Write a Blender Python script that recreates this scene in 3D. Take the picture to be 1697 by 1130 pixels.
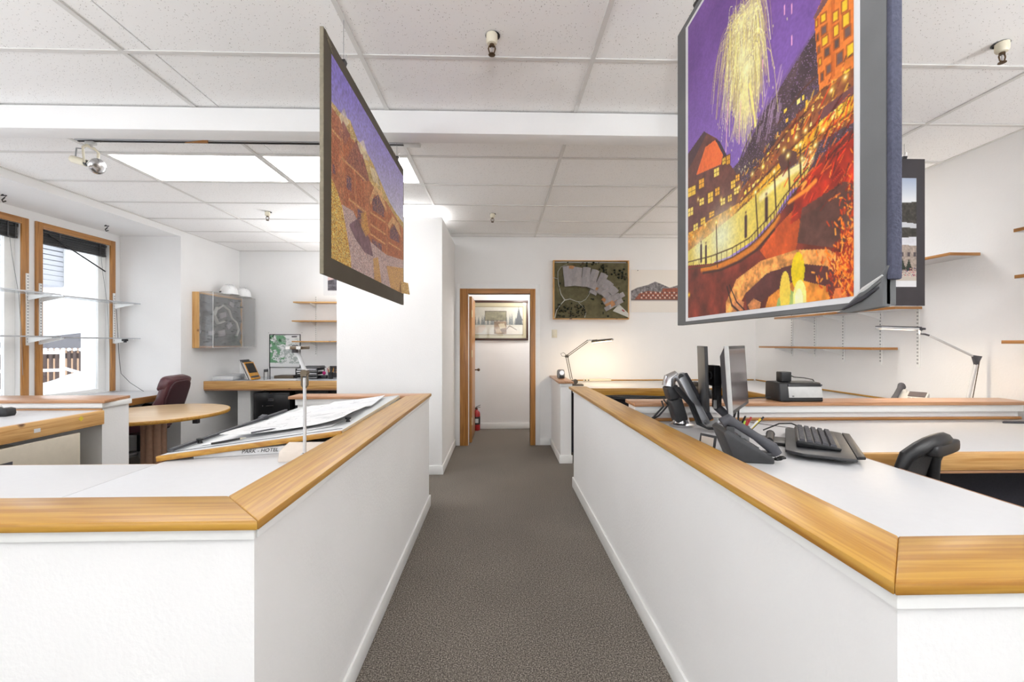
import bpy, bmesh, math, random
import numpy as np
from mathutils import Vector, Matrix, noise as mnoise

for o in list(bpy.data.objects):
    bpy.data.objects.remove(o, do_unlink=True)
S = bpy.context.scene
C = S.collection
rnd = random.Random(7)

# ------------------------------------------------------------------ camera
CAM_H = 1.46
cam = bpy.data.cameras.new('camera')
cam.sensor_width = 36.0
cam.lens = 36.0 * 712.7 / 1697.0
cam.shift_y = 2.7 / 1697.0
cam.clip_start = 0.05
cam.clip_end = 300
cam_ob = bpy.data.objects.new('camera', cam)
C.objects.link(cam_ob)
cam_ob.location = (0, 0, CAM_H)
cam_ob.rotation_euler = (math.radians(90), 0, -0.02725)
S.camera = cam_ob

# ------------------------------------------------------------------ world: flat white overcast snow sky
w = bpy.data.worlds.new('overcast_sky')
S.world = w
w.use_nodes = True
wn = w.node_tree.nodes
wl = w.node_tree.links
wn.clear()
bg = wn.new('ShaderNodeBackground')
bg.inputs['Color'].default_value = (0.90, 0.95, 1.0, 1)
bg.inputs['Strength'].default_value = 1.95
wo = wn.new('ShaderNodeOutputWorld')
wl.new(bg.outputs[0], wo.inputs[0])

# ------------------------------------------------------------------ exposure
S.view_settings.view_transform = 'Standard'
S.view_settings.look = 'None'
S.view_settings.gamma = 1.0
S.view_settings.use_curve_mapping = False
S.view_settings.exposure = 1.07
TROFFER = 3.8          # emission of every fluorescent ceiling fixture

UPLIGHT = 26.0         # watts of each torchiere (unseen, added to brighten the room)

# ------------------------------------------------------------------ materials
MATS = {}
def lin(c):
    return tuple(((x / 255.0) / 12.92 if x / 255.0 <= 0.04045 else ((x / 255.0 + 0.055) / 1.055) ** 2.4) for x in c)
def _new(name):
    m = bpy.data.materials.new(name)
    m.use_nodes = True
    nt = m.node_tree
    b = nt.nodes['Principled BSDF']
    MATS[name] = m
    return m, nt, b
def plain(name, rgb, rough=0.5, metal=0.0, var=0.06, scale=30.0, bump=0.0, bscale=200.0, emit=0.0, coat=0.0):
    """a procedural paint / plastic / metal: base colour with a little noise variation and fine relief"""
    m, nt, b = _new(name)
    N, L = nt.nodes, nt.links
    col = lin(rgb)
    geo = N.new('ShaderNodeNewGeometry')
    nz = N.new('ShaderNodeTexNoise')
    nz.inputs['Scale'].default_value = scale
    nz.inputs['Detail'].default_value = 4
    L.new(geo.outputs['Position'], nz.inputs['Vector'])
    rp = N.new('ShaderNodeValToRGB')
    rp.color_ramp.elements[0].position = 0.3
    rp.color_ramp.elements[1].position = 0.7
    rp.color_ramp.elements[0].color = (*[x * (1 - var) for x in col], 1)
    rp.color_ramp.elements[1].color = (*[min(1, x * (1 + var)) for x in col], 1)
    L.new(nz.outputs[0], rp.inputs[0])
    L.new(rp.outputs[0], b.inputs['Base Color'])
    b.inputs['Roughness'].default_value = rough
    b.inputs['Metallic'].default_value = metal
    if coat:
        b.inputs['Coat Weight'].default_value = coat
        b.inputs['Coat Roughness'].default_value = 0.15
    if emit:
        L.new(rp.outputs[0], b.inputs['Emission Color'])
        b.inputs['Emission Strength'].default_value = emit
    if bump:
        n2 = N.new('ShaderNodeTexNoise')
        n2.inputs['Scale'].default_value = bscale
        n2.inputs['Detail'].default_value = 3
        L.new(geo.outputs['Position'], n2.inputs['Vector'])
        bp = N.new('ShaderNodeBump')
        bp.inputs['Strength'].default_value = bump
        bp.inputs['Distance'].default_value = 0.01
        L.new(n2.outputs[0], bp.inputs['Height'])
        L.new(bp.outputs[0], b.inputs['Normal'])
    return m
def wood(name, dark, light, axis='y', rough=0.36, knots=False, coat=0.14, fine=1.0):
    """grain running along one axis, optional pine knots"""
    m, nt, b = _new(name)
    N, L = nt.nodes, nt.links
    geo = N.new('ShaderNodeNewGeometry')
    mp = N.new('ShaderNodeMapping')
    sc = {'x': (2.2, 62, 62), 'y': (62, 2.2, 62), 'z': (62, 62, 2.2)}[axis]
    mp.inputs['Scale'].default_value = [s * fine for s in sc]
    L.new(geo.outputs['Position'], mp.inputs['Vector'])
    n1 = N.new('ShaderNodeTexNoise')
    n1.inputs['Scale'].default_value = 1.0
    n1.inputs['Detail'].default_value = 6
    n1.inputs['Distortion'].default_value = 0.6
    L.new(mp.outputs[0], n1.inputs['Vector'])
    rp = N.new('ShaderNodeValToRGB')
    rp.color_ramp.elements[0].position = 0.32
    rp.color_ramp.elements[1].position = 0.62
    rp.color_ramp.elements[0].color = (*lin(dark), 1)
    rp.color_ramp.elements[1].color = (*lin(light), 1)
    L.new(n1.outputs[0], rp.inputs[0])
    out = rp.outputs[0]
    n3 = N.new('ShaderNodeTexNoise')
    n3.inputs['Scale'].default_value = 2.2
    L.new(geo.outputs['Position'], n3.inputs['Vector'])
    mx = N.new('ShaderNodeMix')
    mx.data_type = 'RGBA'
    mx.blend_type = 'MULTIPLY'
    mx.inputs[0].default_value = 0.22
    L.new(out, mx.inputs[6])
    r3 = N.new('ShaderNodeValToRGB')
    r3.color_ramp.elements[0].position = 0.35
    r3.color_ramp.elements[1].position = 0.6
    r3.color_ramp.elements[0].color = (0.72, 0.66, 0.6, 1)
    r3.color_ramp.elements[1].color = (1, 1, 1, 1)
    L.new(n3.outputs[0], r3.inputs[0])
    L.new(r3.outputs[0], mx.inputs[7])
    out = mx.outputs[2]
    if knots:
        v = N.new('ShaderNodeTexVoronoi')
        v.inputs['Scale'].default_value = 6.0
        L.new(geo.outputs['Position'], v.inputs['Vector'])
        rk = N.new('ShaderNodeValToRGB')
        rk.color_ramp.elements[0].position = 0.07
        rk.color_ramp.elements[1].position = 0.17
        rk.color_ramp.elements[0].color = (*lin((96, 52, 22)), 1)
        rk.color_ramp.elements[1].color = (1, 1, 1, 1)
        L.new(v.outputs['Distance'], rk.inputs[0])
        m2 = N.new('ShaderNodeMix')
        m2.data_type = 'RGBA'
        m2.blend_type = 'MULTIPLY'
        m2.inputs[0].default_value = 0.9
        L.new(out, m2.inputs[6])
        L.new(rk.outputs[0], m2.inputs[7])
        out = m2.outputs[2]
    L.new(out, b.inputs['Base Color'])
    b.inputs['Roughness'].default_value = rough
    b.inputs['Coat Weight'].default_value = coat
    b.inputs['Coat Roughness'].default_value = 0.2
    bp = N.new('ShaderNodeBump')
    bp.inputs['Strength'].default_value = 0.06
    bp.inputs['Distance'].default_value = 0.004
    L.new(n1.outputs[0], bp.inputs['Height'])
    L.new(bp.outputs[0], b.inputs['Normal'])
    return m
def clear(name, rgb=(235, 240, 240), opac=0.06, rough=0.02, tint=0.97):
    """thin clear sheet: mostly lets light straight through, with a faint tint and a gloss"""
    m, nt, b = _new(name)
    N, L = nt.nodes, nt.links
    N.remove(b)
    out = N['Material Output']
    t = N.new('ShaderNodeBsdfTransparent')
    t.inputs[0].default_value = (tint, tint, tint, 1)
    g = N.new('ShaderNodeBsdfGlossy')
    g.inputs['Roughness'].default_value = rough
    d = N.new('ShaderNodeBsdfDiffuse')
    d.inputs[0].default_value = (*lin(rgb), 1)
    lw = N.new('ShaderNodeLayerWeight')
    lw.inputs[0].default_value = 0.5
    pw_ = N.new('ShaderNodeMath'); pw_.operation = 'POWER'; pw_.inputs[1].default_value = 4.0
    L.new(lw.outputs['Facing'], pw_.inputs[0])
    fr = N.new('ShaderNodeMath'); fr.operation = 'MULTIPLY_ADD'; fr.inputs[1].default_value = 0.6; fr.inputs[2].default_value = 0.03
    L.new(pw_.outputs[0], fr.inputs[0])
    m1 = N.new('ShaderNodeMixShader')
    m2 = N.new('ShaderNodeMixShader')
    L.new(fr.outputs[0], m1.inputs[0])
    L.new(t.outputs[0], m1.inputs[1])
    L.new(g.outputs[0], m1.inputs[2])
    m2.inputs[0].default_value = opac
    L.new(m1.outputs[0], m2.inputs[1])
    L.new(d.outputs[0], m2.inputs[2])
    L.new(m2.outputs[0], out.inputs[0])
    return m
def printed(name, rough=0.35, coat=0.0):
    m, nt, b = _new(name)
    a = nt.nodes.new('ShaderNodeVertexColor')
    a.layer_name = 'Col'
    nt.links.new(a.outputs[0], b.inputs['Base Color'])
    b.inputs['Roughness'].default_value = rough
    b.inputs['Coat Weight'].default_value = coat
    return m
def carpet_mat():
    m, nt, b = _new('carpet')
    N, L = nt.nodes, nt.links
    geo = N.new('ShaderNodeNewGeometry')
    n1 = N.new('ShaderNodeTexNoise')
    n1.inputs['Scale'].default_value = 150
    n1.inputs['Detail'].default_value = 3
    n1.inputs['Roughness'].default_value = 0.7
    L.new(geo.outputs['Position'], n1.inputs['Vector'])
    rp = N.new('ShaderNodeValToRGB')
    e = rp.color_ramp.elements
    e[0].position = 0.36; e[0].color = (*lin((58, 52, 47)), 1)
    e[1].position = 0.66; e[1].color = (*lin((186, 177, 165)), 1)
    k = e.new(0.5); k.color = (*lin((114, 106, 97)), 1)
    L.new(n1.outputs[0], rp.inputs[0])
    n2 = N.new('ShaderNodeTexNoise')
    n2.inputs['Scale'].default_value = 1.7
    n2.inputs['Detail'].default_value = 4
    L.new(geo.outputs['Position'], n2.inputs['Vector'])
    r2 = N.new('ShaderNodeValToRGB')
    r2.color_ramp.elements[0].position = 0.3; r2.color_ramp.elements[0].color = (0.86, 0.86, 0.86, 1)
    r2.color_ramp.elements[1].position = 0.7; r2.color_ramp.elements[1].color = (1, 1, 1, 1)
    L.new(n2.outputs[0], r2.inputs[0])
    mx = N.new('ShaderNodeMix'); mx.data_type = 'RGBA'; mx.blend_type = 'MULTIPLY'
    mx.inputs[0].default_value = 1.0
    L.new(rp.outputs[0], mx.inputs[6]); L.new(r2.outputs[0], mx.inputs[7])
    L.new(mx.outputs[2], b.inputs['Base Color'])
    b.inputs['Roughness'].default_value = 0.95
    bp = N.new('ShaderNodeBump')
    bp.inputs['Strength'].default_value = 0.6
    bp.inputs['Distance'].default_value = 0.006
    L.new(n1.outputs[0], bp.inputs['Height']); L.new(bp.outputs[0], b.inputs['Normal'])
    return m
def tile_mat():
    """mineral-fibre tile: pale with short dark pits"""
    m, nt, b = _new('ceiling_tile')
    N, L = nt.nodes, nt.links
    geo = N.new('ShaderNodeNewGeometry')
    mp = N.new('ShaderNodeMapping')
    nzw = N.new('ShaderNodeTexNoise'); nzw.inputs['Scale'].default_value = 22
    L.new(geo.outputs['Position'], nzw.inputs['Vector'])
    ad = N.new('ShaderNodeVectorMath'); ad.operation = 'MULTIPLY_ADD'
    ad.inputs[1].default_value = (0.03, 0.03, 0)
    L.new(nzw.outputs['Color'], ad.inputs[0]); L.new(geo.outputs['Position'], ad.inputs[2])
    mp.inputs['Scale'].default_value = (1.0, 0.75, 0.01)
    L.new(ad.outputs[0], mp.inputs['Vector'])
    v = N.new('ShaderNodeTexVoronoi'); v.inputs['Scale'].default_value = 110
    L.new(mp.outputs[0], v.inputs['Vector'])
    rp = N.new('ShaderNodeValToRGB')
    rp.color_ramp.elements[0].position = 0.11; rp.color_ramp.elements[0].color = (0.0, 0.0, 0.0, 1)
    rp.color_ramp.elements[1].position = 0.2; rp.color_ramp.elements[1].color = (1, 1, 1, 1)
    L.new(v.outputs['Distance'], rp.inputs[0])
    sp = N.new('ShaderNodeSeparateColor'); L.new(v.outputs['Color'], sp.inputs[0])
    th = N.new('ShaderNodeMath'); th.operation = 'GREATER_THAN'; th.inputs[1].default_value = 0.6
    L.new(sp.outputs[0], th.inputs[0])
    mxm = N.new('ShaderNodeMath'); mxm.operation = 'MAXIMUM'
    L.new(th.outputs[0], mxm.inputs[0]); L.new(rp.outputs[0], mxm.inputs[1])
    mx = N.new('ShaderNodeMix'); mx.data_type = 'RGBA'
    L.new(mxm.outputs[0], mx.inputs[0])
    mx.inputs[6].default_value = (*lin((140, 133, 126)), 1)
    mx.inputs[7].default_value = (*lin((250, 249, 248)), 1)
    L.new(mx.outputs[2], b.inputs['Base Color'])
    b.inputs['Roughness'].default_value = 0.95
    return m

plain('wall_white', (240, 239, 238), 0.75, var=0.012, scale=3, bump=0.12, bscale=70)
plain('paint_white', (242, 242, 242), 0.45, var=0.01)
plain('trim_white', (243, 243, 241), 0.35, var=0.01)
plain('laminate_white', (206, 206, 208), 0.42, var=0.012)
plain('laminate_grey', (196, 199, 204), 0.35, var=0.02)
plain('tee_white', (222, 220, 217), 0.45, var=0.02)
plain('deck', (225, 223, 220), 0.9)
carpet_mat()
tile_mat()
OAK_D, OAK_L = (168, 114, 38), (196, 149, 62)
for ax in 'xyz':
    wood('oak_' + ax, OAK_D, OAK_L, ax)
    wood('pine_' + ax, (196, 140, 74), (226, 180, 116), ax, rough=0.4, knots=True, coat=0.1)
    wood('casing_' + ax, (150, 98, 46), (192, 136, 74), ax, rough=0.35)
    wood('pinkoak_' + ax, (164, 114, 78), (196, 148, 108), ax, rough=0.3)
wood('maple', (214, 178, 132), (232, 204, 164), 'x', rough=0.3, coat=0.4)
plain('fluted', (176, 140, 118), 0.35, var=0.08)
plain('black_plastic', (30, 30, 32), 0.4, var=0.15)
plain('dark_plastic', (58, 58, 60), 0.4, var=0.12)
plain('charcoal', (72, 72, 78), 0.6, var=0.1)
plain('grey_plastic', (132, 132, 134), 0.4, var=0.06)
plain('light_plastic', (206, 206, 204), 0.4, var=0.04)
plain('cream_plastic', (226, 218, 196), 0.45, var=0.03)
plain('chrome', (210, 210, 212), 0.22, metal=1.0, var=0.04)
plain('aluminium', (190, 192, 196), 0.35, metal=0.8, var=0.04)
plain('alu_paint', (200, 201, 203), 0.35, var=0.03)
plain('bronze', (112, 100, 84), 0.4, metal=0.6, var=0.1)
plain('brass_dark', (98, 78, 58), 0.4, metal=0.7, var=0.2)
plain('lamp_metal', (92, 84, 74), 0.4, metal=0.4, var=0.1)
plain('rubber', (24, 24, 25), 0.6, var=0.1)
plain('cable', (38, 38, 40), 0.5, var=0.1)
plain('leather', (88, 52, 58), 0.36, var=0.14, scale=12, bump=0.05, bscale=160, coat=0.15)
plain('leather_dark', (66, 38, 44), 0.42, var=0.12, scale=12, bump=0.05, bscale=160)
plain('black_metal', (26, 26, 29), 0.35, var=0.1, coat=0.3)
plain('beige_metal', (206, 196, 178), 0.45, var=0.03)
plain('paper', (228, 228, 229), 0.7, var=0.015)
plain('paper_grey', (222, 223, 226), 0.7, var=0.03)
plain('card_beige', (218, 206, 194), 0.7, var=0.03)
plain('board_grey', (204, 207, 208), 0.45, var=0.02)
plain('mat_olive', (92, 84, 72), 0.8, var=0.06, scale=8, bump=0.05)
plain('mat_olive_edge', (140, 132, 114), 0.85, var=0.12, scale=60, bump=0.1)
plain('mat_slate', (112, 113, 114), 0.7, var=0.06, scale=9, bump=0.05)
plain('felt_navy', (84, 86, 104), 0.95, var=0.16, scale=120, bump=0.3)
plain('mat_dark', (72, 68, 72), 0.7, var=0.06, scale=9)
plain('red_paint', (176, 32, 34), 0.3, var=0.06, coat=0.5)
plain('yellow_paint', (226, 200, 60), 0.5)
plain('magenta', (196, 40, 120), 0.5)
plain('green_paint', (170, 200, 60), 0.5)
plain('blue_paint', (60, 96, 170), 0.5)
plain('orange_print', (214, 150, 50), 0.4, var=0.15, scale=25)
plain('screen', (104, 96, 96), 0.18, var=0.03)
plain('ink', (40, 38, 38), 0.6)
plain('snow', (232, 235, 240), 0.85, var=0.02, scale=4)
plain('siding', (176, 178, 184), 0.7, var=0.02)
plain('roof_grey', (112, 110, 114), 0.8, var=0.1)
plain('stucco_tan', (186, 152, 122), 0.8, var=0.05)
plain('stucco_pink', (166, 148, 146), 0.8, var=0.06)
plain('picket', (84, 66, 60), 0.8, var=0.14)
plain('hill', (226, 230, 238), 0.9, var=0.03, scale=0.4)
plain('terrain', (98, 92, 66), 0.95, var=0.25, scale=18, bump=0.4, bscale=90)
plain('terrain_dark', (92, 88, 88), 0.95, var=0.22, scale=14, bump=0.4, bscale=90)
plain('model_road', (200, 198, 190), 0.8, var=0.05)
plain('model_roof', (152, 146, 146), 0.7, var=0.08, scale=24)
plain('model_roof_warm', (178, 128, 86), 0.7, var=0.08)
plain('model_tree', (44, 48, 36), 0.9, var=0.3, scale=60)
plain('diffuser', (250, 250, 250), 0.5, var=0.004, emit=TROFFER)
plain('bulb_glow', (255, 224, 170), 0.4, var=0.0, emit=5.0)
plain('bulb_dim', (255, 236, 210), 0.4, var=0.0, emit=1.0)
plain('bulb_off', (225, 225, 222), 0.12, var=0.02)
plain('mesh_black', (64, 62, 62), 0.7, var=0.35, scale=260)
plain('fabric_dark', (66, 66, 76), 0.85, var=0.1, scale=80, bump=0.2)
plain('frame_dark', (62, 38, 30), 0.35, var=0.12)
plain('hinge_brass', (220, 206, 168), 0.3, metal=0.5)
clear('window_glass', opac=0.01, tint=0.8)
clear('picture_glass', opac=0.01)
clear('window_glass_clear', opac=0.01, tint=0.92)
clear('acrylic', (225, 228, 230), opac=0.10)
clear('shelf_glass', (205, 212, 212), opac=0.30)
printed('print_gloss', 0.55)
printed('print_matte', 0.6)

# ------------------------------------------------------------------ mesh helper
class MB:
    def __init__(self, M=None):
        self.v = []; self.f = []; self.M = M
    def _add(self, vs, fs):
        o = len(self.v)
        if self.M is not None:
            vs = [tuple(self.M @ Vector(p)) for p in vs]
        self.v += [tuple(p) for p in vs]
        self.f += [tuple(i + o for i in f) for f in fs]
        return self
    def box(self, x0, x1, y0, y1, z0, z1):
        x0, x1 = min(x0, x1), max(x0, x1); y0, y1 = min(y0, y1), max(y0, y1); z0, z1 = min(z0, z1), max(z0, z1)
        return self._add([(x0, y0, z0), (x1, y0, z0), (x1, y1, z0), (x0, y1, z0), (x0, y0, z1), (x1, y0, z1), (x1, y1, z1), (x0, y1, z1)],
                         [(3, 2, 1, 0), (4, 5, 6, 7), (0, 1, 5, 4), (1, 2, 6, 5), (2, 3, 7, 6), (3, 0, 4, 7)])
    def hexa(self, b, t):
        """b, t: four bottom and four top corners, counter-clockwise from above"""
        return self._add(list(b) + list(t), [(3, 2, 1, 0), (4, 5, 6, 7), (0, 1, 5, 4), (1, 2, 6, 5), (2, 3, 7, 6), (3, 0, 4, 7)])
    def bar(self, p, q, w, h, up=(0, 0, 1)):
        p, q = Vector(p), Vector(q)
        d = (q - p).normalized(); s = d.cross(Vector(up))
        if s.length < 1e-4: s = d.cross(Vector((1, 0, 0)))
        s.normalize(); u = s.cross(d)
        s *= w / 2; u *= h / 2
        return self._add([p - s - u, p + s - u, p + s + u, p - s + u, q - s - u, q + s - u, q + s + u, q - s + u],
                         [(0, 1, 2, 3), (7, 6, 5, 4), (4, 5, 1, 0), (5, 6, 2, 1), (6, 7, 3, 2), (7, 4, 0, 3)])
    def cyl(self, p, q, r, r2=None, n=14):
        return self.tube([p, q], [r, r if r2 is None else r2], n)
    def tube(self, pts, r, n=8, closed=False, flat=1.0):
        P = [Vector(p) for p in pts]; k = len(P)
        R = r if isinstance(r, (list, tuple)) else [r] * k
        vs = []; ref = None
        for i in range(k):
            a = P[i - 1] if (i > 0 or closed) else P[i]
            b = P[(i + 1) % k] if (i < k - 1 or closed) else P[i]
            d = (b - a)
            d = d.normalized() if d.length > 1e-9 else Vector((0, 0, 1))
            if ref is None:
                ref = Vector((0, 0, 1)) if abs(d.z) < 0.9 else Vector((1, 0, 0))
            s = d.cross(ref)
            if s.length < 1e-5: s = d.cross(Vector((0.3, 1, 0.2)))
            s.normalize(); u = s.cross(d).normalized(); ref = u
            for j in range(n):
                t = 2 * math.pi * j / n
                vs.append(P[i] + s * (R[i] * math.cos(t)) + u * (R[i] * flat * math.sin(t)))
        fs = []
        for i in range(k if closed else k - 1):
            for j in range(n):
                a = i * n + j; b = i * n + (j + 1) % n
                c = ((i + 1) % k) * n + (j + 1) % n; d = ((i + 1) % k) * n + j
                fs.append((a, b, c, d))
        if not closed:
            fs.append(tuple(range(n - 1, -1, -1))); fs.append(tuple(range((k - 1) * n, k * n)))
        return self._add(vs, fs)
    def lathe(self, prof, c=(0, 0, 0), n=20, sx=1.0, sy=1.0):
        vs = []; fs = []; k = len(prof)
        for r, z in prof:
            for j in range(n):
                t = 2 * math.pi * j / n
                vs.append((c[0] + sx * r * math.cos(t), c[1] + sy * r * math.sin(t), c[2] + z))
        for i in range(k - 1):
            for j in range(n):
                fs.append((i * n + j, i * n + (j + 1) % n, (i + 1) * n + (j + 1) % n, (i + 1) * n + j))
        fs.append(tuple(range(n - 1, -1, -1))); fs.append(tuple(range((k - 1) * n, k * n)))
        return self._add(vs, fs)
    def ball(self, c, rx, ry=None, rz=None, n=14, k=9):
        ry = ry or rx; rz = rz or rx
        return self.lathe([(max(1e-4, math.sin(math.pi * i / k)), -math.cos(math.pi * i / k)) for i in range(k + 1)], n=n) if False else \
            self._add([(c[0] + rx * max(.002, math.sin(math.pi * i / k)) * math.cos(2 * math.pi * j / n),
                        c[1] + ry * max(.002, math.sin(math.pi * i / k)) * math.sin(2 * math.pi * j / n),
                        c[2] - rz * math.cos(math.pi * i / k)) for i in range(k + 1) for j in range(n)],
                      [(i * n + j, i * n + (j + 1) % n, (i + 1) * n + (j + 1) % n, (i + 1) * n + j) for i in range(k) for j in range(n)])
    def prism(self, poly, z0, z1):
        k = len(poly)
        a = sum(poly[i][0] * poly[(i + 1) % k][1] - poly[(i + 1) % k][0] * poly[i][1] for i in range(k))
        if a < 0: poly = poly[::-1]
        vs = [(x, y, z0) for x, y in poly] + [(x, y, z1) for x, y in poly]
        fs = [tuple(range(k - 1, -1, -1)), tuple(range(k, 2 * k))] + [(i, (i + 1) % k, k + (i + 1) % k, k + i) for i in range(k)]
        return self._add(vs, fs)
    def prism_y(self, poly, y0, y1):
        """polygon in x,z extruded along y"""
        k = len(poly)
        a = sum(poly[i][0] * poly[(i + 1) % k][1] - poly[(i + 1) % k][0] * poly[i][1] for i in range(k))
        if a < 0: poly = poly[::-1]
        vs = [(x, y0, z) for x, z in poly] + [(x, y1, z) for x, z in poly]
        fs = [tuple(range(k)), tuple(range(2 * k - 1, k - 1, -1))] + [(i, k + i, k + (i + 1) % k, (i + 1) % k) for i in range(k)]
        return self._add(vs, fs)
    def prism_x(self, poly, x0, x1):
        k = len(poly)
        a = sum(poly[i][0] * poly[(i + 1) % k][1] - poly[(i + 1) % k][0] * poly[i][1] for i in range(k))
        if a < 0: poly = poly[::-1]
        vs = [(x0, y, z) for y, z in poly] + [(x1, y, z) for y, z in poly]
        fs = [tuple(range(k - 1, -1, -1)), tuple(range(k, 2 * k))] + [(i, (i + 1) % k, k + (i + 1) % k, k + i) for i in range(k)]
        return self._add(vs, fs)
    def grid(self, fn, nu, nv):
        vs = [fn(i / nu, j / nv) for j in range(nv + 1) for i in range(nu + 1)]
        return self._add(vs, [(j * (nu + 1) + i, j * (nu + 1) + i + 1, (j + 1) * (nu + 1) + i + 1, (j + 1) * (nu + 1) + i) for j in range(nv) for i in range(nu)])
    def shell(self, fn, nu, nv, th):
        """a curved sheet with thickness; fn(u,v) -> point"""
        e = 1e-3
        top = []; bot = []
        for j in range(nv + 1):
            for i in range(nu + 1):
                u, v = i / nu, j / nv
                p = Vector(fn(u, v))
                du = Vector(fn(min(1, u + e), v)) - Vector(fn(max(0, u - e), v))
                dv = Vector(fn(u, min(1, v + e))) - Vector(fn(u, max(0, v - e)))
                n = du.cross(dv).normalized()
                top.append(p + n * th / 2); bot.append(p - n * th / 2)
        k = len(top); W = nu + 1
        fs = []
        for j in range(nv):
            for i in range(nu):
                a = j * W + i
                fs.append((a, a + 1, a + W + 1, a + W)); fs.append((k + a + W, k + a + W + 1, k + a + 1, k + a))
        for i in range(nu):
            fs.append((i + 1, i, k + i, k + i + 1)); a = nv * W + i
            fs.append((a, a + 1, k + a + 1, k + a))
        for j in range(nv):
            a = j * W
            fs.append((a, a + W, k + a + W, k + a)); a = j * W + nu
            fs.append((a + W, a, k + a, k + a + W))
        return self._add(top + bot, fs)
    def build(self, name, mat, parent=None, bev=0.0, smooth=False, seg=2, at=None):
        me = bpy.data.meshes.new(name)
        xs = [p[0] for p in self.v]; ys = [p[1] for p in self.v]; zs = [p[2] for p in self.v]
        if at is not None: org = Vector(at)
        elif parent is None: org = Vector(((min(xs) + max(xs)) / 2, (min(ys) + max(ys)) / 2, min(zs)))
        else: org = Vector(((min(xs) + max(xs)) / 2, (min(ys) + max(ys)) / 2, (min(zs) + max(zs)) / 2))
        me.from_pydata([(p[0] - org.x, p[1] - org.y, p[2] - org.z) for p in self.v], [], self.f)
        if bev:
            bm = bmesh.new(); bm.from_mesh(me)
            es = [e for e in bm.edges if len(e.link_faces) == 2 and e.calc_face_angle(0) > 0.6]
            bmesh.ops.bevel(bm, geom=es, offset=bev, segments=seg, profile=0.5, affect='EDGES', clamp_overlap=True)
            bm.to_mesh(me); bm.free()
        me.update()
        if smooth or bev:
            me.polygons.foreach_set('use_smooth', [True] * len(me.polygons))
            me.set_sharp_from_angle(angle=math.radians(38))
        me.materials.append(MATS[mat])
        o = bpy.data.objects.new(name, me)
        C.objects.link(o)
        put(o, org, parent)
        return o
WORLD = {}
def put(o, org, parent):
    WORLD[o.name] = Vector(org)
    if parent is None:
        o.location = org
    else:
        o.parent = parent
        o.location = Vector(org) - WORLD[parent.name]
def tag(o, label, cat, group=None, kind=None):
    if label: o['label'] = label
    if cat: o['category'] = cat
    if group: o['group'] = group
    if kind: o['kind'] = kind
    return o
def thing(name, label, cat, loc, group=None):
    o = bpy.data.objects.new(name, None)
    o.empty_display_size = 0.1
    C.objects.link(o)
    put(o, Vector(loc), None)
    return tag(o, label, cat, group)
def struct(o, label=None, cat=None):
    o['kind'] = 'structure'
    if label: o['label'] = label
    if cat: o['category'] = cat
    return o
def box(name, mat, a, parent=None, bev=0.0):
    return MB().box(*a).build(name, mat, parent, bev)
def copy_tree(root, loc, rotz=0.0, label=None):
    r = root.copy(); C.objects.link(r); r.location = loc; r.rotation_euler = (0, 0, rotz)
    if label: r['label'] = label
    WORLD[r.name] = Vector(loc)
    for ch in list(root.children):
        c = ch.copy(); C.objects.link(c); c.parent = r
        for g in list(ch.children):
            d = g.copy(); C.objects.link(d); d.parent = c
    return r

# ------------------------------------------------------------------ room dimensions (metres; x right, y ahead, z up)
CE = 2.965                      # suspended ceiling
XL, XW, XR = -4.285, -5.08, 3.69   # left wall, window wall of the alcove, right wall
YB, YF = 6.12, 7.19             # back wall, further back wall on the left
YREAR = -4.6                    # rear wall behind the camera
CAPZ = 1.01                     # half wall caps
DESK = 0.93                     # built-in worktops

# ================================================================== THE SETTING
fl = MB().box(-5.2, 3.81, YREAR - .1, 7.45, -0.08, 0.0).build('floor', 'carpet')
struct(fl, 'grey brown speckled loop carpet running down the aisle', 'floor')

# ---- suspended ceiling: deck, tee grid, tiles, fluorescent troffers
ceil = MB().box(-5.2, 3.81, YREAR - .1, 7.45, CE + .06, CE + .16).build('ceiling', 'deck')
struct(ceil, 'suspended ceiling of speckled white tiles in a metal grid', 'ceiling')
GX = [-0.73 + 1.2192 * i for i in range(-4, 5)]
GY = [2.275 + 0.6096 * r for r in range(-12, 9)]
XS = -1.80                       # left end of the back wall
TROF = {(-2, 2), (-1, 2), (-1, 4), (-1, 7), (2, 2), (-2, -3), (2, -3)}  # the hidden right cell and both cells behind the camera are added lights
tile_cache = {}
def tile(x0, x1, y0, y1):
    k = (round(x1 - x0, 3), round(y1 - y0, 3))
    c = Vector(((x0 + x1) / 2, (y0 + y1) / 2, CE + .012))
    if k not in tile_cache:
        o = MB().box(x0 + .004, x1 - .004, y0 + .004, y1 - .004, CE + .002, CE + .022).build('tile', 'ceiling_tile', ceil)
        tile_cache[k] = o.data
        return o
    o = bpy.data.objects.new('tile', tile_cache[k]); C.objects.link(o); put(o, c, ceil)
    return o
troffers = []
def troffer(x0, x1, y0, y1, label):
    t = thing('ceiling_light', label, 'ceiling light', ((x0 + x1) / 2, (y0 + y1) / 2, CE - .002), 'recessed fluorescent troffers')
    f = MB()
    f.box(x0 + .005, x1 - .005, y0 + .005, y0 + .03, CE - .002, CE + .02); f.box(x0 + .005, x1 - .005, y1 - .03, y1 - .005, CE - .002, CE + .02)
    f.box(x0 + .005, x0 + .03, y0 + .03, y1 - .03, CE - .002, CE + .02); f.box(x1 - .03, x1 - .005, y0 + .03, y1 - .03, CE - .002, CE + .02)
    f.build('frame', 'tee_white', t)
    MB().box(x0 + .03, x1 - .03, y0 + .03, y1 - .03, CE + .006, CE + .016).build('diffuser', 'diffuser', t)
    return t
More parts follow.
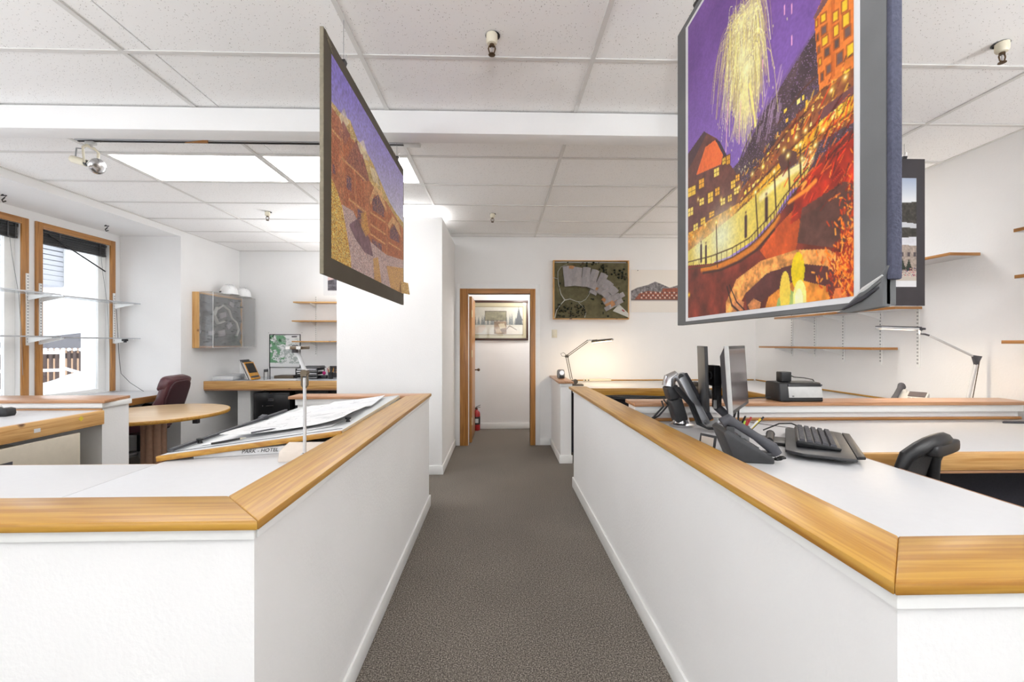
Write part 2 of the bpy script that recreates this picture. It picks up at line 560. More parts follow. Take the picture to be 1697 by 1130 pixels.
TL = {(-2, 2): 'white recessed fluorescent light nearest the track spotlight', (-1, 2): 'white recessed fluorescent light beside the left hanging poster',
      (2, 2): 'recessed light added unseen behind the large night poster', (-2, -3): 'recessed light added over the left side behind the camera', (2, -3): 'recessed light added over the right side behind the camera',
      (-1, 4): 'white recessed fluorescent light above the white partition block', (-1, 7): 'white recessed fluorescent light by the far left wall'}
for i in range(len(GX) - 1):
    ci = i - 4
    x0, x1 = max(GX[i], XL), min(GX[i + 1], XR)
    if x1 - x0 < .05: continue
    for j in range(len(GY)):
        r = j - 12
        y0 = GY[j]; y1 = y0 + .6096
        if y0 < YREAR: y0 = YREAR
        for (xa, xb, yl) in ((x0, min(x1, XS), YF), (max(x0, XS), x1, YB)):
            if xb - xa < .03: continue
            yy = min(y1, yl)
            if yy - y0 < .03: continue
            if (ci, r) in TROF and xa == x0 and yy == y1 or ((ci, r) in TROF and ci == -1):
                if (ci, r) == (-1, 7) and xa != x0: continue
                if (ci, r) in ((-1, 2), (-1, 4)):
                    if xa != x0: continue
                    troffer(x0, x1, y0, yy, TL[(ci, r)])
                else:
                    troffer(xa, xb, y0, yy, TL.get((ci, r), 'white recessed fluorescent light over the near half of the room'))
                continue
            tile(xa, xb, y0, yy)
for x in GX:
    if XL + .05 < x < XR - .05:
        MB().box(x - .012, x + .012, YREAR, YF if x < XS else YB, CE - .006, CE + .001).build('main_tee', 'tee_white', ceil)
for y in GY:
    if y > YREAR + .05:
        xa, xb = XL, (XR if y < YB else XS)
        MB().box(xa, xb, y - .012, y + .012, CE - .005, CE + .001).build('cross_tee', 'tee_white', ceil)
for (a, nm) in (((XR - .02, XR, YREAR, YB, CE - .004, CE + .02), 'wall_angle'), ((XS, XR - .02, YB - .02, YB, CE - .004, CE + .02), 'wall_angle'),
                ((XL, XL + .02, YREAR, YF, CE - .004, CE + .02), 'wall_angle'), ((XL + .02, XS, YF - .02, YF, CE - .004, CE + .02), 'wall_angle')):
    box(nm, 'tee_white', a, ceil)
bm_ = MB().box(XL, 2.0, 2.79, 2.93, 2.812, CE - .007).build('trim_1', 'wall_white', None, .004)
struct(bm_, 'white boxed beam dropping below the ceiling tiles across the room', 'beam')

# ---- full height walls
DX0, DX1, DH = -0.452, 0.427, 2.155
wb = MB()
wb.box(XS, DX0, YB, YB + .12, 0, CE + .05); wb.box(DX1, XR, YB, YB + .12, 0, CE + .05); wb.box(DX0, DX1, YB, YB + .12, DH, CE + .05)
struct(wb.build('wall_back', 'wall_white'), 'white back wall with the open doorway in it', 'wall')
struct(MB().box(XL - .9, XS, YF, YF + .12, 0, CE + .05).build('wall_back_left', 'wall_white'), 'white wall behind the long pine desk', 'wall')
struct(MB().box(XS - .1, XS, YB + .13, YF, 0, CE + .05).build('wall_side', 'wall_white'))
pt = struct(MB().box(XS, -.645, 4.786, YB - .002, 0, 2.85).build('wall_partition', 'wall_white'), 'white partition block that stops short of the ceiling', 'wall')
pb = MB().prism([(XS, 4.772), (-.631, 4.772), (-.631, YB - .002), (-.645, YB - .002), (-.645, 4.786), (XS, 4.786)], 0, .1)
struct(pb.build('baseboard', 'trim_white', pt, .004))
struct(MB().box(XR, XR + .12, YREAR, YB + .12, 0, CE + .05).build('wall_right', 'wall_white'), 'white right wall carrying the plank shelves', 'wall')
wl_ = MB().box(XW - .12, XL, 5.89, YF, 0, CE + .05).build('wall_left', 'wall_white')
struct(wl_, 'white left wall beyond the window bay', 'wall')
struct(MB().box(XL - .1, XL, YREAR, 5.888, 2.885, CE + .05).build('trim_2', 'wall_white'), 'white edge where the ceiling drops into the window bay', 'soffit')
struct(MB().box(XW - .12, XL - .1, YREAR, 5.888, 2.885, CE + .05).build('ceiling_bay', 'wall_white'), 'plain white ceiling of the window bay', 'ceiling')
# window wall with its row of openings
WIN = [(4.90 - 1.04 * k, 5.731 - 1.04 * k) for k in range(8)]
WZ0, WZ1 = .83, 2.72
ww = MB()
ww.box(XW - .12, XW, YREAR, 5.888, 0, WZ0); ww.box(XW - .12, XW, YREAR, 5.888, WZ1, 2.885)
ys = 5.888
for (a, b) in WIN:
    ww.box(XW - .12, XW, b, ys, WZ0, WZ1); ys = a
ww.box(XW - .12, XW, YREAR, ys, WZ0, WZ1)
struct(ww.build('wall_window', 'wall_white'), 'white window wall of the bay', 'wall')
rw = MB()
rw.box(XW, XR, YREAR - .1, YREAR, 0, 1.0); rw.box(XW, XR, YREAR - .1, YREAR, 2.15, CE + .05)  # wall out of view; its openings are sized to set the light from behind
for x in (XW, -2.6, -.6, 1.4, XR - .12): rw.box(x, x + .12, YREAR - .1, YREAR, 1.0, 2.15)
struct(rw.build('wall_rear', 'wall_white'), 'unseen white rear wall with openings sized for the light', 'wall')

# windows
for k, (a, b) in enumerate(WIN):
    n = k + 1
    wd = bpy.data.objects.new('window_%d' % n, None); C.objects.link(wd)
    put(wd, Vector((XW, (a + b) / 2, WZ0)), None)
    struct(wd, {0: 'tall oak framed window right of the bay, view of snowy roofs', 1: 'tall oak framed window cut by the left picture edge'}.get(k, 'tall oak framed window along the bay'), 'window')
    o = .068
    MB().box(XW, XW + .022, a - o, a, WZ0 - .0, WZ1 + o).build('frame_stile', 'casing_z', wd, .003)
    MB().box(XW, XW + .022, b, b + o, WZ0 - .0, WZ1 + o).build('frame_stile', 'casing_z', wd, .003)
    MB().box(XW, XW + .022, a, b, WZ1, WZ1 + o).build('frame_head', 'casing_y', wd, .003)
    MB().box(XW - .09, XW - .05, b - .1, b, WZ0, WZ1).build('sash_stile', 'trim_white', wd, .003)
    MB().box(XW - .09, XW - .05, a, a + .03, WZ0, WZ1).build('sash_stile', 'trim_white', wd, .003)
    MB().box(XW - .09, XW - .05, a + .03, b - .1, WZ1 - .05, WZ1).build('sash_rail', 'trim_white', wd, .003)
    MB().box(XW - .09, XW - .05, a + .03, b - .1, WZ0, WZ0 + .04).build('sash_rail', 'trim_white', wd, .003)
    MB().box(XW - .073, XW - .067, a + .03, b - .1, WZ0 + .04, WZ1 - .05).build('pane', 'window_glass' if k < 2 else 'window_glass_clear', wd)

# ---- closet behind the door
cl = MB()
cl.box(-1.2, 1.2, 7.30, 7.40, 0, 2.6); cl.box(-.62, -.54, YB + .12, 7.30, 0, 2.6); cl.box(1.1, 1.2, YB + .12, 7.30, 0, 2.6); cl.box(-1.2, 1.2, YB + .12, 7.30, 2.5, 2.6)
struct(cl.build('wall_closet', 'wall_white'), 'pale wall seen through the open doorway', 'wall')
struct(MB().box(-.54, 1.1, 7.285, 7.298, 0, .1).build('baseboard_closet', 'trim_white', None, .003), 'white baseboard seen through the doorway', 'baseboard')

# unseen ceiling lamp added to brighten the closet
cz = thing('added_closet_lamp', 'small round lamp added unseen to brighten the closet', 'ceiling light', (.5, 6.75, 2.40))
MB().lathe([(.13, .098), (.14, .08), (.11, .03), (.05, .0), (.002, -.004)][::-1], (.5, 6.75, 2.40), 24).build('globe', 'diffuser', cz, smooth=True)
cl_ = bpy.data.lights.new('added_closet_lamp_light', 'POINT'); cl_.energy = 9.0; cl_.shadow_soft_size = .12; cl_.color = (1, .97, .93)
clo = bpy.data.objects.new('added_closet_lamp_light', cl_); C.objects.link(clo); put(clo, Vector((.5, 6.75, 2.25)), cz)

# ---- door
dr = bpy.data.objects.new('door_1', None); C.objects.link(dr)
put(dr, Vector((0, YB, 0)), None); struct(dr, 'open oak door in its oak casing at the end of the aisle', 'door')
MB().prism_y([(-.59, 0), (-.59, 2.245), (-.452, 2.16), (-.452, 0)], YB - .012, YB - .001)
MB().box(-.572, -.455, YB - .018, YB + .125, 0, 2.225).build('jamb', 'casing_z', dr, .004)
MB().box(.427, .500, YB - .018, YB + .125, 0, 2.225).build('jamb', 'casing_z', dr, .004)
MB().box(-.455, .427, YB - .018, YB + .125, 2.155, 2.225).build('head', 'casing_x', dr, .004)
for a in ((-.625, -.572, YB - .012, YB - .0005, 0, 2.29), (.500, .565, YB - .012, YB - .0005, 0, 2.29), (-.572, .500, YB - .012, YB - .0005, 2.225, 2.29)):
    box('surround', 'paint_white', a, dr, .002)
lf = MB().box(-.452, -.412, 6.25, 7.05, .012, 2.13).build('leaf', 'casing_z', dr, .002)
for z in (.32, 1.30, 1.88):
    h = MB().box(-.4115, -.404, 6.243, 6.262, z - .05, z + .05).cyl((-.408, 6.243, z - .052), (-.408, 6.243, z + .052), .007).build('hinge', 'hinge_brass', lf)
MB().cyl((-.412, 6.98, 1.02), (-.37, 6.98, 1.02), .011).ball((-.352, 6.98, 1.02), .024).build('knob', 'brass_dark', lf, smooth=True)

# ---- baseboards on the back wall
struct(MB().box(.565, .716, YB - .014, YB - .0005, 0, .1).build('baseboard_back', 'trim_white', None, .003), 'short white baseboard right of the doorway', 'baseboard')

# ---- left half wall round the near left cubicle
hl = MB()
hl.prism([(XL, 1.13), (-.636, 1.13), (-.636, 3.857), (-1.72, 3.857), (-1.72, 3.70), (-.776, 3.70), (-.776, 1.27), (XL, 1.27)], 0, .985)
hl = struct(hl.build('wall_half_left', 'wall_white'), 'white half wall with oak cap left of the aisle', 'half wall')
A, B = -.612, -.800
def slab(poly, name, mat, par, z0, z1, bev=.004):
    return MB().prism(poly, z0, z1).build(name, mat, par, bev)
slab([(A, 1.103), (B, 1.288), (XL, 1.288), (XL, 1.103)], 'cap', 'oak_x', hl, .985, CAPZ)
slab([(A, 1.103), (A, 3.845), (B, 3.645), (B, 1.288)], 'cap', 'oak_y', hl, .985, CAPZ)
slab([(A, 3.845), (-1.775, 3.845), (-1.775, 3.645), (B, 3.645)], 'cap', 'pinkoak_x', hl, .985, CAPZ)
MB().box(XL, -.63, 1.118, 1.13, .955, .985).box(-.636, -.626, 1.13, 3.84, .955, .985).build('moulding', 'trim_white', hl, .003)
MB().box(-1.735, -.80, 3.685, 3.70, .93, .985).box(-1.735, -1.72, 3.70, 3.857, .93, .985).build('moulding', 'trim_white', hl, .003)
struct(MB().prism([(-.636, 1.13), (-.622, 1.116), (-.622, 3.871), (-.80, 3.871), (-.80, 3.857), (-.636, 3.857)], 0, .1).build('baseboard', 'trim_white', hl, .004))

# ---- second half wall on the left, parallel to the window bay table
h2 = MB().box(XL, -3.15, 3.49, 3.735, 0, .985)
h2 = struct(h2.build('wall_half_bay', 'wall_white'), 'short white half wall in front of the round table', 'half wall')
slab([(XL, 3.455), (-3.10, 3.455), (-3.17, 3.775), (XL, 3.775)], 'cap', 'pinkoak_x', h2, .985, CAPZ)
MB().box(XL, -3.135, 3.475, 3.49, .945, .985).box(-3.15, -3.135, 3.49, 3.75, .945, .985).build('moulding', 'trim_white', h2, .003)

# ---- right half wall (runs very slightly skew to the aisle)
hr = MB()
hr.prism([(.762, .805), (XR, .805), (XR, .955), (.905, .955), (.886, 4.33), (.742, 4.33)], 0, .985)
hr = struct(hr.build('wall_half_right', 'wall_white'), 'white half wall with golden oak cap right of the aisle', 'half wall')
slab([(.738, .785), (XR, .785), (XR, .978), (.928, .978)], 'cap', 'oak_x', hr, .985, CAPZ)
slab([(.738, .785), (.928, .978), (.887, 4.40), (.703, 4.40)], 'cap', 'oak_y', hr, .985, CAPZ)
MB().prism([(.752, .795), (XR, .795), (XR, .805), (.762, .805), (.742, 4.33), (.732, 4.33)], .955, .985).build('moulding', 'trim_white', hr)
struct(MB().prism([(.748, .791), (.762, .805), (.742, 4.33), (.886, 4.33), (.886, 4.344), (.728, 4.344)], 0, .1).build('baseboard', 'trim_white', hr, .004))

# ---- cross wall between the two right cubicles
hc = MB().box(.905, 3.60, 2.895, 3.01, 0, 1.03)
hc = struct(hc.build('wall_half_cross', 'wall_white'), 'white half wall dividing the two right cubicles', 'half wall')
slab([(.895, 2.845), (3.625, 2.845), (3.66, 3.06), (.895, 3.06)], 'cap', 'pinkoak_x', hc, 1.032, 1.056)
MB().box(.905, 3.61, 2.868, 2.895, .985, 1.032).build('moulding', 'trim_white', hc, .004)

# ---- stub half wall by the doorway
hp = MB().box(.728, .860, 5.186, YB - .002, 0, .967)
hp = struct(hp.build('wall_half_stub', 'wall_white'), 'white stub half wall beside the doorway', 'half wall')
slab([(.700, 5.15), (.885, 5.15), (.885, YB - .002), (.700, YB - .002)], 'cap', 'pinkoak_y', hp, .967, .992)
MB().box(.718, .870, 5.174, 5.186, .93, .967).build('moulding', 'trim_white', hp, .003)
struct(MB().prism([(.714, 5.172), (.874, 5.172), (.874, 5.186), (.728, 5.186), (.728, YB - .015), (.714, YB - .015)], 0, .1).build('baseboard', 'trim_white', hp, .004))

# ================================================================== BUILT-IN WORKTOPS
def worktop(name, label, poly, z, th, mat, fascias=(), loc=None):
    """laminate top with optional wooden fascia boards ((x0,x1,y0,y1,z0,z1), material)"""
    xs = [p[0] for p in poly]; ys = [p[1] for p in poly]
    t = thing(name, label, 'desk', ((min(xs) + max(xs)) / 2, (min(ys) + max(ys)) / 2, z - th))
    MB().prism(poly, z - th, z).build('top', mat, t, .002)
    for a, m in fascias:
        MB().box(*a).build('fascia', m, t, .005)
    return t
# near left cubicle
t = worktop('built_in_desk', 'white laminate desk top just behind the near left half wall', [(XL + .002, 1.292), (-1.503, 1.292), (-1.503, 1.92), (XL + .002, 1.92)], DESK, .035, 'laminate_white',
            [((XL + .002, -1.503, 1.9205, 1.928, .88, DESK - .001), 'oak_x')])
MB().box(-2.6, -2.56, 1.30, 1.85, 0, DESK - .037).build('support_panel', 'paint_white', t)
t = worktop('built_in_desk', 'white laminate desk top under the drawing board beside the aisle', [(-1.500, 1.275), (-.778, 1.275), (-.778, 3.694), (-1.500, 3.694)], DESK, .035, 'laminate_white',
            [((-1.508, -1.5005, 1.93, 3.694, .87, DESK - .001), 'oak_y')])
MB().box(-1.44, -.78, 3.3, 3.34, 0, DESK - .037).build('support_panel', 'paint_white', t)
# left cubicle, desk with pine fascia
t = worktop('built_in_desk', 'white desk with thick knotty pine edge against the short half wall', [(XL + .002, 2.25), (-3.125, 2.25), (-3.125, 3.462), (XL + .002, 3.462)], DESK, .04, 'laminate_white',
            [((-3.124, -3.085, 2.25, 3.44, .825, DESK + .003), 'pine_y'), ((XL + .002, -3.13, 3.4625, 3.474, DESK - .03, DESK + .012), 'casing_x')])
MB().cyl((-3.084, 3.25, .90), (-3.0825, 3.25, .90), .02, n=4).build('sticker', 'yellow_paint', t)
MB().box(-3.084, -3.0825, 2.93, 2.97, .862, .888).build('sticker', 'paper', t)
# window bay bench
t = worktop('window_bench', 'white bench top with oak edge running along the window bay', [(XW + .023, -1.0), (-4.235, -1.0), (-4.235, 5.886), (XW + .023, 5.886)], .815, .03, 'laminate_white',
            [((-4.2345, -4.205, -1.0, 5.886, .74, .817), 'casing_y')])
for y in (1.0, 3.0, 5.0): MB().box(-4.95, -4.35, y, y + .03, 0, .784).build('support_panel', 'paint_white', t)
# far left pine desk
t = worktop('built_in_desk', 'long grey topped desk with knotty pine edge on the far left wall', [(XL + .002, 6.365), (XS - .104, 6.365), (XS - .104, YF - .002), (XL + .002, YF - .002)], .90, .04, 'laminate_grey',
            [((XL + .002, XS - .104, 6.325, 6.3645, .785, .903), 'pine_x'), ((XL + .002, XS - .104, 6.335, 6.364, .765, .784), 'pinkoak_x')])
MB().box(-3.90, -3.715, 6.5, 7.1, 0, .858).build('support_panel', 'paint_white', t)
# near right cubicle, L shaped
t = worktop('built_in_desk', 'large white corner desk top in the near right cubicle', [(.931, .98), (1.68, .98), (1.68, 2.03), (3.598, 2.03), (3.598, 2.892), (.931, 2.892)], DESK, .03, 'laminate_white',
            [((1.6805, 1.686, .98, 2.028, .90, DESK + .001), 'pinkoak_y'), ((1.688, 3.598, 1.995, 2.0295, .848, DESK + .002), 'pine_x'), ((1.688, 3.598, 2.0, 2.0295, .832, .8475), 'pinkoak_x'),
             ((.931, 3.598, 2.868, 2.8935, DESK + .0005, DESK + .02), 'casing_x')])
MB().box(1.75, 3.59, 2.30, 2.34, .02, .897).build('modesty_panel', 'fabric_dark', t)
# far right cubicle, L shaped
t = worktop('built_in_desk', 'cream lit desk top along the back and right walls', [(.90, 5.10), (2.80, 5.10), (2.80, 3.07), (XR - .002, 3.07), (XR - .002, YB - .002), (.90, YB - .002)], .915, .03, 'laminate_white',
            [((.90, 2.80, 5.062, 5.0995, .825, .917), 'oak_x'), ((2.765, 2.7995, 3.07, 5.06, .825, .917), 'oak_y'),
             ((.90, XR - .03, YB - .014, YB - .003, .9155, .932), 'oak_x'), ((XR - .014, XR - .003, 3.07, YB - .016, .9155, .932), 'oak_y')])
MB().box(.95, 2.75, 5.70, 5.74, 0, .884).build('modesty_panel', 'fabric_dark', t)

# ================================================================== CEILING THINGS
def sprinkler(x, y, label, tilt=0):
    t = thing('sprinkler', label, 'sprinkler', (x, y, CE - .105), 'ceiling sprinklers')
    MB().lathe([(.036, 0), (.036, -.002), (.030, -.004), (.030, .01)], (x + .004, y + .01, CE - .001)).build('hole_ring', 'black_plastic', t, smooth=True)
    MB().lathe([(.028, 0), (.028, -.035), (.022, -.045), (.012, -.048)][::-1], (x, y, CE - .003), 18).build('cup', 'cream_plastic', t, smooth=True)
    f = MB()
    f.cyl((x, y, CE - .05), (x, y, CE - .06), .012)
    f.tube([(x - .012, y, CE - .058), (x - .017, y, CE - .072), (x - .012, y, CE - .09), (x, y, CE - .096)], .0035, 6)
    f.tube([(x + .012, y, CE - .058), (x + .017, y, CE - .072), (x + .012, y, CE - .09), (x, y, CE - .096)], .0035, 6)
    f.build('frame', 'brass_dark', t, smooth=True)
    MB().cyl((x, y, CE - .062), (x, y, CE - .092), .004).build('bulb', 'chrome', t, smooth=True)
    MB().lathe([(.004, 0), (.016, -.002), (.017, -.006), (.006, -.008)][::-1], (x, y, CE - .096), 12).build('deflector', 'brass_dark', t, smooth=True)
sprinkler(-.041, 2.10, 'white cup fire sprinkler on the ceiling straight above the aisle')
sprinkler(2.517, 2.09, 'fire sprinkler on the ceiling at the top right corner')
sprinkler(-2.675, 5.02, 'small fire sprinkler on the ceiling left of the hanging poster')
sprinkler(-.091, 5.02, 'small fire sprinkler on the far ceiling above the doorway')
def hook(x, y, label):
    z = 2.885
    MB().tube([(x, y, z), (x - .02, y, z - .012), (x + .03, y, z - .014), (x + .01, y, z - .035), (x - .012, y, z - .055), (x + .0, y, z - .075), (x + .025, y, z - .066)], .006, 6).build('ceiling_hook', 'black_metal', None, smooth=True)
    tag(bpy.data.objects[C.objects[-1].name], label, 'hook', 'wire hooks')
hook(-4.77, 5.34, 'small bent wire hook under the bay ceiling above the right window')
hook(-4.77, 4.26, 'small bent wire hook at the left picture edge')
# light track and spotlight
tr = thing('light_track', 'grey metal lighting track along the back of the beam', 'light track', (-1.9, 3.235, CE - .03))
MB().box(-3.10, -.62, 3.215, 3.255, CE - .028, CE - .007).build('rail', 'aluminium', tr, .002)
MB().box(-3.09, -.63, 3.228, 3.242, CE - .033, CE - .0285).build('slot', 'black_plastic', tr)
MB().box(-.72, -.60, 3.205, 3.265, CE - .034, CE - .0065).build('feed_box', 'light_plastic', tr, .002)
MB().hexa([(-2.30, 3.20, CE - .05), (-2.14, 3.20, CE - .045), (-2.14, 3.212, CE - .045), (-2.30, 3.212, CE - .046)], [(-2.30, 3.20, CE - .045), (-2.14, 3.20, CE - .022), (-2.14, 3.212, CE - .022), (-2.30, 3.212, CE - .041)]).build('wooden_wedge', 'casing_x', tr)
sx, sy, sz = -3.0, 3.235, CE - .034
sp = thing('track_spotlight', 'cream track spotlight with bare reflector bulb', 'spotlight', (sx, sy, sz - .24))
MB().box(sx - .03, sx + .03, sy - .018, sy + .018, sz - .022, sz).cyl((sx, sy, sz - .022), (sx, sy, sz - .04), .012).build('adapter', 'light_plastic', sp, .003)
MB().tube([(sx - .0, sy - .05, sz - .17), (sx - .01, sy - .05, sz - .06), (sx, sy - .03, sz - .038), (sx, sy + .03, sz - .038), (sx + .01, sy + .05, sz - .06), (sx + .0, sy + .05, sz - .17)], .011, 6, flat=.35).build('yoke', 'cream_plastic', sp, smooth=True)
d = Vector((.92, -.25, -.30)).normalized(); c0 = Vector((sx, sy, sz - .165))
MB().cyl(c0 - d * .19, c0 - d * .045, .026, n=18).build('socket', 'cream_plastic', sp, smooth=True)
MB().cyl(c0 - d * .045, c0 - d * .02, .022, n=18).build('collar', 'black_plastic', sp, smooth=True)
q = d.to_track_quat('Z', 'Y').to_matrix().to_4x4(); q.translation = c0
b_ = MB(q).lathe([(.016, -.02), (.02, 0), (.042, .03), (.056, .06), (.058, .07)], n=22).build('bulb', 'bulb_off', sp, smooth=True)
MB(q).lathe([(.056, .0705), (.050, .080), (.03, .088), (.008, .091)], n=22).build('lens', 'chrome', b_, smooth=True)
MB().tube([tuple(c0 - d * .19 + Vector((.02, 0, .012))), tuple(c0 - d * .15 + Vector((0, 0, .09))), (sx - .06, sy, sz - .05), (sx - .01, sy, sz - .02)], .005, 6).build('cord', 'grey_plastic', sp, smooth=True)

# ================================================================== WINDOW BAY
def standard(name, x, y, z0, z1, label, nx=1, group='slotted shelf standards', par=None, ax='x'):
    """slotted shelf upright: channel with dark slots; nx = direction it faces"""
    t = thing(name, label, 'shelf standard', (x, y, z0), group)
    if ax == 'x':
        MB().box(x, x + nx * .012, y - .013, y + .013, z0, z1).build('channel', 'trim_white', t)
        m = MB(); z = z0 + .03
        while z < z1 - .02:
            m.box(x + nx * .0121, x + nx * .0126, y - .006, y - .002, z, z + .016); m.box(x + nx * .0121, x + nx * .0126, y + .002, y + .006, z, z + .016); z += .032
    else:
        MB().box(x - .013, x + .013, y, y + nx * .012, z0, z1).build('channel', 'trim_white', t)
        m = MB(); z = z0 + .03
        while z < z1 - .02:
            m.box(x - .006, x - .002, y + nx * .0121, y + nx * .0126, z, z + .016); m.box(x + .002, x + .006, y + nx * .0121, y + nx * .0126, z, z + .016); z += .032
    m.build('slots', 'charcoal', t)
    return t
SX = XW + .0225
standard('shelf_standard', SX, 4.735, 1.43, 2.20, 'white slotted shelf standard on the left window frame')
standard('shelf_standard', SX, 4.866, 1.44, 2.11, 'white slotted shelf standard on the left stile of the right window')
standard('shelf_standard', SX, 5.766, 1.45, 2.105, 'white slotted shelf standard on the right stile of the right window')
def glass_shelf(y0, y1, z, brk, label):
    t = thing('glass_shelf', label, 'shelf', ((-4.9), (y0 + y1) / 2, z - .012), 'glass shelves across the windows')
    MB().box(SX + .02, -4.78, y0, y1, z - .010, z).build('sheet', 'shelf_glass', t, .002)
    MB().box(-4.7795, -4.772, y0, y1, z - .012, z + .001).build('edge', 'aluminium', t)
    for y in brk:
        MB().prism_y([(SX + .013, z - .011), (-4.80, z - .011), (-4.80, z - .022), (SX + .013, z - .075)], y - .003, y + .003).build('bracket', 'trim_white', t)
glass_shelf(3.7, 4.81, 1.987, (4.735,), 'upper glass shelf across the left window')
glass_shelf(4.83, 5.84, 1.978, (4.866, 5.766), 'upper glass shelf across the right window')
glass_shelf(3.7, 4.80, 1.530, (4.735,), 'lower glass shelf across the left window')
glass_shelf(4.82, 5.84, 1.520, (4.866, 5.766), 'lower glass shelf across the right window')
MB().box(-4.90, -4.85, 5.70, 5.745, 1.478, 1.507).box(-4.89, -4.86, 5.715, 5.735, 1.462, 1.478).build('shelf_clip', 'black_plastic', None, .003)
tag(bpy.data.objects['shelf_clip'], 'small black clip under the lower right glass shelf', 'clip')
def blind(y0, y1, label, wand):
    z1 = WZ1 - .005
    t = thing('venetian_blind', label, 'blind', (XW - .02, (y0 + y1) / 2, z1 - .17), 'raised black blinds')
    MB().box(XW - .045, XW - .004, y0, y1, z1 - .035, z1).build('headrail', 'black_plastic', t, .003)
    for k in range(9):
        z = z1 - .045 - k * .0095
        MB().box(XW - .046, XW - .002, y0 + .01, y1 - .01 - .002 * (k % 3), z - .005, z).build('slat', 'black_plastic' if k % 3 else 'dark_plastic', t)
    MB().box(XW - .046, XW - .002, y0 + .01, y1 - .01, z1 - .155, z1 - .132).build('bottom_rail', 'black_plastic', t, .002)
    for y in (y1 - .10, y1 - .03, y0 + .2): MB().box(XW - .001, XW + .002, y - .007, y + .007, z1 - .155, z1).build('tape', 'dark_plastic', t)
    if wand:
        MB().cyl((XW + .012, y0 + .06, z1 - .04), (XW + .03, y1 - .06, z1 - .345), .008).build('wand', 'black_plastic', t, smooth=True)
    MB().tube([(XW + .004, y1 - .09, z1 - .15), (XW + .006, y1 - .07, z1 - .35), (XW + .01, y1 - .01, z1 - .75), (XW + .026, y1 + .0, z1 - 1.2), (XW + .03, y1 + .01, z1 - 1.6)], .0022, 5).build('cord', 'grey_plastic', t)
blind(4.905, 5.70, 'black slatted blind raised in the right window with its wand askew', True)
blind(3.865, 4.68, 'black slatted blind raised in the left window', False)
MB().tube([(XW + .03, 5.80, 1.9), (XW + .03, 5.84, 1.25), (XW + .05, 5.845, 1.05), (-4.9, 5.83, .93), (-4.74, 5.82, .83), (-4.70, 5.80, .819)], .003, 6).build('loose_cord', 'charcoal', None, smooth=True)
tag(bpy.data.objects['loose_cord'], 'thin dark cord hanging beside the right window onto the bench', 'cord')

# ================================================================== ROUND TABLE AND BURGUNDY CHAIR
rt = thing('round_table', 'round pale wood table with fluted pedestal by the window bay', 'table', (-3.51, 4.5, 0))
MB().lathe([(.60, .712), (.615, .715), (.622, .722), (.622, .742), (.614, .75), (.60, .752)], (-3.51, 4.5, 0), 64).build('table_top', 'maple', rt, smooth=True)
MB().lathe([(.6235, .716), (.628, .722), (.628, .742), (.6235, .748)], (-3.51, 4.5, 0), 64).build('edge_band', 'oak_x', rt, smooth=True)
for k in range(8):
    a = 2 * math.pi * k / 8 + .2
    MB().cyl((-3.52 + .075 * math.cos(a), 4.47 + .075 * math.sin(a), .03), (-3.52 + .075 * math.cos(a), 4.47 + .075 * math.sin(a), .711), .034, n=12).build('flute', 'fluted', rt, smooth=True)
MB().lathe([(.28, 0), (.28, .02), (.26, .03), (.1, .032)], (-3.52, 4.47, 0), 32).build('foot', 'fluted', rt, smooth=True)
MB().box(-3.04, -2.99, 4.33, 4.37, .66, .711).build('cable_clip', 'black_plastic', rt, .003)

def Rz(a): return Matrix.Rotation(a, 4, 'Z')
ch = Vector((-4.36, 5.33, 0))
t = thing('executive_chair', 'burgundy leather swivel chair between the round table and window bench', 'chair', ch)
Mx = Matrix.Translation(ch) @ Rz(math.radians(8))     # chair faces -x
def sq(u, v, p=4.0):
    return u, v
def pad(M, cx, cy, cz, lx, ly, lz, lean=0.0, n=14, k=10, pw=.35):
    """super-ellipsoid cushion"""
    m = MB(M @ Matrix.Translation((cx, cy, cz)) @ Matrix.Rotation(lean, 4, 'Y'))
    def sg(a, e): return math.copysign(abs(a) ** e, a)
    vs = []; fs = []
    for i in range(k + 1):
        ph = -math.pi / 2 + math.pi * i / k
        for j in range(n * 2):
            th = math.pi * j / n
            vs.append((lx * sg(math.cos(ph), pw + .1) * sg(math.cos(th), pw), ly * sg(math.cos(ph), pw + .1) * sg(math.sin(th), pw), lz * sg(math.sin(ph), pw + .1)))
    n2 = n * 2
    for i in range(k):
        for j in range(n2):
            fs.append((i * n2 + j, i * n2 + (j + 1) % n2, (i + 1) * n2 + (j + 1) % n2, (i + 1) * n2 + j))
    return m._add(vs, fs)
pad(Mx, -.02, 0, .47, .27, .27, .075).build('seat', 'leather', t, smooth=True)
pad(Mx, -.02, 0, .405, .25, .25, .025).build('seat_pan', 'leather_dark', t, smooth=True)
L_ = .30
bk = pad(Mx, .335, 0, .77, .050, .25, .30, L_).build('backrest', 'leather', t, smooth=True)
pad(Mx, .275, 0, .66, .05, .235, .14, L_).build('lumbar_cushion', 'leather', bk, smooth=True)
pad(Mx, .375, 0, .96, .062, .25, .10, L_ + .05).build('head_cushion', 'leather', bk, smooth=True)
pad(Mx, .385, 0, .76, .018, .215, .25, L_).build('rear_panel', 'leather_dark', bk, smooth=True)
for s in (-1, 1):
    MB(Mx).tube([(.20, s * .29, .62), (-.12, s * .29, .66), (-.19, s * .29, .62), (-.12, s * .285, .43), (.05, s * .26, .41)], [.022, .028, .024, .02, .018], 10).build('armrest', 'leather_dark', t, smooth=True)
MB(Mx).cyl((0, 0, .10), (0, 0, .40), .032, n=16).build('gas_lift', 'black_plastic', t, smooth=True)
MB(Mx).box(-.22, -.05, -.20, -.12, .34, .40).build('tilt_knob', 'black_plastic', t, .01)
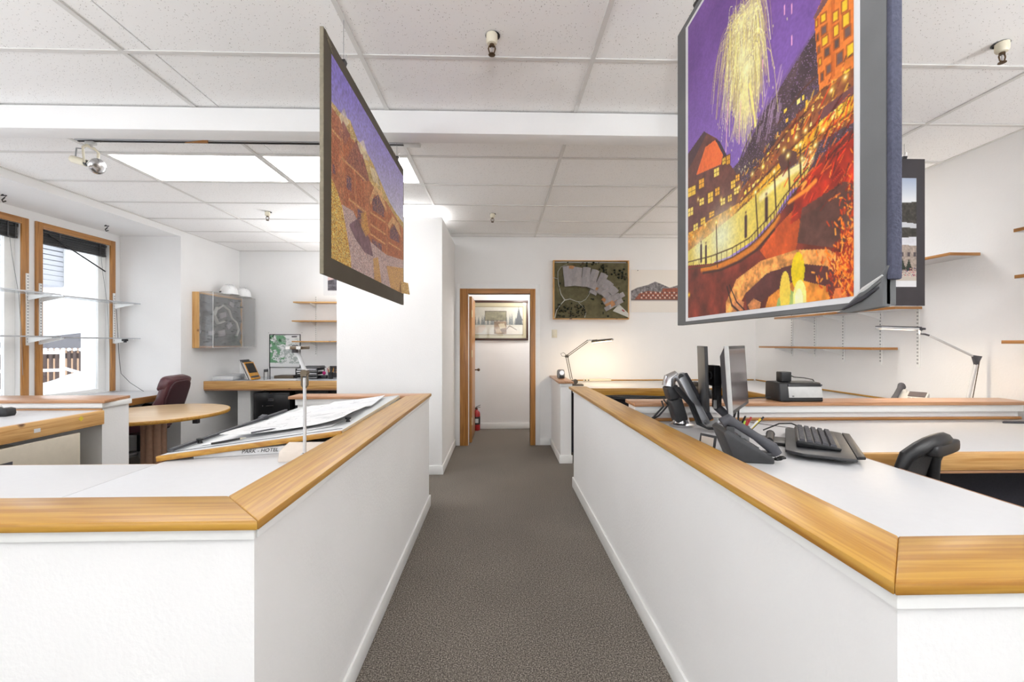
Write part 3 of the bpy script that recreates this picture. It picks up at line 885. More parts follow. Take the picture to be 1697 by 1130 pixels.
for k in range(5):
    a = 2 * math.pi * k / 5 + .3
    e = (.31 * math.cos(a), .31 * math.sin(a))
    lg = MB(Mx).tube([(.02 * math.cos(a), .02 * math.sin(a), .125), (e[0] * .55, e[1] * .55, .115), (e[0], e[1], .075)], [.03, .025, .016], 8).build('base_leg', 'grey_plastic', t, smooth=True)
    MB(Mx).cyl((e[0] - .02 * math.sin(a), e[1] + .02 * math.cos(a), .028), (e[0] + .02 * math.sin(a), e[1] - .02 * math.cos(a), .028), .028).build('caster', 'black_plastic', lg, smooth=True)

# ================================================================== LEFT CUBICLE SMALL THINGS
tp = thing('tape_dispenser', 'black tape dispenser on the pine edged desk', 'tape dispenser', (-3.62, 3.21, DESK))
MB().prism_y([(-3.70, DESK), (-3.535, DESK), (-3.525, DESK + .02), (-3.53, DESK + .055), (-3.56, DESK + .062), (-3.60, DESK + .05), (-3.64, DESK + .065), (-3.69, DESK + .066), (-3.705, DESK + .03)], 3.17, 3.235).build('body', 'black_plastic', tp, .005)
MB().cyl((-3.665, 3.166, DESK + .05), (-3.665, 3.24, DESK + .05), .036, n=20).build('tape_roll', 'light_plastic', tp, smooth=True)
fc = thing('filing_unit', 'beige metal filing unit with open drawer under the pine edged desk', 'cabinet', (-3.35, 2.95, 0))
MB().box(-3.75, -3.22, 2.55, 3.30, .0, .70).build('body', 'beige_metal', fc, .004)
dw = MB().box(-3.219, -3.10, 2.60, 3.24, .55, .58).box(-3.219, -3.10, 2.60, 2.615, .58, .78).box(-3.219, -3.10, 3.225, 3.24, .58, .78).build('drawer', 'beige_metal', fc)
MB().box(-3.1, -3.08, 2.60, 3.24, .45, .80).build('drawer_front', 'beige_metal', dw, .003)
for k in range(3): MB().box(-3.215 + .03 * k, -3.21 + .03 * k, 2.64, 3.2, .58, .77).build('folder', 'charcoal', dw)
for z in (.68, .60): MB().box(-3.079, -3.0775, 2.70, 2.80, z - .03, z + .03).build('label_holder', 'charcoal', dw)

# ================================================================== DRAWING BOARD GROUP
Pa, Pb, Pc = Vector((-1.525, 1.944, 0.955)), Vector((-0.788, 2.15, 1.023)), Vector((-0.838, 3.6, 1.022))
Pd = Pa + (Pc - Pb)
nb = (Pb - Pa).cross(Pc - Pb).normalized()
def onb(u, v, h=0.0):
    return tuple(Pa + (Pb - Pa) * u + (Pd - Pa) * v + nb * h)
db = thing('drawing_board', 'tilted drawing board with oak edge resting on the aisle desk', 'drawing board', (Pa + Pb) / 2 - Vector((0, 0, .03)))
def bslab(u0, u1, v0, v1, h0, h1):
    return MB().hexa([onb(u0, v0, h0), onb(u1, v0, h0), onb(u1, v1, h0), onb(u0, v1, h0)], [onb(u0, v0, h1), onb(u1, v0, h1), onb(u1, v1, h1), onb(u0, v1, h1)])
bslab(.004, .996, .012, 1, -.022, 0).build('panel', 'board_grey', db, .002)
bslab(0, 1, 0, .012, -.024, .001).build('front_edge', 'oak_x', db, .004)
bslab(.9965, 1.0, .013, 1, -.022, .0).build('side_edge', 'cream_plastic', db)
bslab(.10, .99, .985, .998, .0005, .003).build('clip_strip', 'light_plastic', db)
bslab(.01, .98, .045, .05, .0005, .002).build('cover_edge', 'charcoal', db)
MB().bar(onb(.03, .04, .012), onb(.012, .85, .012), .02, .012).build('straightedge_rail', 'charcoal', db)
MB().bar(onb(.0, .62, .006), onb(.02, .64, .02), .05, .03).build('rail_clip', 'charcoal', db, .004)
MB().lathe([(.012, 0), (.008, .012), (.016, .016), (.016, .024)], onb(.93, .2, .001), 10).build('clamp_knob', 'black_plastic', db, smooth=True)
MB().lathe([(.012, 0), (.008, .012), (.016, .016), (.016, .024)], onb(.05, .16, .001), 10).build('clamp_knob', 'black_plastic', db, smooth=True)
# sheets of drawings
def sheet(u0, u1, v0, v1, h, rot, name, label, mat, lines, seed, curl=.012):
    r = random.Random(seed)
    cu, cv = (u0 + u1) / 2, (v0 + v1) / 2
    def fn(u, v):
        a = (u - .5) * (u1 - u0); b = (v - .5) * (v1 - v0)
        c_, s_ = math.cos(rot), math.sin(rot)
        lift = h + curl * (abs(2 * u - 1) ** 4 * (.5 + .5 * math.sin(3 * v + seed)) + .25 * (.5 + .5 * math.sin(5 * u + 3 * v + seed)))
        return onb(cu + a * c_ - b * s_ * 1.2, cv + b * c_ + a * s_ * .7, lift)
    t = thing(name, label, 'drawing', fn(.5, .5), 'loose drawing sheets')
    MB().shell(fn, 12, 12, .0008).build('paper', mat, t, smooth=True)
    m = MB()
    for k in range(lines):
        u = r.uniform(.08, .9); v = r.uniform(.08, .9); L2 = r.uniform(.03, .2)
        du, dv = (L2, 0) if r.random() < .6 else (0, L2 * .6)
        p, q = Vector(fn(u, v)) + nb * .0008, Vector(fn(min(.96, u + du), min(.96, v + dv))) + nb * .0008
        m.bar(p, q, .0016, .0004)
    tag(m.build('ink_lines', 'grey_plastic', t), None, None, kind='stuff')
sheet(.10, .85, .10, .80, .002, .05, 'drawing_sheet', 'largest white plan sheet spread across the drawing board', 'paper', 60, 3, .004)
sheet(.18, .80, .30, .88, .010, -.06, 'drawing_sheet', 'white plan sheet on top toward the back of the drawing board', 'paper', 40, 5, .005)
sheet(.20, .92, .12, .52, .020, .10, 'drawing_sheet', 'curled white plan sheet at the front of the drawing board', 'paper', 30, 8, .02)
sheet(.42, .90, .52, .95, .0165, .12, 'drawing_sheet', 'plain white sheet by the aisle side of the drawing board', 'paper_grey', 14, 11, .004)
def pencil(p, q, r, name, label, body, tip):
    p, q = Vector(p), Vector(q); d = (q - p)
    t = thing(name, label, 'pencil', p - nb * r, 'drawing pencils')
    MB().cyl(p, p + d * .82, r, n=8).build('barrel', body, t, smooth=True)
    MB().cyl(p + d * .82, q, r, r * .2, n=8).build('tip', tip, t, smooth=True)
pencil(onb(.20, .075, .008), onb(.36, .11, .008), .005, 'pencil', 'dark pencil at the front edge of the drawing board', 'ink', 'cream_plastic')
pencil(onb(.40, .10, .03), onb(.52, .13, .03), .004, 'pencil', 'thin grey pencil on the curled plan sheet', 'charcoal', 'charcoal')
# long white carton with handwriting, beige carton beside it
bx = thing('drawing_carton', 'long white carton with handwritten lettering under the drawing board', 'box', (-1.12, 2.16, DESK))
e0, e1 = Vector((-1.40, 2.00, 0)), Vector((-1.0, 2.10, 0))
ed = (e1 - e0).normalized(); en = Vector((-ed.y, ed.x, 0))
MB().hexa([(*(e0)[:2], DESK + .001), (*(e1)[:2], DESK + .001), (*(e1 + en * .09)[:2], DESK + .001), (*(e0 + en * .09)[:2], DESK + .001)],
          [(*(e0)[:2], .947), (*(e1)[:2], .968), (*(e1 + en * .09)[:2], .963), (*(e0 + en * .09)[:2], .945)]).build('carton', 'paper', bx, .002)
def text_mesh(name, body, size, M, mat, parent, ext=.0006):
    cu = bpy.data.curves.new(name, 'FONT'); cu.body = body; cu.size = size; cu.extrude = ext; cu.align_x = 'CENTER'; cu.align_y = 'CENTER'
    cu.shear = .25
    to = bpy.data.objects.new(name, cu); C.objects.link(to)
    dg = bpy.context.evaluated_depsgraph_get()
    me = bpy.data.meshes.new_from_object(to.evaluated_get(dg))
    bpy.data.objects.remove(to); bpy.data.curves.remove(cu)
    me.transform(M - Matrix() * 0 if False else M)
    org = M.translation.copy()
    me.transform(Matrix.Translation(-org))
    me.materials.clear(); me.materials.append(MATS[mat])
    o = bpy.data.objects.new(name, me); C.objects.link(o); put(o, org, parent)
    return o
mid = e0.lerp(e1, .66) - en * .0012
TM = Matrix(((ed.x, 0, -en.x, mid.x), (ed.y, 0, -en.y, mid.y), (0, 1, 0, .949), (0, 0, 0, 1)))
text_mesh('handwriting', 'PARK - HOTEL', .024, TM, 'ink', bx)
bb = thing('beige_carton', 'small beige folded carton behind the swing arm post', 'box', (-.93, 2.05, DESK))
MB().prism_x([(1.93, DESK), (1.94, .975), (2.03, .997), (2.135, .972), (2.135, DESK)], -.985, -.815).build('carton', 'card_beige', bb, .003)
MB().cyl((-.9855, 1.955, .948), (-.9865, 1.955, .948), .013, n=14).build('finger_hole', 'charcoal', bb)

# swing-arm stand clamped to the left cap
lx, ly = -.808, 1.80
st = thing('swing_arm_stand', 'silver swing arm stand rising beside the drawing board', 'stand', (lx, ly, CAPZ))
MB().cyl((lx, ly, .965), (lx, ly, 1.315), .0066, n=12).build('post', 'alu_paint', st, smooth=True)
MB().box(lx - .012, lx - .0005, ly - .012, ly + .012, .95, 1.004).build('clamp', 'alu_paint', st, .002)
MB().cyl((lx - .004, ly - .009, 1.002), (lx - .004, ly - .0066, 1.002), .004).build('clamp_screw', 'charcoal', st)
jt = MB().tube([(lx, ly, 1.265), (lx - .012, ly, 1.285), (lx - .012, ly, 1.325), (lx, ly, 1.345), (lx + .012, ly, 1.325), (lx + .012, ly, 1.285)], .004, 6, closed=True).cyl((lx, ly - .013, 1.335), (lx, ly + .013, 1.335), .014).build('joint', 'bronze', st, smooth=True)
MB().cyl((lx + .002, ly, 1.34), (lx - .040, ly + .02, 1.425), .0085, n=12).build('upper_arm', 'alu_paint', st, smooth=True)
hd = MB().box(lx - .065, lx + .0, ly - .03, ly + .05, 1.432, 1.446).build('head', 'bronze', st, .004)
MB().box(lx - .063, lx - .045, ly - .032, ly - .0305, 1.433, 1.445).box(lx - .02, lx - .003, ly - .032, ly - .0305, 1.433, 1.445).build('latch', 'light_plastic', hd)
MB().cyl((lx - .04, ly + .0, 1.418), (lx - .04, ly + .0, 1.45), .012).build('pivot', 'charcoal', hd, smooth=True)

# ================================================================== FAR LEFT CORNER
ld = .9035
# display case with relief model on the left wall
cs = thing('model_case', 'wall hung relief model in a clear acrylic case with wooden frame', 'display case', (XL + .15, 6.6, 1.385))
MB().box(XL + .0005, -4.195, 6.10, 6.125, 1.385, 2.17).build('frame_side', 'pine_z', cs, .002)
MB().box(XL + .0005, -4.195, 7.085, 7.11, 1.385, 2.17).build('frame_side', 'pine_z', cs, .002)
MB().box(XL + .0005, -4.195, 6.1255, 7.0845, 1.385, 1.41).build('frame_rail', 'pinkoak_y', cs, .002)
MB().box(XL + .0005, -4.195, 6.1255, 7.0845, 2.145, 2.17).build('frame_rail', 'pine_y', cs, .002)
def rel(u, v):
    y = 6.126 + u * .958; z = 1.4105 + v * .734
    return (-4.20 + .03 * mnoise.noise((y * 6, z * 6, 1.3)) + .018 * mnoise.noise((y * 17, z * 17, 4)), y, z)
MB().grid(rel, 40, 32).build('terrain', 'terrain_dark', cs, smooth=True)
MB().tube([(-4.165, 6.45, 1.95), (-4.165, 6.58, 2.02), (-4.165, 6.72, 1.96), (-4.165, 6.78, 1.84), (-4.165, 6.90, 1.78), (-4.165, 6.96, 1.66), (-4.165, 6.90, 1.56)], .022, 8, flat=.5).build('road', 'model_road', cs, smooth=True)
MB().tube([(-4.165, 6.44, 1.98), (-4.165, 6.38, 1.86), (-4.165, 6.46, 1.74), (-4.165, 6.60, 1.78)], .028, 8, flat=.5).build('road', 'model_road', cs, smooth=True)
for (y, z, s, a) in ((6.55, 1.87, .06, .3), (6.75, 2.05, .05, -.4), (6.70, 1.72, .055, .6), (6.30, 1.60, .05, .1), (6.52, 1.60, .07, .2)):
    MB(Matrix.Translation((-4.165, y, z)) @ Matrix.Rotation(a, 4, 'X')).box(0, .03, -s, s, -s * .6, s * .6).build('model_building', 'model_roof', cs, .004)
tm = MB()
for k in range(70):
    y = rnd.uniform(6.14, 7.07); z = rnd.uniform(1.43, 2.13); r = rnd.uniform(.007, .014)
    tm.lathe([(r, 0), (r * .7, .012), (.001, .026)], n=6) if False else tm.cyl((-4.19, y, z), (-4.145, y, z), r, .002, n=6)
tag(tm.build('model_trees', 'model_tree', cs), None, None, kind='stuff')
ac = MB()
ac.box(-4.002, -3.998, 6.10, 7.13, 1.39, 2.17)
ac.build('case_front', 'acrylic', cs)
MB().box(-4.19, -4.003, 6.10, 6.104, 1.39, 2.17).build('case_end', 'acrylic', cs)
MB().box(-4.19, -4.003, 7.126, 7.13, 1.39, 2.17).build('case_end', 'acrylic', cs)
MB().box(-4.19, -3.998, 6.10, 7.13, 2.1705, 2.1745).build('case_top', 'acrylic', cs)
MB().box(-4.19, -3.998, 6.10, 7.13, 1.3855, 1.3895).build('case_bottom', 'acrylic', cs)
for (a, b) in (((-3.999, 6.101, 1.39), (-3.999, 6.101, 2.172)), ((-3.999, 7.129, 1.39), (-3.999, 7.129, 2.172)), ((-3.999, 6.101, 2.172), (-3.999, 7.129, 2.172)), ((-3.999, 6.101, 1.39), (-3.999, 7.129, 1.39))):
    MB().cyl(a, b, .004, n=6).build('case_edge', 'light_plastic', cs)
# hard hats
def hard_hat(x, y, rz, label):
    z = 2.1748
    t = thing('hard_hat', label, 'hard hat', (x, y, z), 'hard hats on the display case')
    M = Matrix.Translation((x, y, z)) @ Rz(rz)
    MB(M).lathe([(.001, .158), (.05, .150), (.09, .125), (.115, .085), (.125, .04), (.128, .004), (.122, .004), (.118, .04), (.08, .12), (.001, .15)][::-1], n=28, sx=1.1, sy=.92).build('shell', 'paint_white', t, smooth=True)
    MB(M).prism([(.10, -.10), (.16, -.08), (.205, -.04), (.21, 0), (.205, .04), (.16, .08), (.10, .10), (.125, 0)], .001, .010).build('peak', 'paint_white', t, .003)
    for s in (-.035, 0, .035):
        MB(M).tube([(-.11, s, .09), (-.06, s, .145), (0, s, .163), (.06, s, .150), (.115, s, .09)], .007, 6).build('rib', 'paint_white', t, smooth=True)
    MB(M).box(-.03, .03, -.121, -.117, .03, .05).build('badge', 'charcoal', t)
hard_hat(-4.09, 6.60, -.6, 'white hard hat nearer the camera on the acrylic case')
hard_hat(-4.09, 6.95, -.9, 'white hard hat further back on the acrylic case')
# file cabinet under the desk
fcb = thing('file_cabinet', 'black two drawer file cabinet under the long pine edged desk', 'cabinet', (-3.42, 6.75, 0))
MB().box(-3.68, -3.15, 6.52, 7.1, .0, .715).build('body', 'black_metal', fcb, .004)
for z0, z1 in ((.36, .69), (.02, .345)):
    d_ = MB().box(-3.67, -3.16, 6.505, 6.5195, z0, z1).build('drawer', 'black_metal', fcb, .003)
    MB().box(-3.46, -3.375, 6.499, 6.5045, z1 - .10, z1 - .055).build('label_holder', 'chrome', d_)
    MB().box(-3.45, -3.385, 6.4975, 6.4985, z1 - .093, z1 - .062).build('label_card', 'charcoal', d_)
    MB().bar((-3.48, 6.492, z1 - .17), (-3.37, 6.492, z1 - .165), .012, .012).box(-3.48, -3.465, 6.494, 6.5045, z1 - .176, z1 - .164).box(-3.385, -3.37, 6.494, 6.5045, z1 - .171, z1 - .159).build('handle', 'chrome', d_)
    MB().cyl((-3.53, 6.49, z1 - .17), (-3.53, 6.5045, z1 - .17), .009).build('lock', 'chrome', d_)
MB().box(-3.44, -3.41, 6.515, 6.5195, .695, .71).build('logo_plate', 'chrome', fcb)
fc2 = thing('storage_box', 'black storage unit beside the file cabinet under the desk', 'cabinet', (-2.9, 6.85, 0))
MB().box(-3.12, -2.62, 6.62, 7.1, .0, .74).build('body', 'black_metal', fc2, .004)
for z in (.5, .26): MB().box(-3.10, -2.64, 6.605, 6.6195, z, z + .22).build('door_panel', 'black_plastic', fc2, .003)
# papers and books on the desk
def ream(x0, x1, y0, y1, z0, n, dz, name, label, mats, seed, cat='papers'):
    r = random.Random(seed)
    t = thing(name, label, cat, ((x0 + x1) / 2, (y0 + y1) / 2, z0))
    z = z0
    for k in range(n):
        a = r.uniform(-.012, .012); b = r.uniform(-.012, .012)
        MB().box(x0 + a, x1 + a, y0 + b, y1 + b, z + .0005, z + dz).build('sheaf', mats[k % len(mats)], t); z += dz
    return t
ream(-4.22, -3.92, 6.42, 6.62, .903, 4, .015, 'paper_stack', 'stack of white paper at the left end of the far desk', ['paper', 'paper_grey'], 1)
ream(-4.20, -3.98, 6.70, 6.95, .903, 5, .014, 'paper_stack', 'white paper stack behind the first one on the far desk', ['paper_grey', 'paper'], 2)
MB().lathe([(.03, 0), (.03, .05), (.012, .062), (.012, .07)], (-3.86, 6.66, .903), 14).build('glue_bottle', 'light_plastic', None, smooth=True)
tag(bpy.data.objects['glue_bottle'], 'small pale bottle beside the leaning books on the far desk', 'bottle')
def book(x, y, w, h, th, lean, name, label, mat, cover=None):
    t = thing(name, label, 'book', (x, y, .903), 'books leaning on the far desk')
    M = Matrix.Translation((x, y, .9035)) @ Matrix.Rotation(lean, 4, 'Y')
    MB(M).box(0, th, 0, w, 0, h).build('cover', mat, t, .001)
    MB(M).box(.003, th - .003, -.001, w - .004, .003, h - .003).build('pages', 'paper', t)
    if cover:
        MB(M).box(th + .0002, th + .0012, .02, w - .02, h * .38, h * .93).build('cover_picture', cover, t)
        MB(M).box(th + .0002, th + .0012, .02, w - .02, h * .10, h * .2).build('cover_title', 'charcoal', t)
book(-3.76, 6.50, .24, .32, .02, -.42, 'book', 'dark grey book leaning at the back left of the far desk books', 'charcoal')
book(-3.725, 6.49, .24, .30, .012, -.42, 'book', 'thin black and white book among the leaning books', 'dark_plastic')
book(-3.70, 6.47, .25, .28, .018, -.42, 'book', 'orange covered book leaning in front on the far desk', 'orange_print', 'ink')
be = thing('bookend', 'black metal bookend beside the orange book', 'bookend', (-3.45, 6.55, .903))
MB().box(-3.52, -3.40, 6.50, 6.62, .9035, .906).build('foot', 'black_metal', be)
MB().box(-3.52, -3.515, 6.50, 6.51, .906, 1.06).box(-3.52, -3.515, 6.61, 6.62, .906, 1.06).box(-3.52, -3.515, 6.51, 6.61, 1.02, 1.06).build('upright', 'black_metal', be)
MB().cyl((-3.44, 6.52, .906), (-3.44, 6.52, 1.10), .007).build('post', 'black_metal', be)
bk2 = thing('flat_book', 'brown hardback lying flat on the far desk', 'book', (-3.35, 6.85, .903))
MB().box(-3.50, -3.20, 6.75, 6.98, .9035, .949).build('cover', 'frame_dark', bk2, .003)
MB().box(-3.495, -3.205, 6.7485, 6.97, .909, .944).build('pages', 'bronze', bk2)
ream(-3.46, -3.0, 6.42, 6.68, .903, 2, .004, 'paper_sheets', 'loose white sheets in front of the letter trays', ['paper', 'paper_grey'], 4)
MB().tube([(-3.18, 6.70, .912), (-3.15, 6.72, .93), (-3.19, 6.735, .915), (-3.155, 6.74, .928), (-3.17, 6.71, .912)], .006, 6).build('cable_coil', 'cable', None, smooth=True)
tag(bpy.data.objects['cable_coil'], 'black cable lying on the far desk left of the trays', 'cable')
# letter trays
lt = thing('letter_tray', 'black three tier letter tray on the far desk', 'letter tray', (-2.98, 6.80, .903))
for k in range(3):
    z = .906 + k * .062
    tr_ = MB().box(-3.13, -2.80, 6.66, 6.94, z, z + .004).box(-3.13, -3.125, 6.66, 6.94, z + .004, z + .035).box(-2.805, -2.80, 6.66, 6.94, z + .004, z + .035).box(-3.125, -2.805, 6.935, 6.94, z + .004, z + .035).box(-3.125, -2.805, 6.66, 6.664, z + .004, z + .014).build('tray', 'black_plastic', lt)
    MB().box(-3.11, -2.82, 6.67, 6.93, z + .005, z + .018 + .006 * k).build('papers', 'paper_grey' if k != 1 else 'paper', tr_)
for x in (-3.128, -2.802):
    for y in (6.67, 6.93): MB().cyl((x, y, .9035), (x, y, 1.035), .007, n=8).build('post', 'black_plastic', lt)
ream(-3.03, -2.78, 6.68, 6.92, 1.0655, 3, .010, 'magazine_stack', 'dark magazines on top of the letter trays', ['charcoal', 'grey_plastic', 'dark_plastic'], 6)
# pencil cup, postcard
pc = thing('pencil_cup', 'black pencil cup with pencils on the far desk', 'pencil cup', (-2.62, 6.72, .903))
MB().lathe([(.036, 0), (.04, .1), (.036, .1), (.032, .006)], (-2.62, 6.72, .9035), 18).build('cup', 'black_plastic', pc, smooth=True)
for k in range(7):
    a = k * .9
    MB().cyl((-2.62 + .012 * math.cos(a), 6.72 + .012 * math.sin(a), .915), (-2.62 + .05 * math.cos(a), 6.72 + .05 * math.sin(a), 1.05 + .02 * (k % 3)), .004, n=6).build('pencil', ['casing_z', 'orange_print', 'ink', 'casing_z', 'red_paint', 'oak_z', 'charcoal'][k], pc, smooth=True)
mg = thing('magenta_holder', 'small dark holder with a magenta item left of the pencil cup', 'holder', (-2.74, 6.78, .903))
MB().box(-2.79, -2.70, 6.75, 6.82, .9035, .95).build('holder', 'black_plastic', mg, .004)
MB().ball((-2.745, 6.78, .985), .026, .02, .03).build('item', 'magenta', mg, smooth=True)
# wall standard and shelves on the far left wall
standard('shelf_standard', -3.04, YF - .0005, 1.24, 2.25, 'white slotted shelf standard on the far left wall', -1, ax='y')
standard('shelf_standard', -2.20, YF - .0005, 1.24, 2.25, 'white slotted shelf standard behind the white partition', -1, ax='y')
def plank_y(x0, x1, z, label, grp, brk):
    t = thing('plank_shelf', label, 'shelf', ((x0 + x1) / 2, YF - .15, z - .02), grp)
    MB().box(x0, x1, YF - .25, YF - .014, z - .02, z).build('board', 'pine_x', t, .002)
    for x in brk: MB().prism_x([(YF - .014, z - .021), (YF - .23, z - .021), (YF - .23, z - .03), (YF - .014, z - .085)], x - .003, x + .003).build('bracket', 'trim_white', t)
plank_y(-3.30, -1.92, 2.115, 'top wooden plank shelf in the far left corner', 'plank shelves on the far left wall', (-3.04, -2.20))
plank_y(-3.32, -1.92, 1.815, 'middle wooden plank shelf in the far left corner', 'plank shelves on the far left wall', (-3.04, -2.20))
plank_y(-3.32, -1.92, 1.487, 'lowest wooden plank shelf in the far left corner', 'plank shelves on the far left wall', (-3.04, -2.20))

# ================================================================== DOORWAY THINGS
ex = thing('fire_extinguisher', 'red fire extinguisher on the floor behind the open door', 'fire extinguisher', (-.40, 7.19, 0))
ex0 = (-.395, 7.19, 0)
MB().lathe([(.045, 0), (.058, .006), (.06, .02), (.06, .27), (.052, .30), (.03, .325), (.022, .335), (.022, .35)], ex0, 22).build('cylinder', 'red_paint', ex, smooth=True)
MB().lathe([(.0606, .10), (.0608, .11), (.0608, .22), (.0606, .23)], ex0, 22).build('label_band', 'ink', ex, smooth=True)
MB().box(-.43, -.36, 7.1275, 7.1288, .13, .20).build('label_panel', 'paper', ex)
MB().cyl((-.395, 7.19, .35), (-.395, 7.19, .38), .018).build('valve', 'brass_dark', ex, smooth=True)
MB().bar((-.405, 7.19, .385), (-.33, 7.19, .42), .022, .008).bar((-.405, 7.19, .375), (-.33, 7.19, .385), .02, .006).build('lever', 'black_metal', ex)
MB().tube([(-.41, 7.19, .365), (-.45, 7.17, .36), (-.462, 7.16, .28), (-.462, 7.16, .14)], [.009, .009, .01, .013], 8).build('hose', 'rubber', ex, smooth=True)
# switch plate
sw = thing('dimmer_switch', 'ivory dimmer switch plate on the wall under the site model', 'switch', (.772, YB - .004, 1.54))
MB().box(.735, .81, YB - .006, YB - .0005, 1.53, 1.645).build('plate', 'cream_plastic', sw, .002)
MB().cyl((.772, YB - .006, 1.575), (.772, YB - .022, 1.575), .02, n=18).build('knob', 'cream_plastic', sw, smooth=True)
# site model on the wall: real relief
SM = thing('site_model', 'architectural site model with grey roofs hung on the back wall', 'model', (1.287, YB - .06, 1.785))
x0, x1, z0, z1 = .746, 1.826, 1.79, 2.625
MB().box(x0, x1, YB - .075, YB - .002, z0, z0 + .035).build('frame_rail', 'pine_x', SM, .002)
MB().box(x0, x1, YB - .075, YB - .002, z1 - .012, z1).build('frame_rail', 'pine_x', SM, .002)
MB().box(x0, x0 + .02, YB - .075, YB - .002, z0 + .036, z1 - .013).build('frame_side', 'pine_z', SM, .002)
MB().box(x1 - .02, x1, YB - .075, YB - .002, z0 + .036, z1 - .013).build('frame_side', 'pine_z', SM, .002)
def sm(px, py, d=0.0):
    """model plan coordinates (0..1 across, 0..1 down) to a point on the model"""
    return (x0 + px * (x1 - x0), YB - .075 - d, z1 - py * (z1 - z0))
def ter(u, v):
    p = sm(.018 + u * .964, .985 - v * .94)
    return (p[0], p[1] - .010 * (.5 + mnoise.noise((p[0] * 5, p[2] * 5, 2))), p[2])
MB().grid(ter, 40, 30).build('terrain', 'terrain', SM, smooth=True)
def ribbon(pts, w, d):
    return MB().tube([sm(a, b, d) for a, b in pts], w, 8, flat=.3)
ribbon([(.02, .98), (.04, .86), (.09, .76), (.15, .68), (.22, .66), (.30, .70), (.36, .71), (.42, .67), (.46, .60), (.48, .55)], [.022, .02, .018, .024, .022, .016, .016, .013, .012, .012], .012).build('road', 'model_road', SM, smooth=True)
ribbon([(.15, .68), (.10, .58), (.07, .42), (.06, .30), (.06, .20), (.10, .12), (.18, .08)], [.03, .018, .014, .012, .012, .012, .012], .0125).build('road', 'model_road', SM, smooth=True)
ribbon([(.0, .30), (.06, .32)], .01, .013).build('road', 'model_road', SM, smooth=True)
ribbon([(.33, .72), (.38, .78), (.43, .88), (.41, .97)], [.009, .009, .009, .02], .013).build('road', 'model_road', SM, smooth=True)
MB().hexa([sm(.78, .86, .010), sm(.99, .97, .010), sm(.985, .90, .010), sm(.86, .74, .010)], [sm(.78, .86, .016), sm(.99, .97, .016), sm(.985, .90, .016), sm(.86, .74, .016)]).build('forecourt', 'model_road', SM)
MB().bar(sm(.90, .84, .022), sm(.93, .87, .022), .02, .012).build('toy_car', 'red_paint', SM)
roofs = [(.19, .28, .11, .34, -.10, 0), (.30, .22, .14, .18, .10, 0), (.30, .37, .14, .15, .05, 0), (.43, .22, .10, .18, .12, 0), (.43, .38, .12, .16, .05, 0), (.53, .27, .10, .20, .30, 0),
         (.52, .43, .12, .14, .4, 0), (.635, .33, .10, .20, .45, 0), (.60, .49, .11, .15, .6, 0), (.70, .43, .13, .16, .6, 0), (.68, .55, .13, .16, .75, 0), (.77, .52, .13, .14, .7, 0),
         (.72, .66, .16, .10, -.5, 0), (.80, .64, .15, .09, -.5, 0), (.87, .61, .12, .08, -.5, 0), (.76, .74, .16, .09, -.5, 1), (.84, .72, .14, .08, -.5, 0), (.73, .80, .12, .07, -.5, 0),
         (.52, .55, .10, .06, .45, 0), (.23, .13, .10, .05, .1, 1), (.57, .50, .06, .05, .4, 1), (.66, .68, .06, .05, .8, 1)]
for k, (cx, cy, w_, h_, a, warm) in enumerate(roofs):
    c = Vector(sm(cx, cy, .006)); W, H = w_ * (x1 - x0) / 2, h_ * (z1 - z0) / 2
    M = Matrix.Translation(c) @ Matrix.Rotation(a, 4, 'Y')
    hb, ht = -.03, -.052 - .006 * (k % 3)
    m = MB(M)
    m._add([(-W, 0, -H), (W, 0, -H), (W, 0, H), (-W, 0, H), (-W, hb, -H), (W, hb, -H), (W, hb, H), (-W, hb, H), (-W * .3, ht, -H), (W * .3 * 0 - W * .3 + W * .3, ht, H)],
           [(0, 3, 2, 1), (0, 1, 5, 8, 4), (3, 7, 9, 6, 2), (0, 4, 7, 3), (1, 2, 6, 5), (4, 8, 9, 7), (5, 6, 9, 8)])
    m.build('model_roof', 'model_roof_warm' if warm else 'model_roof', SM)
tm = MB(); tl = MB()
def clear_of(u, v):
    for (cx, cy, w_, h_, a, q) in roofs:
        if abs(u - cx) < w_ * .62 and abs(v - cy) < h_ * .62: return False
    return True
k = 0
while k < 150:
    if k < 60: u, v = rnd.uniform(.04, .42), rnd.uniform(.76, .96)
    elif k < 115: u = rnd.uniform(.35, .97); v = .06 + .35 * max(0, u - .45) + rnd.uniform(-.05, .12)
    else: u, v = rnd.uniform(.03, .97), rnd.uniform(.04, .95)
    k += 1
    if not clear_of(u, v): continue
    p = Vector(sm(u, v, .008)); r = rnd.uniform(.008, .018)
    (tm if k % 6 else tl).tube([p, p - Vector((0, rnd.uniform(.02, .05), 0))], [r, .003], 6)
tag(tm.build('model_trees', 'model_tree', SM), None, None, kind='stuff')
tag(tl.build('model_tree_trunks', 'bronze', SM), None, None, kind='stuff')

# pencil sharpener on the stub wall
ps = thing('pencil_sharpener', 'chrome pencil sharpener on the stub wall cap', 'pencil sharpener', (.79, 5.62, .992))
pz = .9925
MB().prism_x([(5.55, pz), (5.69, pz), (5.70, pz + .06), (5.675, pz + .10), (5.62, pz + .118), (5.575, pz + .09), (5.552, pz + .03)], .75, .84).build('body', 'grey_plastic', ps, .014, seg=3)
MB().cyl((.795, 5.548, pz + .075), (.795, 5.535, pz + .078), .030, n=20).build('selector_dial', 'chrome', ps, smooth=True)
MB().box(.765, .825, 5.538, 5.552, pz + .008, pz + .04).build('tray', 'black_plastic', ps, .004)

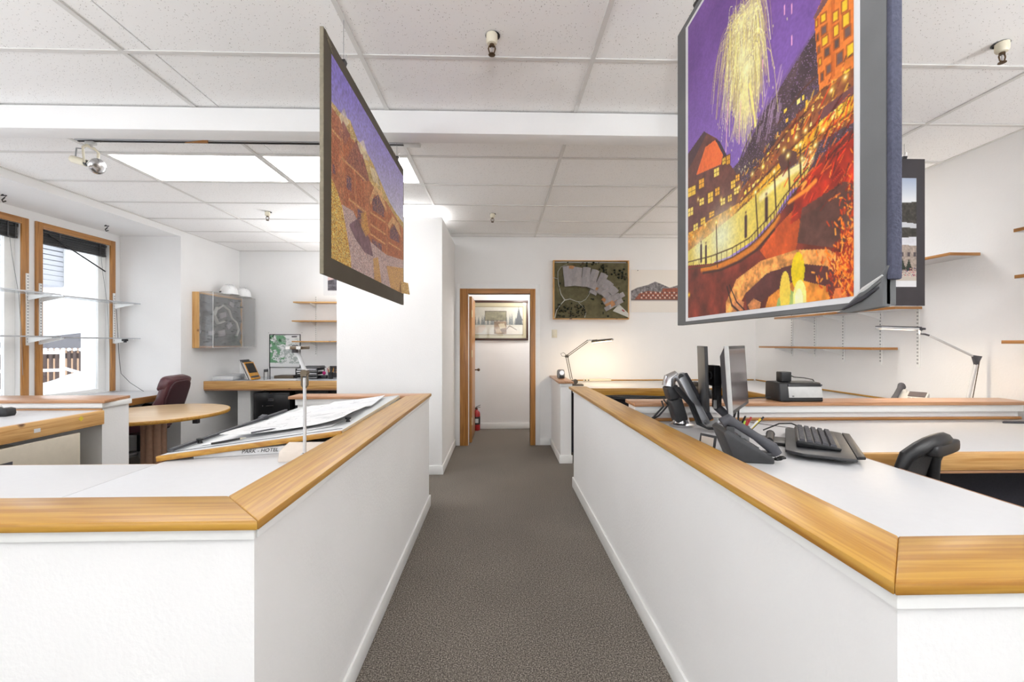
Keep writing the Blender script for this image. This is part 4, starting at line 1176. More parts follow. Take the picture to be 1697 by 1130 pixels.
# ================================================================== ARCHITECT LAMP BY THE DOORWAY (lit)
al = thing('architect_lamp', 'lit architect lamp with spring arms by the doorway', 'lamp', (.96, 5.45, .917))
b0 = Vector((.905, 5.45, .995)); b1 = Vector((.844, 5.45, 1.289)); b2 = Vector((1.114, 5.45, 1.481))
MB().box(.893, 1.05, 5.38, 5.52, .9175, .935).build('base', 'lamp_metal', al, .006)
MB().cyl((.915, 5.45, .935), (.915, 5.45, .985), .012).cyl((.955, 5.43, .965), (.955, 5.47, .965), .03, n=18).bar((.915, 5.45, .96), (.955, 5.45, .965), .02, .02).build('swivel', 'lamp_metal', al, smooth=True)
for s in (-.012, .012):
    MB().cyl(b0 + Vector((s, 0, 0)), b1 + Vector((s, 0, 0)), .0045, n=8).build('lower_rod', 'lamp_metal', al, smooth=True)
    MB().cyl(b1 + Vector((.006, 0, s)), b2 + Vector((0, 0, s)), .0045, n=8).build('upper_rod', 'lamp_metal', al, smooth=True)
MB().tube([b1 + Vector((.0, 0, .01)), b1 + Vector((-.04, 0, .045)), b1 + Vector((-.075, 0, .03)), b1 + Vector((-.06, 0, -.0)), b1 + Vector((-.01, 0, -.005))], .003, 6).build('cord_loop', 'charcoal', al, smooth=True)
MB().box(b1.x - .02, b1.x + .025, 5.435, 5.465, b1.z - .018, b1.z + .012).build('elbow', 'lamp_metal', al, .004)
MB().tube([b2, b2 + Vector((.02, 0, .012)), b2 + Vector((.05, 0, .008))], .010, 8).build('neck', 'light_plastic', al, smooth=True)
h0, h1 = Vector((1.165, 5.45, 1.478)), Vector((1.425, 5.45, 1.502))
hdir = (h1 - h0).normalized()
sh = MB().bar(h0, h0 + hdir * .07, .075, .034).bar(h0 + hdir * .07, h1, .072, .026).build('head', 'lamp_metal', al, .006)
MB().bar(h0 + hdir * .02 - Vector((0, 0, .021)), h1 - hdir * .01 - Vector((0, 0, .017)), .05, .005).build('tube', 'bulb_glow', sh)
MB().cyl(h1 + Vector((-.004, -.036, 0)), h1 + Vector((-.004, -.030, -.004)), .014, n=14).build('end_cap', 'chrome', sh)
ar = bpy.data.lights.new('architect_lamp_light', 'AREA'); ar.shape = 'RECTANGLE'; ar.size = .24; ar.size_y = .05
ar.energy = 2.5; ar.color = (1.0, .76, .46); ar.spread = math.radians(175)
aro = bpy.data.objects.new('architect_lamp_light', ar); C.objects.link(aro)
put(aro, (h0 + h1) / 2 - Vector((0, 0, .028)), al)
aro.rotation_euler = (math.radians(28), -math.atan2(hdir.z, hdir.x), 0)
# power strip
pw = thing('power_strip', 'long cream power strip at the back of the far right desk', 'power strip', (1.38, 6.02, .916))
MB().box(1.17, 1.56, 6.0, 6.05, .9165, .95).build('strip', 'cream_plastic', pw, .004)
for x in (1.185, 1.23): MB().box(x, x + .015, 5.994, 5.9995, .925, .942).build('button', 'black_plastic', pw)

# ================================================================== RIGHT WALL SHELVES
for (y, z0_, z1_, lab) in ((5.334, 1.29, 2.05, 'first slotted standard from the back corner on the right wall'), (4.938, 1.295, 2.05, 'second slotted standard from the back corner on the right wall'), (4.521, 1.25, 2.2, 'third slotted standard from the back corner on the right wall'),
                    (4.066, 1.245, 2.2, 'slotted standard left of the long desk lamp head'), (3.693, 1.24, 2.3, 'slotted standard behind the long desk lamp head'),
                    (2.55, 1.25, 2.4, 'slotted standard on the right wall near the picture edge')):
    standard('shelf_standard', XR - .0005, y, z0_, z1_, lab, -1)
def plank(y0, y1, z, label, brk):
    t = thing('plank_shelf', label, 'shelf', (XR - .14, (y0 + y1) / 2, z - .022), 'plank shelves on the right wall')
    MB().box(3.44, XR - .014, y0, y1, z - .022, z).build('board', 'laminate_white', t)
    MB().box(3.432, 3.4395, y0, y1, z - .0225, z + .0005).build('front_edge', 'casing_y', t, .001)
    MB().box(3.432, XR - .014, y0 - .006, y0 - .0005, z - .0225, z + .0005).build('end_edge', 'casing_x', t, .001)
    for y in brk: MB().prism_y([(XR - .014, z - .023), (3.46, z - .023), (3.46, z - .033), (XR - .014, z - .09)], y - .003, y + .003).build('bracket', 'trim_white', t)
plank(3.885, 5.62, 1.415, 'lowest plank shelf on the right wall above the printer box', (5.334, 4.938, 4.521))
plank(3.655, 5.3, 1.775, 'plank shelf on the right wall just under the large hanging poster', (4.938, 4.521, 4.066))
plank(3.20, 4.3, 2.15, 'plank shelf end right of the small hanging photo', (4.066, 3.693))
plank(1.6, 2.785, 2.22, 'highest plank shelf end at the right picture edge', (2.55,))
plank(1.6, 2.78, 1.91, 'middle plank shelf end at the right picture edge', (2.55,))
plank(1.6, 2.855, 1.475, 'lowest plank shelf end at the right picture edge', (2.55,))

# ================================================================== LONG DESK LAMP ON THE RIGHT
ll = thing('arm_lamp', 'slim silver arm lamp behind the cross wall on the right', 'lamp', (3.5, 3.15, .915))
g0, g1, g2, g3 = Vector((3.50, 3.15, .916)), Vector((3.602, 3.15, 1.345)), Vector((3.175, 3.15, 1.545)), Vector((2.835, 3.15, 1.572))
MB().lathe([(.09, 0), (.09, .012), (.02, .02), (.015, .03)], g0, 24).build('base', 'alu_paint', ll, smooth=True)
MB().cyl(g0 + Vector((0, 0, .02)), g1 - Vector((.012, 0, .05)), .0115, n=12).build('lower_arm', 'alu_paint', ll, smooth=True)
MB().cyl(g0 + Vector((.045, 0, .02)), g1 + Vector((.02, 0, .0)), .003, n=6).build('tension_rod', 'brass_dark', ll, smooth=True)
MB()._add([tuple(g1 + Vector(v)) for v in ((-.045, -.01, .022), (.03, -.01, .012), (-.008, -.01, -.06), (-.02, -.01, -.06), (-.045, .01, .022), (.03, .01, .012), (-.008, .01, -.06), (-.02, .01, -.06))],
          [(0, 3, 2, 1), (4, 5, 6, 7), (0, 1, 5, 4), (1, 2, 6, 5), (2, 3, 7, 6), (3, 0, 4, 7)]).build('elbow', 'charcoal', ll, .004)
MB().cyl(g1 + Vector((-.04, 0, .015)), g2 + Vector((.05, 0, -.03)), .0085, n=12).build('upper_arm', 'alu_paint', ll, smooth=True)
MB().tube([g2 + Vector((.06, 0, -.034)), g2 + Vector((.02, 0, -.022)), g2 + Vector((-.02, 0, -.018)), g2 + Vector((-.022, 0, .005)), g2 + Vector((0, 0, .014))], .007, 8).build('knuckle', 'charcoal', ll, smooth=True)
MB().bar(g2 + Vector((.01, 0, .018)), g2 + Vector((-.05, 0, .021)), .035, .016).build('hinge', 'charcoal', ll, .003)
MB().bar(g2 + Vector((-.05, 0, .018)), g3, .06, .016).build('head', 'alu_paint', ll, .004)
MB().bar(g2 + Vector((-.03, 0, .03)), g3 + Vector((.0, 0, .011)), .055, .006).build('head_cover', 'charcoal', ll, .002)
ar = bpy.data.lights.new('arm_lamp_light', 'AREA'); ar.shape = 'RECTANGLE'; ar.size = .28; ar.size_y = .04
ar.energy = 3.4; ar.color = (1.0, .82, .60); ar.spread = math.radians(178)
aro = bpy.data.objects.new('arm_lamp_light', ar); C.objects.link(aro)
put(aro, (g2 + g3) / 2 + Vector((0, 0, -.004)), ll)
MB().bar(g2 + Vector((-.08, 0, .0085)), g3 + Vector((.02, 0, -.0092)), .04, .002).build('diffuser', 'bulb_dim', ll)

# ================================================================== RIGHT CUBICLE THINGS
# speaker-like label printer with power adapter on the cross wall cap
pt_ = thing('printer_box', 'black and silver desktop printer box on the cross wall cap', 'printer', (2.06, 2.95, 1.056))
MB().prism_x([(2.872, 1.0565), (3.05, 1.0565), (3.045, 1.187), (2.96, 1.189), (2.90, 1.186), (2.892, 1.175)], 1.905, 2.205).build('body', 'black_plastic', pt_, .010, seg=3)
MB().hexa([(1.965, 2.8715, 1.085), (2.198, 2.8715, 1.085), (2.198, 2.885, 1.085), (1.965, 2.885, 1.085)], [(1.965, 2.8835, 1.158), (2.198, 2.8835, 1.158), (2.198, 2.90, 1.158), (1.965, 2.90, 1.158)]).build('front_panel', 'light_plastic', pt_, .001)
for x in (1.965, 2.19): MB().box(x, x + .012, 2.884, 2.889, 1.164, 1.174).build('latch', 'charcoal', pt_)
MB().box(1.985, 1.998, 2.870, 2.872, 1.09, 1.10).build('button', 'grey_plastic', pt_)
ad = thing('power_adapter', 'black power adapter plug standing on the printer box', 'adapter', (1.98, 2.95, 1.19))
MB().box(1.945, 2.015, 2.92, 2.985, 1.189, 1.258).build('brick', 'black_plastic', ad, .006)
MB().tube([(2.016, 2.95, 1.235), (2.05, 2.95, 1.22), (2.13, 2.96, 1.213), (2.20, 2.97, 1.20), (2.26, 3.0, 1.14), (2.31, 3.03, 1.06)], .0035, 6).build('cord', 'cable', ad, smooth=True)
MB().tube([(1.90, 2.97, 1.075), (1.84, 2.99, 1.072), (1.76, 3.02, 1.062)], .005, 6).build('printer_cable', 'cable', None, smooth=True)
tag(bpy.data.objects['printer_cable'], 'black cable running left from the printer box on the cap', 'cable')

# monitor arms
ma = thing('swing_stand', 'silver and black articulated screen stand on the corner desk', 'stand', (1.16, 2.72, DESK))
MB().lathe([(.075, 0), (.075, .016), (.055, .024), (.04, .06)], (1.15, 2.70, DESK + .0005), 24).build('base', 'chrome', ma, smooth=True)
A0, A1 = Vector((1.142, 2.70, .965)), Vector((1.075, 2.70, 1.185))
dd = (A1 - A0).normalized()
MB().bar(A0, A0 + dd * .145, .075, .095, up=(0, 1, 0)).build('lower_sleeve', 'dark_plastic', ma, .012, seg=3)
MB().bar(A0 + dd * .147, A1 + dd * .004, .072, .09, up=(0, 1, 0)).build('upper_sleeve', 'dark_plastic', ma, .012, seg=3)
MB().tube([A1 - Vector((.005, 0, 0)), A1 + Vector((.0, 0, .045)), A1 + Vector((.045, 0, .075))], [.044, .04, .026], 14).build('shoulder', 'chrome', ma, smooth=True)
B0, B1 = Vector((1.115, 2.655, 1.265)), Vector((1.265, 2.62, .955))
MB().bar(B0, B1, .052, .06, up=(0, 1, 0)).build('gas_spring_arm', 'aluminium', ma, .008, seg=3)
MB().bar(B0 + Vector((.035, .01, .0)), B1 + Vector((.035, .01, .03)), .03, .045, up=(0, 1, 0)).build('arm_cover', 'charcoal', ma, .004)
MB().cyl(B0 + Vector((0, -.032, -.015)), B0 + Vector((0, -.025, -.015)), .018, n=18).build('pivot_cap', 'chrome', ma, smooth=True)
MB().cyl(B1 + Vector((-.01, -.035, .02)), B1 + Vector((-.01, -.028, .02)), .014, n=18).build('pivot_cap', 'chrome', ma, smooth=True)
MB().tube([B1 + Vector((0, -.01, 0)), B1 + Vector((.03, -.02, .01)), B1 + Vector((.06, -.02, .02))], .016, 10).cyl(B1 + Vector((.06, -.02, -.008)), B1 + Vector((.06, -.02, .05)), .018).build('link', 'light_plastic', ma, smooth=True)
for k, off in enumerate((0, .012, -.012)):
    MB().tube([B0 + Vector((-.03 + off, -.03, -.08)), (1.165 + off, 2.59, 1.08), (1.20 + off, 2.56, .97), (1.235, 2.53 + off, .95), (1.30, 2.5 + off, .955), (1.345 + off, 2.48, 1.0), (1.36 + off, 2.45, 1.1)], .007, 7).build('arm_cable', 'cable', ma, smooth=True)
m2a = thing('swing_stand', 'dark second screen stand between the two screens', 'stand', (1.36, 2.55, DESK))
MB().lathe([(.06, 0), (.06, .014), (.03, .02), (.02, .05)], (1.42, 2.52, DESK + .0005), 24).build('base', 'charcoal', m2a, smooth=True)
MB().bar((1.42, 2.52, .96), (1.285, 2.52, 1.08), .04, .05, up=(0, 1, 0)).build('lower_arm', 'charcoal', m2a, .008)
MB().bar((1.285, 2.52, 1.075), (1.275, 2.50, 1.32), .045, .035, up=(0, 1, 0)).build('upright', 'dark_plastic', m2a, .006)
MB().box(1.245, 1.262, 2.475, 2.482, 1.075, 1.125).build('badge', 'light_plastic', m2a)
MB().box(1.22, 1.255, 2.42, 2.50, 1.21, 1.33).cyl((1.21, 2.46, 1.27), (1.26, 2.46, 1.27), .022).build('tilt_bracket', 'black_plastic', m2a, .004)

def monitor(near, far, zt, h, lean, depth, label, silver, side):
    """near/far: (x,y) of the screen's two vertical edges; the screen faces `side` of the near->far line"""
    n0, f0 = Vector((*near, 0)), Vector((*far, 0))
    ex = (f0 - n0); W = ex.length; ex.normalize()
    ny = Vector((ex.y, -ex.x, 0)) * side
    up = (Vector((0, 0, 1)) * math.cos(lean) - ny * math.sin(lean)); nz = ex.cross(up)
    if nz.dot(ny) < 0: nz = -nz
    M = Matrix(((ex.x, up.x, nz.x, n0.x), (ex.y, up.y, nz.y, n0.y), (ex.z, up.z, nz.z, zt - h), (0, 0, 0, 1)))
    t = thing('monitor', label, 'monitor', (n0 + f0) / 2 + Vector((0, 0, zt - h)))
    if M.to_3x3().determinant() < 0: pass
    def bx(a):
        m = MB(M).box(*a)
        if M.to_3x3().determinant() < 0: m.f = [f[::-1] for f in m.f]
        return m
    bx((0, W, 0, h, -.018, .0)).build('bezel', 'dark_plastic', t, .003)
    bx((.016, W - .016, .022, h - .016, .0003, .0012)).build('screen', 'screen', t)
    if silver: bx((-.003, .012, -.002, h + .001, -.016, .004)).build('side_strip', 'light_plastic', t, .002)
    m = MB(M)
    m._add([(0.004, .004, -.018), (W - .004, .004, -.018), (W - .004, h - .004, -.018), (.004, h - .004, -.018), (W * .22, h * .2, -depth), (W * .78, h * .2, -depth), (W * .78, h * .86, -depth), (W * .22, h * .86, -depth)],
           [(0, 1, 2, 3), (7, 6, 5, 4), (4, 5, 1, 0), (5, 6, 2, 1), (6, 7, 3, 2), (7, 4, 0, 3)])
    m.build('back_shell', 'charcoal' if silver else 'black_plastic', t, .006)
    bx((W * .4, W * .6, h * .008, h * .012, .0003, .0014)).build('logo', 'light_plastic', t)
    return t
monitor((1.175, 2.15), (1.525, 2.60), 1.443, .355, .06, .062, 'monitor with silver side strip, screen turned to the right', True, 1)
monitor((1.165, 2.36), (1.30, 2.74), 1.440, .37, .03, .024, 'thin dark monitor behind, seen nearly edge on', False, 1)

# cables on the desk and under the far desk
for k, (pts, r, lab) in enumerate((
        ([(1.33, 2.30, 1.06), (1.33, 2.35, .99), (1.30, 2.34, .945), (1.24, 2.28, .937), (1.18, 2.24, .937)], .005, 'black cable hanging under the silver edged monitor'),
        ([(1.36, 2.42, 1.12), (1.37, 2.44, 1.0), (1.39, 2.5, .95), (1.40, 2.6, .937)], .005, 'black cable dropping behind the phone'),
        ([(.96, 2.80, .937), (1.02, 2.74, .99), (1.07, 2.72, 1.06), (1.06, 2.76, 1.09)], .006, 'pair of black cables rising from the desk to the monitor arm'),
        ([(.94, 2.78, .937), (.99, 2.75, .98), (1.05, 2.74, 1.05), (1.05, 2.77, 1.08)], .006, 'black cable looping left of the monitor arm'),
        ([(1.60, 2.86, .9335), (1.8, 2.6, .9335), (1.78, 2.45, .9335)], .0018, 'thin dark wire crossing the desk behind the keyboard tray'))):
    o = MB().tube(pts, r, 7).build('desk_cable', 'cable', None, smooth=True)
    tag(o, lab, 'cable')
cbn = thing('cable_bundle', 'black cables slung in a bundle under the far desk edge', 'cables', (1.5, 4.98, .80))
for k in range(5):
    o = MB().tube([(.95, 4.98 + .008 * k, .80 + .008 * k), (1.2, 4.97, .82 + .012 * ((k * 2) % 3)), (1.5, 4.98 + .01 * k, .80 + .01 * k), (1.8, 4.97, .815 + .01 * ((k + 1) % 3)), (2.1, 4.98, .81)], .006, 6).build('cable', 'cable', cbn, smooth=True)

# desk phone
def desk_phone(M, name, label, mat, hmat):
    t = thing(name, label, 'telephone', M.translation)
    MB(M).prism_x([(-.10, 0), (.06, 0), (.11, .13), (.09, .145), (-.09, .03), (-.10, .02)], -.095, .095).build('base', mat, t, .006)
    hs = MB(M).tube([(-.075, -.115, .040), (-.075, -.098, .066), (-.075, -.03, .115), (-.075, .04, .160), (-.075, .085, .186), (-.075, .112, .170)], [.022, .026, .018, .018, .026, .022], 12).build('handset', hmat, t, smooth=True)
    MB(M).box(-.09, -.04, -.105, -.06, .03, .048).build('cradle', mat, t, .004); MB(M).box(-.09, -.04, .06, .095, .12, .158).build('cradle', mat, t, .004)
    MB(M @ Matrix.Translation((.03, .055, .124)) @ Matrix.Rotation(.57, 4, 'X')).box(-.05, .055, -.03, .03, 0, .006).build('display', 'screen', t)
    for i in range(3):
        for j in range(4):
            MB(M @ Matrix.Translation((-.005 + i * .026, .008 - j * .022, .093 - j * .0141)) @ Matrix.Rotation(.57, 4, 'X')).box(-.009, .009, -.007, .007, 0, .005).build('key', 'grey_plastic', t)
    pts = [(-.065 + .012 * math.cos(a * 1.4), -.115 - .002 * a + .012 * math.sin(a * 1.4), .014 + .0008 * a) for a in range(0, 16)]
    MB(M).tube(pts, .005, 6).build('coil_cord', 'rubber', t, smooth=True)
    return t
desk_phone(Matrix.Translation((1.115, 1.95, DESK + .001)) @ Rz(math.radians(78)), 'desk_phone', 'dark grey desk phone with handset beside the right half wall', 'dark_plastic', 'charcoal')
desk_phone(Matrix.Translation((3.30, 3.38, .9165)) @ Rz(math.radians(-60)) , 'desk_phone', 'pale backed phone just showing above the cross wall cap', 'light_plastic', 'charcoal')
# pen pot and small card
pp = thing('pen_pot', 'grey pen pot with coloured pens behind the phone', 'pen pot', (1.245, 2.17, DESK))
MB().lathe([(.036, 0), (.040, .10), (.037, .10), (.033, .005)], (1.245, 2.19, DESK + .0005), 18).build('pot', 'grey_plastic', pp, smooth=True)
for k, mt in enumerate(('green_paint', 'red_paint', 'red_paint', 'paper', 'yellow_paint', 'ink')):
    a = .3 + k * .25
    MB().cyl((1.235 + .004 * k, 2.19, DESK + .04), (1.265 + .022 * k, 2.19 + .01 * (k % 3), DESK + .125 + .008 * (k % 3)), .0048, n=8).build('pen', mt, pp, smooth=True)
MB().box(1.16, 1.25, 2.26, 2.262, DESK + .001, DESK + .115).build('note_card', 'paper_grey', None)
tag(bpy.data.objects['note_card'], 'white card standing behind the pen pot', 'card')
pf = thing('photo_stand', 'tiny dark framed card beside the phone', 'photo frame', (1.02, 2.02, DESK))
Mf = Matrix.Translation((1.02, 2.10, DESK + .001)) @ Rz(math.radians(-62)) @ Matrix.Rotation(-.2, 4, 'X')
MB(Mf).box(-.045, .045, -.003, .003, 0, .075).build('frame', 'dark_plastic', pf, .002)
MB(Mf).box(-.034, .034, -.0042, -.0032, .012, .063).build('card', 'card_beige', pf)
# keyboard tray and keyboard
kt = thing('keyboard_tray', 'dark articulated keyboard tray lying on the desk', 'keyboard tray', (1.6, 2.12, DESK))
K = Matrix.Translation((1.60, 2.14, DESK + .004)) @ Rz(math.radians(236)) @ Matrix.Rotation(0, 4, 'X')
MB(K).prism([(-.30, -.13), (.30, -.13), (.345, -.06), (.345, .13), (-.30, .13), (-.34, .08), (-.34, -.06)], .016, .030).build('plate', 'dark_plastic', kt, .004)
MB(K).prism([(-.30, .132), (.30, .132), (.28, .165), (-.28, .165)], .018, .032).build('palm_edge', 'black_plastic', kt, .004)
MB(K).box(-.08, .08, -.24, -.10, .0, .015).build('mount', 'black_plastic', kt, .003)
MB(K).cyl((-.10, -.20, .02), (.10, -.20, .02), .02, n=14).build('hinge', 'black_plastic', kt, smooth=True)
MB(K).cyl((-.10, -.20, .02), (-.115, -.20, .02), .022, n=14).build('knob', 'dark_plastic', kt, smooth=True)
kb = thing('keyboard', 'black keyboard on the keyboard tray', 'keyboard', (1.6, 2.14, DESK + .035))
K2 = K @ Matrix.Translation((.0, .0, .0315)) @ Matrix.Rotation(.0, 4, 'X')
MB(K2).prism_x([(-.085, 0), (.085, 0), (.088, .012), (.0, .022), (-.08, .032), (-.088, .02)], -.22, .22).build('case', 'black_plastic', kb, .004)
keymesh = None
for j in range(5):
    for i in range(15):
        x = -.200 + i * .0285; y = -.062 + j * .030
        z = .033 - j * .0028 - .0015
        if keymesh is None:
            o = MB(K2).hexa([(x - .0125, y - .013, z - .004), (x + .0125, y - .013, z - .004), (x + .0125, y + .013, z - .006), (x - .0125, y + .013, z - .006)], [(x - .009, y - .009, z + .008), (x + .009, y - .009, z + .008), (x + .009, y + .009, z + .006), (x - .009, y + .009, z + .006)]).build('key', 'charcoal', kb)
            keymesh = (o.data, WORLD[o.name].copy(), (x, y, z))
        else:
            o = bpy.data.objects.new('key', keymesh[0]); C.objects.link(o)
            dl = K2.to_3x3() @ Vector((x - keymesh[2][0], y - keymesh[2][1], z - keymesh[2][2]))
            put(o, keymesh[1] + dl, kb)
MB(K2).tube([(-.22, -.05, .02), (-.28, -.10, .03), (-.30, -.16, .02), (-.26, -.24, -.02)], .004, 6).build('cord', 'cable', kb, smooth=True)
MB().prism([(3.30, 2.74), (3.55, 2.70), (3.56, 2.73), (3.34, 2.765)], DESK + .0005, DESK + .012).build('dark_folder', 'charcoal', None, .003)
tag(bpy.data.objects['dark_folder'], 'slim dark item at the right end of the white desk', 'folder')

# ================================================================== BLACK MESH TASK CHAIR
def task_chair(loc, rot, label):
    t = thing('task_chair', label, 'chair', loc, 'black mesh task chairs')
    M = Matrix.Translation(loc) @ Rz(rot)       # chair faces +y, back at -y
    def bp(u, v):
        x = (u - .5) * .44 * (1 - .10 * v ** 4); z = .56 + .475 * v - .055 * v * abs(2 * u - 1) ** 2.5
        y = -.22 - .10 * v - .06 * math.sin(v * 3.0) * .4 + .05 * (2 * u - 1) ** 2 - .05 * v * v
        return (x, y, z)
    MB(M).shell(bp, 12, 12, .006).build('mesh_back', 'mesh_black', t, smooth=True)
    rim = [bp(0, v / 8) for v in range(9)] + [bp(u / 8, 1) for u in range(1, 8)] + [bp(1, 1 - v / 8) for v in range(9)] + [bp(1 - u / 8, 0) for u in range(1, 8)]
    rr = [.020 + .011 * max(0, p[2] - .90) / .13 for p in rim]
    MB(M).tube(rim, rr, 10, closed=True).build('back_rim', 'black_plastic', t, smooth=True)
    pad(M, .03, -.375, 1.0, .15, .026, .03).build('top_pad', 'black_plastic', t, smooth=True)
    MB(M).tube([(0, -.10, .44), (0, -.30, .45), (0, -.37, .58), (0, -.345, .80), (0, -.36, .98)], [.03, .03, .028, .024, .02], 10).build('spine', 'black_plastic', t, smooth=True)
    pad(M, 0, .02, .46, .25, .24, .045).build('seat', 'fabric_dark', t, smooth=True)
    for s in (-1, 1):
        ar_ = MB(M).tube([(s * .20, 0, .43), (s * .29, -.02, .46), (s * .30, -.05, .60), (s * .30, -.02, .665)], [.02, .02, .018, .018], 8).build('arm_post', 'black_plastic', t, smooth=True)
        pad(M, s * .30, .02, .68, .045, .13, .02).build('arm_pad', 'black_plastic', ar_, smooth=True)
    MB(M).cyl((0, 0, .09), (0, 0, .42), .028, n=14).build('gas_lift', 'black_plastic', t, smooth=True)
    for k in range(5):
        a = 2 * math.pi * k / 5
        e = (.30 * math.cos(a), .30 * math.sin(a))
        lg = MB(M).tube([(0, 0, .11), (e[0] * .5, e[1] * .5, .10), (e[0], e[1], .07)], [.028, .023, .016], 8).build('base_leg', 'black_plastic', t, smooth=True)
        MB(M).cyl((e[0] - .02 * math.sin(a), e[1] + .02 * math.cos(a), .028), (e[0] + .02 * math.sin(a), e[1] - .02 * math.cos(a), .028), .028).build('caster', 'dark_plastic', lg, smooth=True)
    return t
tc = task_chair(Vector((1.735, 2.15, 0)), math.radians(28.6), 'black mesh task chair in the near right cubicle')
task_chair(Vector((2.36, 4.3, 0)), math.radians(-92), 'black task chair behind the monitors in the far right cubicle')

# ================================================================== PRINTED PICTURES (drawn procedurally, stored as vertex colours)
class Img:
    def __init__(s, w, h, col):
        s.w, s.h = w, h
        s.a = np.zeros((h, w, 3)); s.a[:] = np.array(col, float)
        s.U, s.V = np.meshgrid((np.arange(w) + .5) / w, (np.arange(h) + .5) / h)
        s.r = np.random.RandomState(5)
    def noise(s, sx, sy, seed=0):
        r = np.random.RandomState(seed); g = r.rand(int(sy) + 3, int(sx) + 3)
        x = s.U * sx; y = s.V * sy; i = x.astype(int); j = y.astype(int); fx = x - i; fy = y - j
        fx = fx * fx * (3 - 2 * fx); fy = fy * fy * (3 - 2 * fy)
        return (g[j, i] * (1 - fx) + g[j, i + 1] * fx) * (1 - fy) + (g[j + 1, i] * (1 - fx) + g[j + 1, i + 1] * fx) * fy
    def fbm(s, sx, sy, seed=0):
        return .5 * s.noise(sx, sy, seed) + .3 * s.noise(sx * 2.1, sy * 2.1, seed + 1) + .2 * s.noise(sx * 4.3, sy * 4.3, seed + 2)
    def mask(s, pts):
        m = np.zeros((s.h, s.w), bool); n = len(pts)
        for i in range(n):
            (x1, y1), (x2, y2) = pts[i], pts[(i + 1) % n]
            if y1 == y2: continue
            c = ((y1 > s.V) != (y2 > s.V)) & (s.U < (x2 - x1) * (s.V - y1) / (y2 - y1) + x1)
            m ^= c
        return m
    def blend(s, m, col, al=1.0):
        k = (m * al)[..., None]; s.a = s.a * (1 - k) + np.array(col, float) * k
    def poly(s, pts, col, al=1.0, nz=0.0, sc=30, seed=1):
        m = s.mask(pts).astype(float)
        c = np.array(col, float) * (1 + nz * (2 * s.fbm(sc, sc * s.h / s.w, seed)[..., None] - 1)) if nz else np.array(col, float)
        k = (m * al)[..., None]; s.a = s.a * (1 - k) + c * k
    def grad(s, m, c0, c1, t):
        c = np.array(c0, float) * (1 - t[..., None]) + np.array(c1, float) * t[..., None]
        k = m[..., None].astype(float); s.a = s.a * (1 - k) + c * k
    def line(s, pts, wd, col, al=1.0):
        for (x1, y1), (x2, y2) in zip(pts[:-1], pts[1:]):
            u0, u1 = int((min(x1, x2) - 2 * wd) * s.w), int((max(x1, x2) + 2 * wd) * s.w) + 2
            v0, v1 = int((min(y1, y2) - 2 * wd) * s.h) - 1, int((max(y1, y2) + 2 * wd) * s.h) + 3
            u0 = max(u0, 0); v0 = max(v0, 0); u1 = min(max(u1, 0), s.w); v1 = min(max(v1, 0), s.h)
            if u1 <= u0 or v1 <= v0: continue
            asp = s.h / s.w
            U, V = s.U[v0:v1, u0:u1], s.V[v0:v1, u0:u1] * asp
            dx, dy = x2 - x1, (y2 - y1) * asp; L2 = dx * dx + dy * dy + 1e-12
            t = np.clip(((U - x1) * dx + (V - y1 * asp) * dy) / L2, 0, 1)
            d = np.hypot(U - x1 - t * dx, V - y1 * asp - t * dy)
            k = (np.clip(1.5 - d / wd * 1.0, 0, 1) * al)[..., None]
            s.a[v0:v1, u0:u1] = s.a[v0:v1, u0:u1] * (1 - k) + np.array(col, float) * k
    def glow(s, c, r, col, al=1.0, p=1.0):
        asp = s.h / s.w
        d = np.hypot(s.U - c[0], (s.V - c[1]) * asp) / r
        k = np.exp(-(d ** 2) * 2 * p) * al
        s.a = s.a * (1 - k[..., None]) + np.array(col, float) * k[..., None]
    def specks(s, m, cols, dens, seed, sz=1):
        r = np.random.RandomState(seed); sel = (r.rand(s.h, s.w) < dens) & m
        if sz > 1: sel = sel | (np.roll(sel, 1, 0) & m)
        idx = r.randint(0, len(cols), (s.h, s.w)); c = np.array(cols, float)[idx]
        s.a = np.where(sel[..., None], c, s.a)
def panel(name, img, O, du, dv, mat, parent, bulge=None):
    """grid of vertices at O + u*du + v*dv carrying the picture as colours (v runs down the picture)"""
    O, du, dv = Vector(O), Vector(du), Vector(dv)
    w, h = img.w, img.h
    U, V = np.meshgrid(np.linspace(0, 1, w), np.linspace(0, 1, h))
    P = np.array(du)[None, None] * U[..., None] + np.array(dv)[None, None] * V[..., None]
    if bulge is not None:
        n = np.array(du.cross(dv).normalized()); P = P + n[None, None] * bulge(U, V)[..., None]
    c = np.array((du + dv) / 2); P = P - c
    me = bpy.data.meshes.new(name)
    me.vertices.add(w * h); me.vertices.foreach_set('co', P.reshape(-1).astype(np.float32))
    i = np.arange((h - 1) * (w - 1)); r, q = i // (w - 1), i % (w - 1); a = r * w + q
    L = np.stack([a, a + 1, a + w + 1, a + w], 1).astype(np.int32)
    me.loops.add(L.size); me.loops.foreach_set('vertex_index', L.reshape(-1))
    me.polygons.add(len(L)); me.polygons.foreach_set('loop_start', np.arange(len(L), dtype=np.int32) * 4)
    me.update(calc_edges=True)
    col = np.clip(img.a, 0, 255) / 255.0
    col = np.where(col <= .04045, col / 12.92, ((col + .055) / 1.055) ** 2.4)
    at = me.color_attributes.new('Col', 'FLOAT_COLOR', 'POINT')
    at.data.foreach_set('color', np.concatenate([col.reshape(-1, 3), np.ones((w * h, 1))], 1).reshape(-1).astype(np.float32))
    me.materials.append(MATS[mat])
    o = bpy.data.objects.new(name, me); C.objects.link(o)
    put(o, O + Vector(c), parent)
    return o
